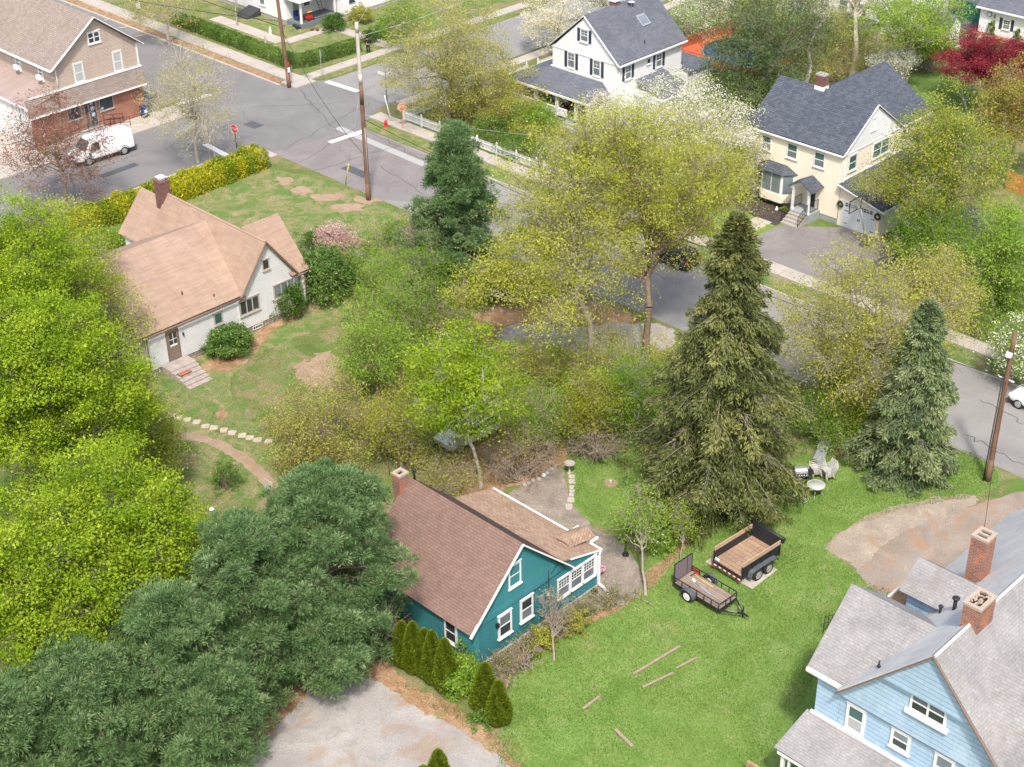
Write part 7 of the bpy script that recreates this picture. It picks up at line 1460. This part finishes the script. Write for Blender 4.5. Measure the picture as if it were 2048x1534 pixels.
for i, (x, y) in enumerate([(968, 612), (985, 619), (1003, 621), (1020, 616), (1028, 606), (1030, 598)]):
    c = g(x, y); mb = MB(); mb.lathe(c, [(.13, -.02), (.15, .06), (.08, .13)], 7); tag(mb.build('edging_stone', 'concrete'), 'pale stone %s from the left round the low evergreen under the oak' % ordn[i], 'stone', 'stones round the low evergreen')

# ---------------------------------------------------------------- fences and things round the white house
def picket(label, a, b, group='white picket fences', h=.92):
    a, b = np.array(a, float), np.array(b, float); L = np.linalg.norm(b - a); d = (b - a) / L; n = np.array([-d[1], d[0]]); T = thing('picket_fence', label, 'fence', (*((a + b) / 2), 0), group=group)
    k = max(1, int(round(L / 2.3))); mb = MB()
    for i in range(k + 1):
        p = a + d * L * i / k; mp = MB(); mp.box(p[0] - .06, p[0] + .06, p[1] - .06, p[1] + .06, 0, h + .12); mp.lathe((p[0], p[1], h + .12), [(.08, 0), (.08, .03), (.05, .06), (.055, .1), (.01, .15)], 8); mp.build('post', 'white paint', T)
    for i in range(k):
        p, q = a + d * L * i / k, a + d * L * (i + 1) / k; pm = MB()
        for z in (.2, .68): pm.beam((*p, z), (*q, z), .03, .07)
        m_ = int(L / k / .135)
        for j in range(1, m_): r_ = p + (q - p) * j / m_ + n * .03; pm.prism([(*(r_ - d * .035), .06), (*(r_ + d * .035), .06), (*(r_ + d * .035), h - .07), (*r_, h), (*(r_ - d * .035), h - .07)], (n[0] * .016, n[1] * .016, 0))
        pm.build('panel', 'white paint', T)
picket('white picket fence along the road in front of the white house garden', (-94.9, 82.2), (-79.0, 82.2))
picket('white picket fence section past the gap, behind the oak crown', (-78.2, 82.2), (-70.4, 82.2))
picket('white picket fence running from the corner up the side street', (-94.9, 82.4), (-94.9, 97.5))
picket('white picket fence beyond the white house by the side street', (-94.9, 99.0), (-94.6, 109.5))
mat('dark red wood', (.16, .035, .025), .6, .2)
def rocker(loc, rz, label):
    T = thing('rocking_chair', label, 'rocking chair', loc, rz, 'rocking chairs on the porch')
    mb = MB(); mb.box(-.24, .24, -.22, .24, .40, .44); mb.build('seat', 'dark red wood', T, local=True); mb = MB()
    for k in range(6): x = -.2 + .08 * k; mb.tube((x, .22, .44), (x, .36, 1.1), .012, n=5)
    mb.beam((-.24, .36, 1.08), (.24, .36, 1.08), .03, .1); mb.build('backrest', 'dark red wood', T, local=True)
    for s_ in (-1, 1):
        mb = MB(); mb.path([(s_ * .24, -.45, .12), (s_ * .24, -.2, .03), (s_ * .24, .2, .03), (s_ * .24, .5, .14)], .02, 5); mb.build('rocker', 'dark red wood', T, local=True); mb = MB(); mb.beam((s_ * .27, -.25, .64), (s_ * .27, .3, .64), .06, .025); mb.build('armrest', 'dark red wood', T, local=True)
        for yy in (-.2, .22): mb = MB(); mb.tube((s_ * .23, yy, .04), (s_ * .24, yy, .64), .016, n=5); mb.build('leg', 'dark red wood', T, local=True)
    return T
rk = rocker((-83.0, 92.1, .56), .3, 'dark red rocking chair near the porch steps'); dup(rk, loc=(-85.0, 92.3, .56), rz=.1, label='dark red rocking chair behind the middle porch post')
# corner white house at the top
H = thing('corner_white_house', 'white clapboard house with recessed porch at the top of the photo', 'house', (-125, 97, 0))
mb = MB(); mb.box(-136, -122.7, 91.4, 106, .4, 6.2); mb.box(-122.7, -119.85, 96.3, 106, .4, 6.2); mb.build('wall', 'white clapboard', H)
mb = MB(); mb.box(-135.9, -122.8, 91.45, 105.9, 0, .4); mb.box(-122.8, -119.9, 96.35, 105.9, 0, .4); mb.build('foundation', 'concrete', H)
mb = MB(); mb.slab([(-136.4, 91.0, 6.1), (-119.4, 91.0, 6.1), (-121, 98.6, 9.5), (-136.4, 98.6, 9.5)], .14); mb.slab([(-136.4, 106.4, 6.1), (-119.4, 106.4, 6.1), (-121, 98.6, 9.5), (-136.4, 98.6, 9.5)], .14); mb.slab([(-119.4, 91, 6.1), (-119.4, 106.4, 6.1), (-121, 98.6, 9.5)], .14); mb.build('roof', 'plain grey roof shingles', H)
mb = MB(); mb.box(-122.7, -120.35, 91.4, 96.28, 0, .55); mb.build('porch_floor', 'grey deck boards', H)
mb = MB(); mb.box(-122.7, -120.1, 91.1, 96.3, 2.75, 2.9); mb.build('porch_roof', 'white paint', H)
for (x, y) in ((-120.5, 91.55), (-120.5, 95.9)): mb = MB(); mb.box(x - .09, x + .09, y - .09, y + .09, .55, 2.75); mb.build('porch_post', 'white paint', H)
mb = MB(); railing(mb, [(-120.45, 91.7, .55), (-120.45, 94.6, .55)], .8, .16); mb.build('porch_rail', 'black iron', H)
window(H, ('x', -119.85, 1), 97.3, 98.0, 1.5, 2.7, m='dark shutter', fr=.08); window(H, ('x', -119.85, 1), 98.8, 99.6, 1.9, 2.7, glass='window glass light'); window(H, ('y', 91.4, -1), -127.0, -126.1, 1.2, 2.6, glass='window glass light'); window(H, ('x', -122.7, 1), 93.6, 94.5, 1.3, 2.5, glass='window glass')
mb = MB(); wb(mb, ('x', -122.7, 1), 92.3, 93.2, .56, 2.55, 0, .05); mb.build('door', 'grey metal', H)
mb = MB(); mb.prism([(-128.9, 91.38, 0), (-128.9, 91.38, .75), (-128.9, 89.6, .12), (-128.9, 89.6, 0)], (1.9, 0, 0)); tag(mb.build('cellar_door', 'dark plastic'), 'sloping dark cellar doors against the white corner house', 'cellar door')
mat('toy red', (.65, .04, .03), .4, .05); mat('toy yellow', (.80, .55, .04), .4, .05)
T = thing('toy_car', 'red and yellow ride on toy car on the corner house porch', 'toy', (-120.9, 92.9, .55)); mb = MB(); mb.box(-121.25, -120.6, 92.5, 93.2, .65, 1.0); mb.build('body', 'toy red', T, bevel=.08)
mb = MB(); 
for dx in (-.22, .22):
    for dy in (-.2, .2): mb.tube((-120.92 + dx, 92.85 + dy, 1.0), (-120.92 + dx * .8, 92.85 + dy * .8, 1.4), .03, n=6)
mb.build('roof_posts', 'toy red', T); mb = MB(); mb.box(-121.2, -120.65, 92.58, 93.12, 1.38, 1.46); mb.build('roof', 'toy yellow', T, bevel=.03)
for dx in (-.28, .32):
    for dy in (-.3, .38): mb = MB(); mb.lathe((-120.92 + dx, 92.82 + dy, .66), [(.05, -.04), (.11, -.03), (.11, .03), (.05, .04)], 12, 'y'); mb.build('wheel', 'dark plastic', T)
T = thing('patio_recliner', 'dark blue seat on the corner house porch left of the toy car', 'chair', (-121.6, 92.0, .55)); mb = MB(); mb.box(-121.9, -121.3, 91.7, 92.3, .8, .92); mb.build('seat', 'mailbox blue', T); mb = MB(); mb.box(-122.0, -121.9, 91.7, 92.3, .9, 1.5); mb.build('backrest', 'mailbox blue', T); mb = MB()
for dx in (-121.85, -121.35):
    for dy in (91.75, 92.25): mb.tube((dx, dy, .55), (dx, dy, .8), .03)
mb.build('legs', 'dark metal', T)
T = thing('step_ladder', 'brown folding ladder leaning on the corner house porch', 'ladder', (-122.0, 95.2, .55)); mb = MB()
for dy in (0, .45): mb.beam((-121.7, 95.0 + dy, .55), (-122.4, 95.05 + dy, 2.0), .05, .03, (0, 1, 0))
mb.build('rails', 'dark red wood', T); mb = MB()
for k in range(5): z = .8 + .25 * k; x = -121.7 - (z - .55) / 1.45 * .7; mb.tube((x, 95.0, z), (x, 95.5, z), .018, n=5)
mb.build('rungs', 'dark red wood', T)
for (x, y, h, lb) in ((-121.3, 88.2, .9, 'white garden statue on the corner lawn, farther from the hedge'), (-119.8, 86.4, .8, 'grey garden statue on the corner lawn, nearer the hedge')):
    mb = MB(); mb.lathe((x, y, 0), [(.17, 0), (.17, .1), (.10, .14), (.13, .35), (.14, h * .55), (.10, h * .72), (.05, h * .78), (.09, h * .86), (.08, h * .95), (.02, h)], 12); tag(mb.build('garden_statue', 'sign white' if h > .85 else 'concrete'), lb, 'statue', 'garden statues')
mb = MB(); mb.lathe((-107.8, 94.6, 0), [(.7, 0), (.75, .3), (.5, .6), (.15, .72)], 9); tag(mb.build('boulder', 'concrete'), 'grey boulder under the large yellow tan tree', 'stone')
for i, (x, y) in enumerate([(-119.3, 91.9), (-118.9, 92.2)]): mb = MB(); mb.lathe((x, y, 0), [(.15, 0), (.2, .3), (.21, .32), (.17, .28)], 12); tag(mb.build('plant_pot', 'brown trim'), ['left brown plant pot by the corner house porch', 'right brown plant pot by the corner house porch'][i], 'plant pot', 'brown pots by the porch')

# ---------------------------------------------------------------- the person walking
mat('skin', (.50, .30, .22), .6, .05); mat('black cloth', (.02, .02, .024), .8, .1); mat('maroon cloth', (.16, .03, .035), .8, .1); mat('dark hair', (.03, .02, .015), .6, .1); mat('white cloth', (.7, .7, .7), .8, .05)
def skin_mesh(name, J, E_, m, parent, sub=2):
    me = bpy.data.meshes.new(name); me.from_pydata([j[:3] for j in J], E_, []); me.materials.append(MATS[m]); o = bpy.data.objects.new(name, me); C.objects.link(o); o.parent = parent
    sk = o.modifiers.new('skin', 'SKIN'); sk.use_smooth_shade = True
    for v, j in zip(me.skin_vertices[0].data, J): v.radius = (j[3], j[4] if len(j) > 4 else j[3])
    me.skin_vertices[0].data[0].use_root = True
    o.modifiers.new('sub', 'SUBSURF').levels = sub; o.modifiers['sub'].render_levels = sub; return o
b = g(737, 107); T = thing('person', 'person in dark clothes walking on the pavement by the clipped hedge, white bag in front', 'person', b, -2.2)
J = [(0, 0, .92, .13, .11), (0, -.01, 1.12, .12, .09), (0, -.01, 1.34, .16, .10), (0, 0, 1.46, .06), (0, -.015, 1.52, .05), (0, -.02, 1.60, .085, .095), (0, -.02, 1.68, .075, .085),
     (.17, 0, 1.38, .055), (.24, -.02, 1.13, .04), (.20, -.22, .98, .032), (.19, -.29, .95, .028), (-.17, 0, 1.38, .055), (-.24, .0, 1.13, .04), (-.20, -.20, 1.0, .032), (-.18, -.27, .98, .028),
     (.09, 0, .84, .09), (.10, -.14, .48, .06), (.10, -.20, .09, .04), (.10, -.33, .04, .035), (-.09, 0, .84, .09), (-.10, .06, .47, .06), (-.10, .26, .12, .04), (-.10, .16, .04, .035)]
skin_mesh('body', J, [(0, 1), (1, 2), (2, 3), (3, 4), (4, 5), (5, 6), (2, 7), (7, 8), (8, 9), (9, 10), (2, 11), (11, 12), (12, 13), (13, 14), (0, 15), (15, 16), (16, 17), (17, 18), (0, 19), (19, 20), (20, 21), (21, 22)], 'skin', T)
J2 = [(0, 0, .90, .16, .13), (0, -.01, 1.12, .145, .115), (0, -.01, 1.34, .185, .12), (0, 0, 1.44, .08), (.18, 0, 1.38, .07), (.25, -.02, 1.12, .058), (.21, -.18, 1.02, .05), (-.18, 0, 1.38, .07), (-.25, 0, 1.12, .058), (-.21, -.16, 1.03, .05)]
skin_mesh('jacket', J2, [(0, 1), (1, 2), (2, 3), (2, 4), (4, 5), (5, 6), (2, 7), (7, 8), (8, 9)], 'black cloth', T)
J3 = [(0, 0, .92, .145, .125), (.09, 0, .84, .105), (.10, -.14, .48, .078), (.10, -.20, .12, .058), (-.09, 0, .84, .105), (-.10, .06, .47, .078), (-.10, .25, .15, .058)]
skin_mesh('trousers', J3, [(0, 1), (1, 2), (2, 3), (0, 4), (4, 5), (5, 6)], 'black cloth', T)
mb = MB(); mb.lathe((0, .01, 1.63), [(.05, -.12), (.10, -.06), (.115, .02), (.10, .10), (.05, .15), (.01, .16)], 12); mb.build('hair', 'dark hair', T, local=True)
for sx in (.10, -.10): mb = MB(); y = -.26 if sx > 0 else .2; mb.box(sx - .045, sx + .045, y - .13, y + .12, 0, .09); mb.build('shoe', 'dark plastic', T, local=True, bevel=.02)
for sx, yy, zz in ((.19, -.31, .94), (-.18, -.29, .97)):
    hm = MB(); hm.box(sx - .02, sx + .02, yy - .05, yy + .03, zz - .04, zz + .04)
    for k in range(4): hm.tube((sx, yy - .04, zz + .03 - .022 * k), (sx + (.02 if sx < 0 else -.02), yy - .11 + .008 * k, zz + .02 - .024 * k), .009, .007, 5)
    hm.tube((sx, yy, zz + .04), (sx + (.03 if sx < 0 else -.03), yy - .06, zz + .06), .01, .008, 5); hm.build('hand', 'skin', T, local=True, bevel=.006)
T = thing('shoulder_bag', 'white bag carried in front of the walking person', 'bag', b); rz = -2.2; d = np.array([math.sin(rz), -math.cos(rz)]); c = b[:2] + d * .33
mb = MB(); mb.prism([(c[0] - .13, c[1] - .08, .85), (c[0] + .13, c[1] - .08, .85), (c[0] + .11, c[1] + .08, .85), (c[0] - .11, c[1] + .08, .85)], (0, 0, .35)); mb.build('bag_body', 'white cloth', T, bevel=.03); mb = MB(); mb.path([(c[0] - .08, c[1], 1.2), (c[0] - .03, c[1], 1.3), (c[0] + .05, c[1], 1.3), (c[0] + .09, c[1], 1.2)], .012, 5); mb.build('strap', 'black cloth', T)

# ---------------------------------------------------------------- cream house yard
pf = ('y', 90.2, -1)
for (x, z, lb) in ((-55.62, 1.75, 'green wreath left of the garage door'), (-52.42, 1.75, 'green wreath right of the garage door')):
    rs = np.random.RandomState(int(z * 10)); T = thing('wreath', lb, 'wreath', (x, 90.1, z), group='wreaths by the garage door'); t = rs.rand(500) * 6.283; P = np.c_[x + .20 * np.cos(t), np.full(500, 90.1), z + .20 * np.sin(t)] + rs.randn(500, 3) * .035; P[:, 1] = np.minimum(P[:, 1], 90.18); V = leaf_mesh(rs, P, .08); npmesh('greenery', V, np.arange(len(V)).reshape(-1, 4), 'wreath green', T, rs.rand(500))
q = g(1711, 409, 2.95); c = np.array([q[0], q[1] , 2.95]); T = thing('basketball_hoop', 'basketball hoop with black framed clear backboard before the garage door', 'basketball hoop', (c[0] + 1.1, c[1] + .15, 0))
pb = np.array([c[0] + 1.1, c[1] + .15, 0]); mb = MB(); mb.tube(pb + [0, 0, .1], (c[0] + .45, c[1] + .08, 2.7), .06); mb.tube((c[0] + .45, c[1] + .08, 2.7), (c[0] + .05, c[1], 2.9), .045); mb.tube((c[0] + .7, c[1] + .1, 1.7), (c[0] + .05, c[1], 3.15), .03); mb.build('post', 'grey metal', T)
mb = MB(); mb.box(c[0] - .012, c[0] + .012, c[1] - .75, c[1] + .75, 2.5, 3.4); bk = mb.build('backboard', mat('clear board', (.55, .56, .56), .2, .05, alpha=.35), T)
mb = MB()
for y in (-.77, .73): mb.box(c[0] - .03, c[0] + .03, c[1] + y, c[1] + y + .04, 2.46, 3.44)
for z in (2.46, 3.4): mb.box(c[0] - .029, c[0] + .029, c[1] - .73, c[1] + .73, z, z + .04)
mb.box(c[0] - .03, c[0] - .015, c[1] - .25, c[1] + .25, 2.68, 2.71); mb.box(c[0] - .03, c[0] - .015, c[1] - .25, c[1] + .25, 2.98, 3.01); mb.build('board_frame', 'black iron', bk)
mb = MB(); k = 16
for i in range(k): t, u = 2 * math.pi * i / k, 2 * math.pi * (i + 1) / k; mb.tube((c[0] - .27 + .21 * math.cos(t), c[1] + .21 * math.sin(t), 2.66), (c[0] - .27 + .21 * math.cos(u), c[1] + .21 * math.sin(u), 2.66), .012, n=5)
mb.build('rim', 'hydrant red', T); mb = MB(); mb.box(pb[0] - .35, pb[0] + .35, pb[1] - .4, pb[1] + .4, 0, .14); mb.build('base', 'dark plastic', T, bevel=.04)
c = g(1553, 421); mb = MB(); mb.lathe(c, [(.12, 0), (.13, .15), (.05, .2), (.08, .28), (.02, .36)], 10); tag(mb.build('garden_ornament', 'white paint'), 'small white ornament in the mulch bed of the cream house', 'ornament')
shrub('small green plant in the mulch bed of the cream house', 1569, 423, .4, .4, 'fresh green leaves', 500, .09, 201)
# ---------------------------------------------------------------- orange deck and pool
mat('deck stain', (.56, .12, .06), .6, .12, 4); mat('pool cover', (.07, .14, .26), .5, .2, 2)
T = thing('pool_deck', 'orange red wooden deck with railings round a covered pool', 'deck', (-82, 113.5, 0)); mb = MB(); mb.box(-87, -77, 108.2, 119.5, .85, 1.0); mb.build('platform', 'terracotta deck boards', T)
for pts in ([(-87, 108.2, 1), (-77, 108.2, 1)], [(-77, 108.2, 1), (-77, 119.5, 1)], [(-87, 108.2, 1), (-87, 119.5, 1)], [(-87, 119.5, 1), (-77, 119.5, 1)]): mb = MB(); railing(mb, pts, .9, .16, r=.025, post=.05, top=.07); mb.build('railing', 'deck stain', T)
mb = MB()
for x in (-86.9, -82, -77.1):
    for y in (108.3, 119.4): mb.box(x - .07, x + .07, y - .07, y + .07, 0, .85)
mb.build('posts', 'deck stain', T)
for i in range(5): pass
mb = MB(); mb.box(-80.5, -79.3, 107.1, 108.2, 0, .6); mb.box(-80.5, -79.3, 106.5, 107.1, 0, .3); mb.build('steps', 'deck stain', T)
T = thing('swimming_pool', 'round pool under a blue cover set in the orange deck', 'pool', (-82, 113.5, 0)); mb = MB(); mb.lathe((-82, 113.5, 0), [(4.0, .3), (4.05, 1.05), (3.9, 1.1), (3.8, 1.05), (.1, 1.0)], 28); mb.build('wall_and_rim', 'grey metal', T); mb = MB(); mb.lathe((-82, 113.5, 0), [(3.85, 1.06), (3.9, 1.12), (2, 1.07), (.1, 1.06)], 28); mb.build('cover', 'pool cover', T)
# ---------------------------------------------------------------- sheds, garage and buildings at the top right
mat('shed tan', (.40, .33, .24), .8, .1); mat('green fence paint', (.02, .13, .09), .7, .12); mat('orange fence wood', (.50, .22, .07), .8, .15)
c = g(1672, 93); T = thing('tan_shed', 'tan garden shed with grey roof behind the brush', 'shed', c); x, y = c[0], c[1]
mb = MB(); mb.box(x, x + 3.2, y, y + 2.4, 0, 2.1); mb.prism([(x, y, 2.1), (x, y + 2.4, 2.1), (x, y + 1.2, 2.9)], (3.2, 0, 0)); mb.build('wall', 'shed tan', T); mb = MB(); mb.slab([(x - .2, y - .2, 2.05), (x + 3.4, y - .2, 2.05), (x + 3.4, y + 1.2, 3.0), (x - .2, y + 1.2, 3.0)], .08); mb.slab([(x - .2, y + 2.6, 2.05), (x + 3.4, y + 2.6, 2.05), (x + 3.4, y + 1.2, 3.0), (x - .2, y + 1.2, 3.0)], .08); mb.build('roof', 'plain grey roof shingles', T); window(T, ('y', y, -1), x + .4, x + 1.1, 1.0, 1.8, m='shed tan', grid=(2, 2))
y = float(g(1700, 52)[1]); x0 = float(g(1520, -20)[0]); T = thing('long_white_building', 'long white clapboard building at the top edge behind the bright green tree', 'building', (-82, y, 0))
mb = MB(); mb.box(-92, -75.2, y, y + 9, 0, 5.5); mb.build('wall', 'white clapboard', T); mb = MB(); mb.slab([(-92.5, y - .5, 5.4), (-74.8, y - .5, 5.4), (-74.8, y + 4.5, 8.2), (-92.5, y + 4.5, 8.2)], .14); mb.slab([(-92.5, y + 9.5, 5.4), (-74.8, y + 9.5, 5.4), (-74.8, y + 4.5, 8.2), (-92.5, y + 4.5, 8.2)], .14); mb.build('roof', 'plain grey roof shingles', T)
for i in range(7): window(T, ('y', y, -1), -91 + i * 2.2, -89.9 + i * 2.2, 1.2, 2.5, glass='window glass light')
c = g(1892, 95); T = thing('white_shed', 'small white gabled shed beside the driveway, near the maroon maple', 'shed', c); x, y = c[0], c[1]
mb = MB(); mb.box(x - 3.5, x, y, y + 2.2, 0, 2.0); mb.prism([(x, y, 2.0), (x, y + 2.2, 2.0), (x, y + 1.1, 2.8)], (-3.5, 0, 0)); mb.build('wall', 'white clapboard', T); mb = MB(); mb.slab([(x + .2, y - .2, 1.95), (x - 3.7, y - .2, 1.95), (x - 3.7, y + 1.1, 2.9), (x + .2, y + 1.1, 2.9)], .07); mb.slab([(x + .2, y + 2.4, 1.95), (x - 3.7, y + 2.4, 1.95), (x - 3.7, y + 1.1, 2.9), (x + .2, y + 1.1, 2.9)], .07); mb.build('roof', 'plain grey roof shingles', T)
T = thing('white_garage', 'white garage with black shutters and a round wall clock, top right corner', 'garage', (-66, 139, 0)); y = float(g(1955, 64)[1]); xg = float(g(1955, 64)[0])
yg = y; mb = MB(); mb.box(xg, xg + 12, yg, yg + 6, 0, 2.7); mb.build('wall', 'white clapboard', T); mb = MB(); mb.slab([(xg - .3, yg - .4, 2.65), (xg + 12, yg - .4, 2.65), (xg + 12, yg + 3, 4.8), (xg - .3, yg + 3, 4.8)], .12); mb.slab([(xg - .3, yg + 6.4, 2.65), (xg + 12, yg + 6.4, 2.65), (xg + 12, yg + 3, 4.8), (xg - .3, yg + 3, 4.8)], .12); mb.build('roof', 'plain grey roof shingles', T); mb = MB(); mb.box(xg - .3, xg + 12, yg - .5, yg - .4, 2.5, 2.66); mb.build('gutter', 'white metal', T)
window(T, ('y', yg, -1), xg + 2.5, xg + 3.3, .9, 1.9, grid=(3, 2), gridlow=(3, 2)); shutters(T, ('y', yg, -1), xg + 2.5, xg + 3.3, .85, 1.95, .3); mb = MB(); mb.lathe((xg + 1.0, yg - .03, 2.0), [(.02, -.03), (.26, -.03), (.28, .02)], 18, 'y'); ck = mb.build('clock', 'dark metal', T); mb = MB(); mb.lathe((xg + 1.0, yg - .07, 2.0), [(.02, -.01), (.21, -.01), (.22, .01)], 18, 'y'); mb.build('clock_face', 'sign white', ck)
mb = MB(); mb.box(xg - .5, xg + 12, yg - .9, yg, 0, .12); mb.build('brick_edge', 'red brick', T)
shrub('climbing shrub left of the garage window', 0, 0, .4, 1.5, 'hedge leaves', 1100, .1, 202, base=(xg + 1.6, yg - .3)); shrub('climbing shrub right of the garage window', 0, 0, .4, 1.3, 'hedge leaves', 1100, .1, 203, base=(xg + 4.3, yg - .3))
def boardfence(label, a, b, h, m, name='board_fence'):
    a, b = np.array(a[:2], float), np.array(b[:2], float); L = np.linalg.norm(b - a); d = (b - a) / L; T = thing(name, label, 'fence', (*((a + b) / 2), 0)); pm = MB(); n = int(L / .15)
    for i in range(n): p, q = a + d * (L * i / n + .004), a + d * (L * (i + 1) / n - .004); pm.beam((*((p + q) / 2), 0), (*((p + q) / 2), h), .025, L / n - .008, up=(-d[1], d[0], 0)) if False else pm.prism([(*p, 0), (*q, 0), (*q, h), (*p, h)], (-d[1] * .025, d[0] * .025, 0))
    pm.build('boards', m, T); po = MB()
    for i in range(int(L / 2.4) + 2): p = a + d * min(L, 2.4 * i); po.box(p[0] - .05, p[0] + .05, p[1] - .05, p[1] + .05, 0, h + .06)
    po.build('posts', m, T); return T
boardfence('dark green board fence between the white shed and the maroon maple', g(1878, 112), g(1905, 124), 1.3, 'green fence paint')
boardfence('tall green wall at the end of the dark driveway', g(1905, 28), g(1965, 52), 1.8, 'green fence paint')
boardfence('orange stained board fence at the right edge beside the driveway', g(2012, 378), g(2120, 420), 1.5, 'orange fence wood')
mb = MB(); a, b = g(1970, 70), g(1905, 100); mb.beam((a[0], a[1], .05), (b[0], b[1], .05), .25, .14); a2 = g(1890, 108); mb.beam((b[0], b[1], .05), (a2[0], a2[1], .05), .25, .14); tag(mb.build('garden_edging', 'concrete walk'), 'pale stone edging along the strip of lawn by the dark driveway', 'edging')
sheet('lawn', P_((1905, 95), (1960, 68), (2010, 85), (1960, 110), (1915, 112)), .012, 'lush lawn', .05, .3, 1, 71, smooth=0)
a, b = g(1850, 138), g(1880, 120); mb = MB(); mb.beam((a[0], a[1], .06), (b[0], b[1], .06), .2, .14); tag(mb.build('garden_edging', 'concrete'), 'low grey stone edge on the lawn behind the cream house', 'edging')
T = thing('white_arbor', 'white picket gate posts with planters beside the green fence', 'gate', g(1905, 108)); 
for i, (px, py) in enumerate(((1896, 112), (1912, 100), (1930, 92))): c = g(px, py); mb = MB(); mb.box(c[0] - .1, c[0] + .1, c[1] - .1, c[1] + .1, 0, .9); mb.lathe(c, [(.12, .9), (.18, 1.0), (.05, 1.15)], 8); mb.build('post', 'white paint', T)
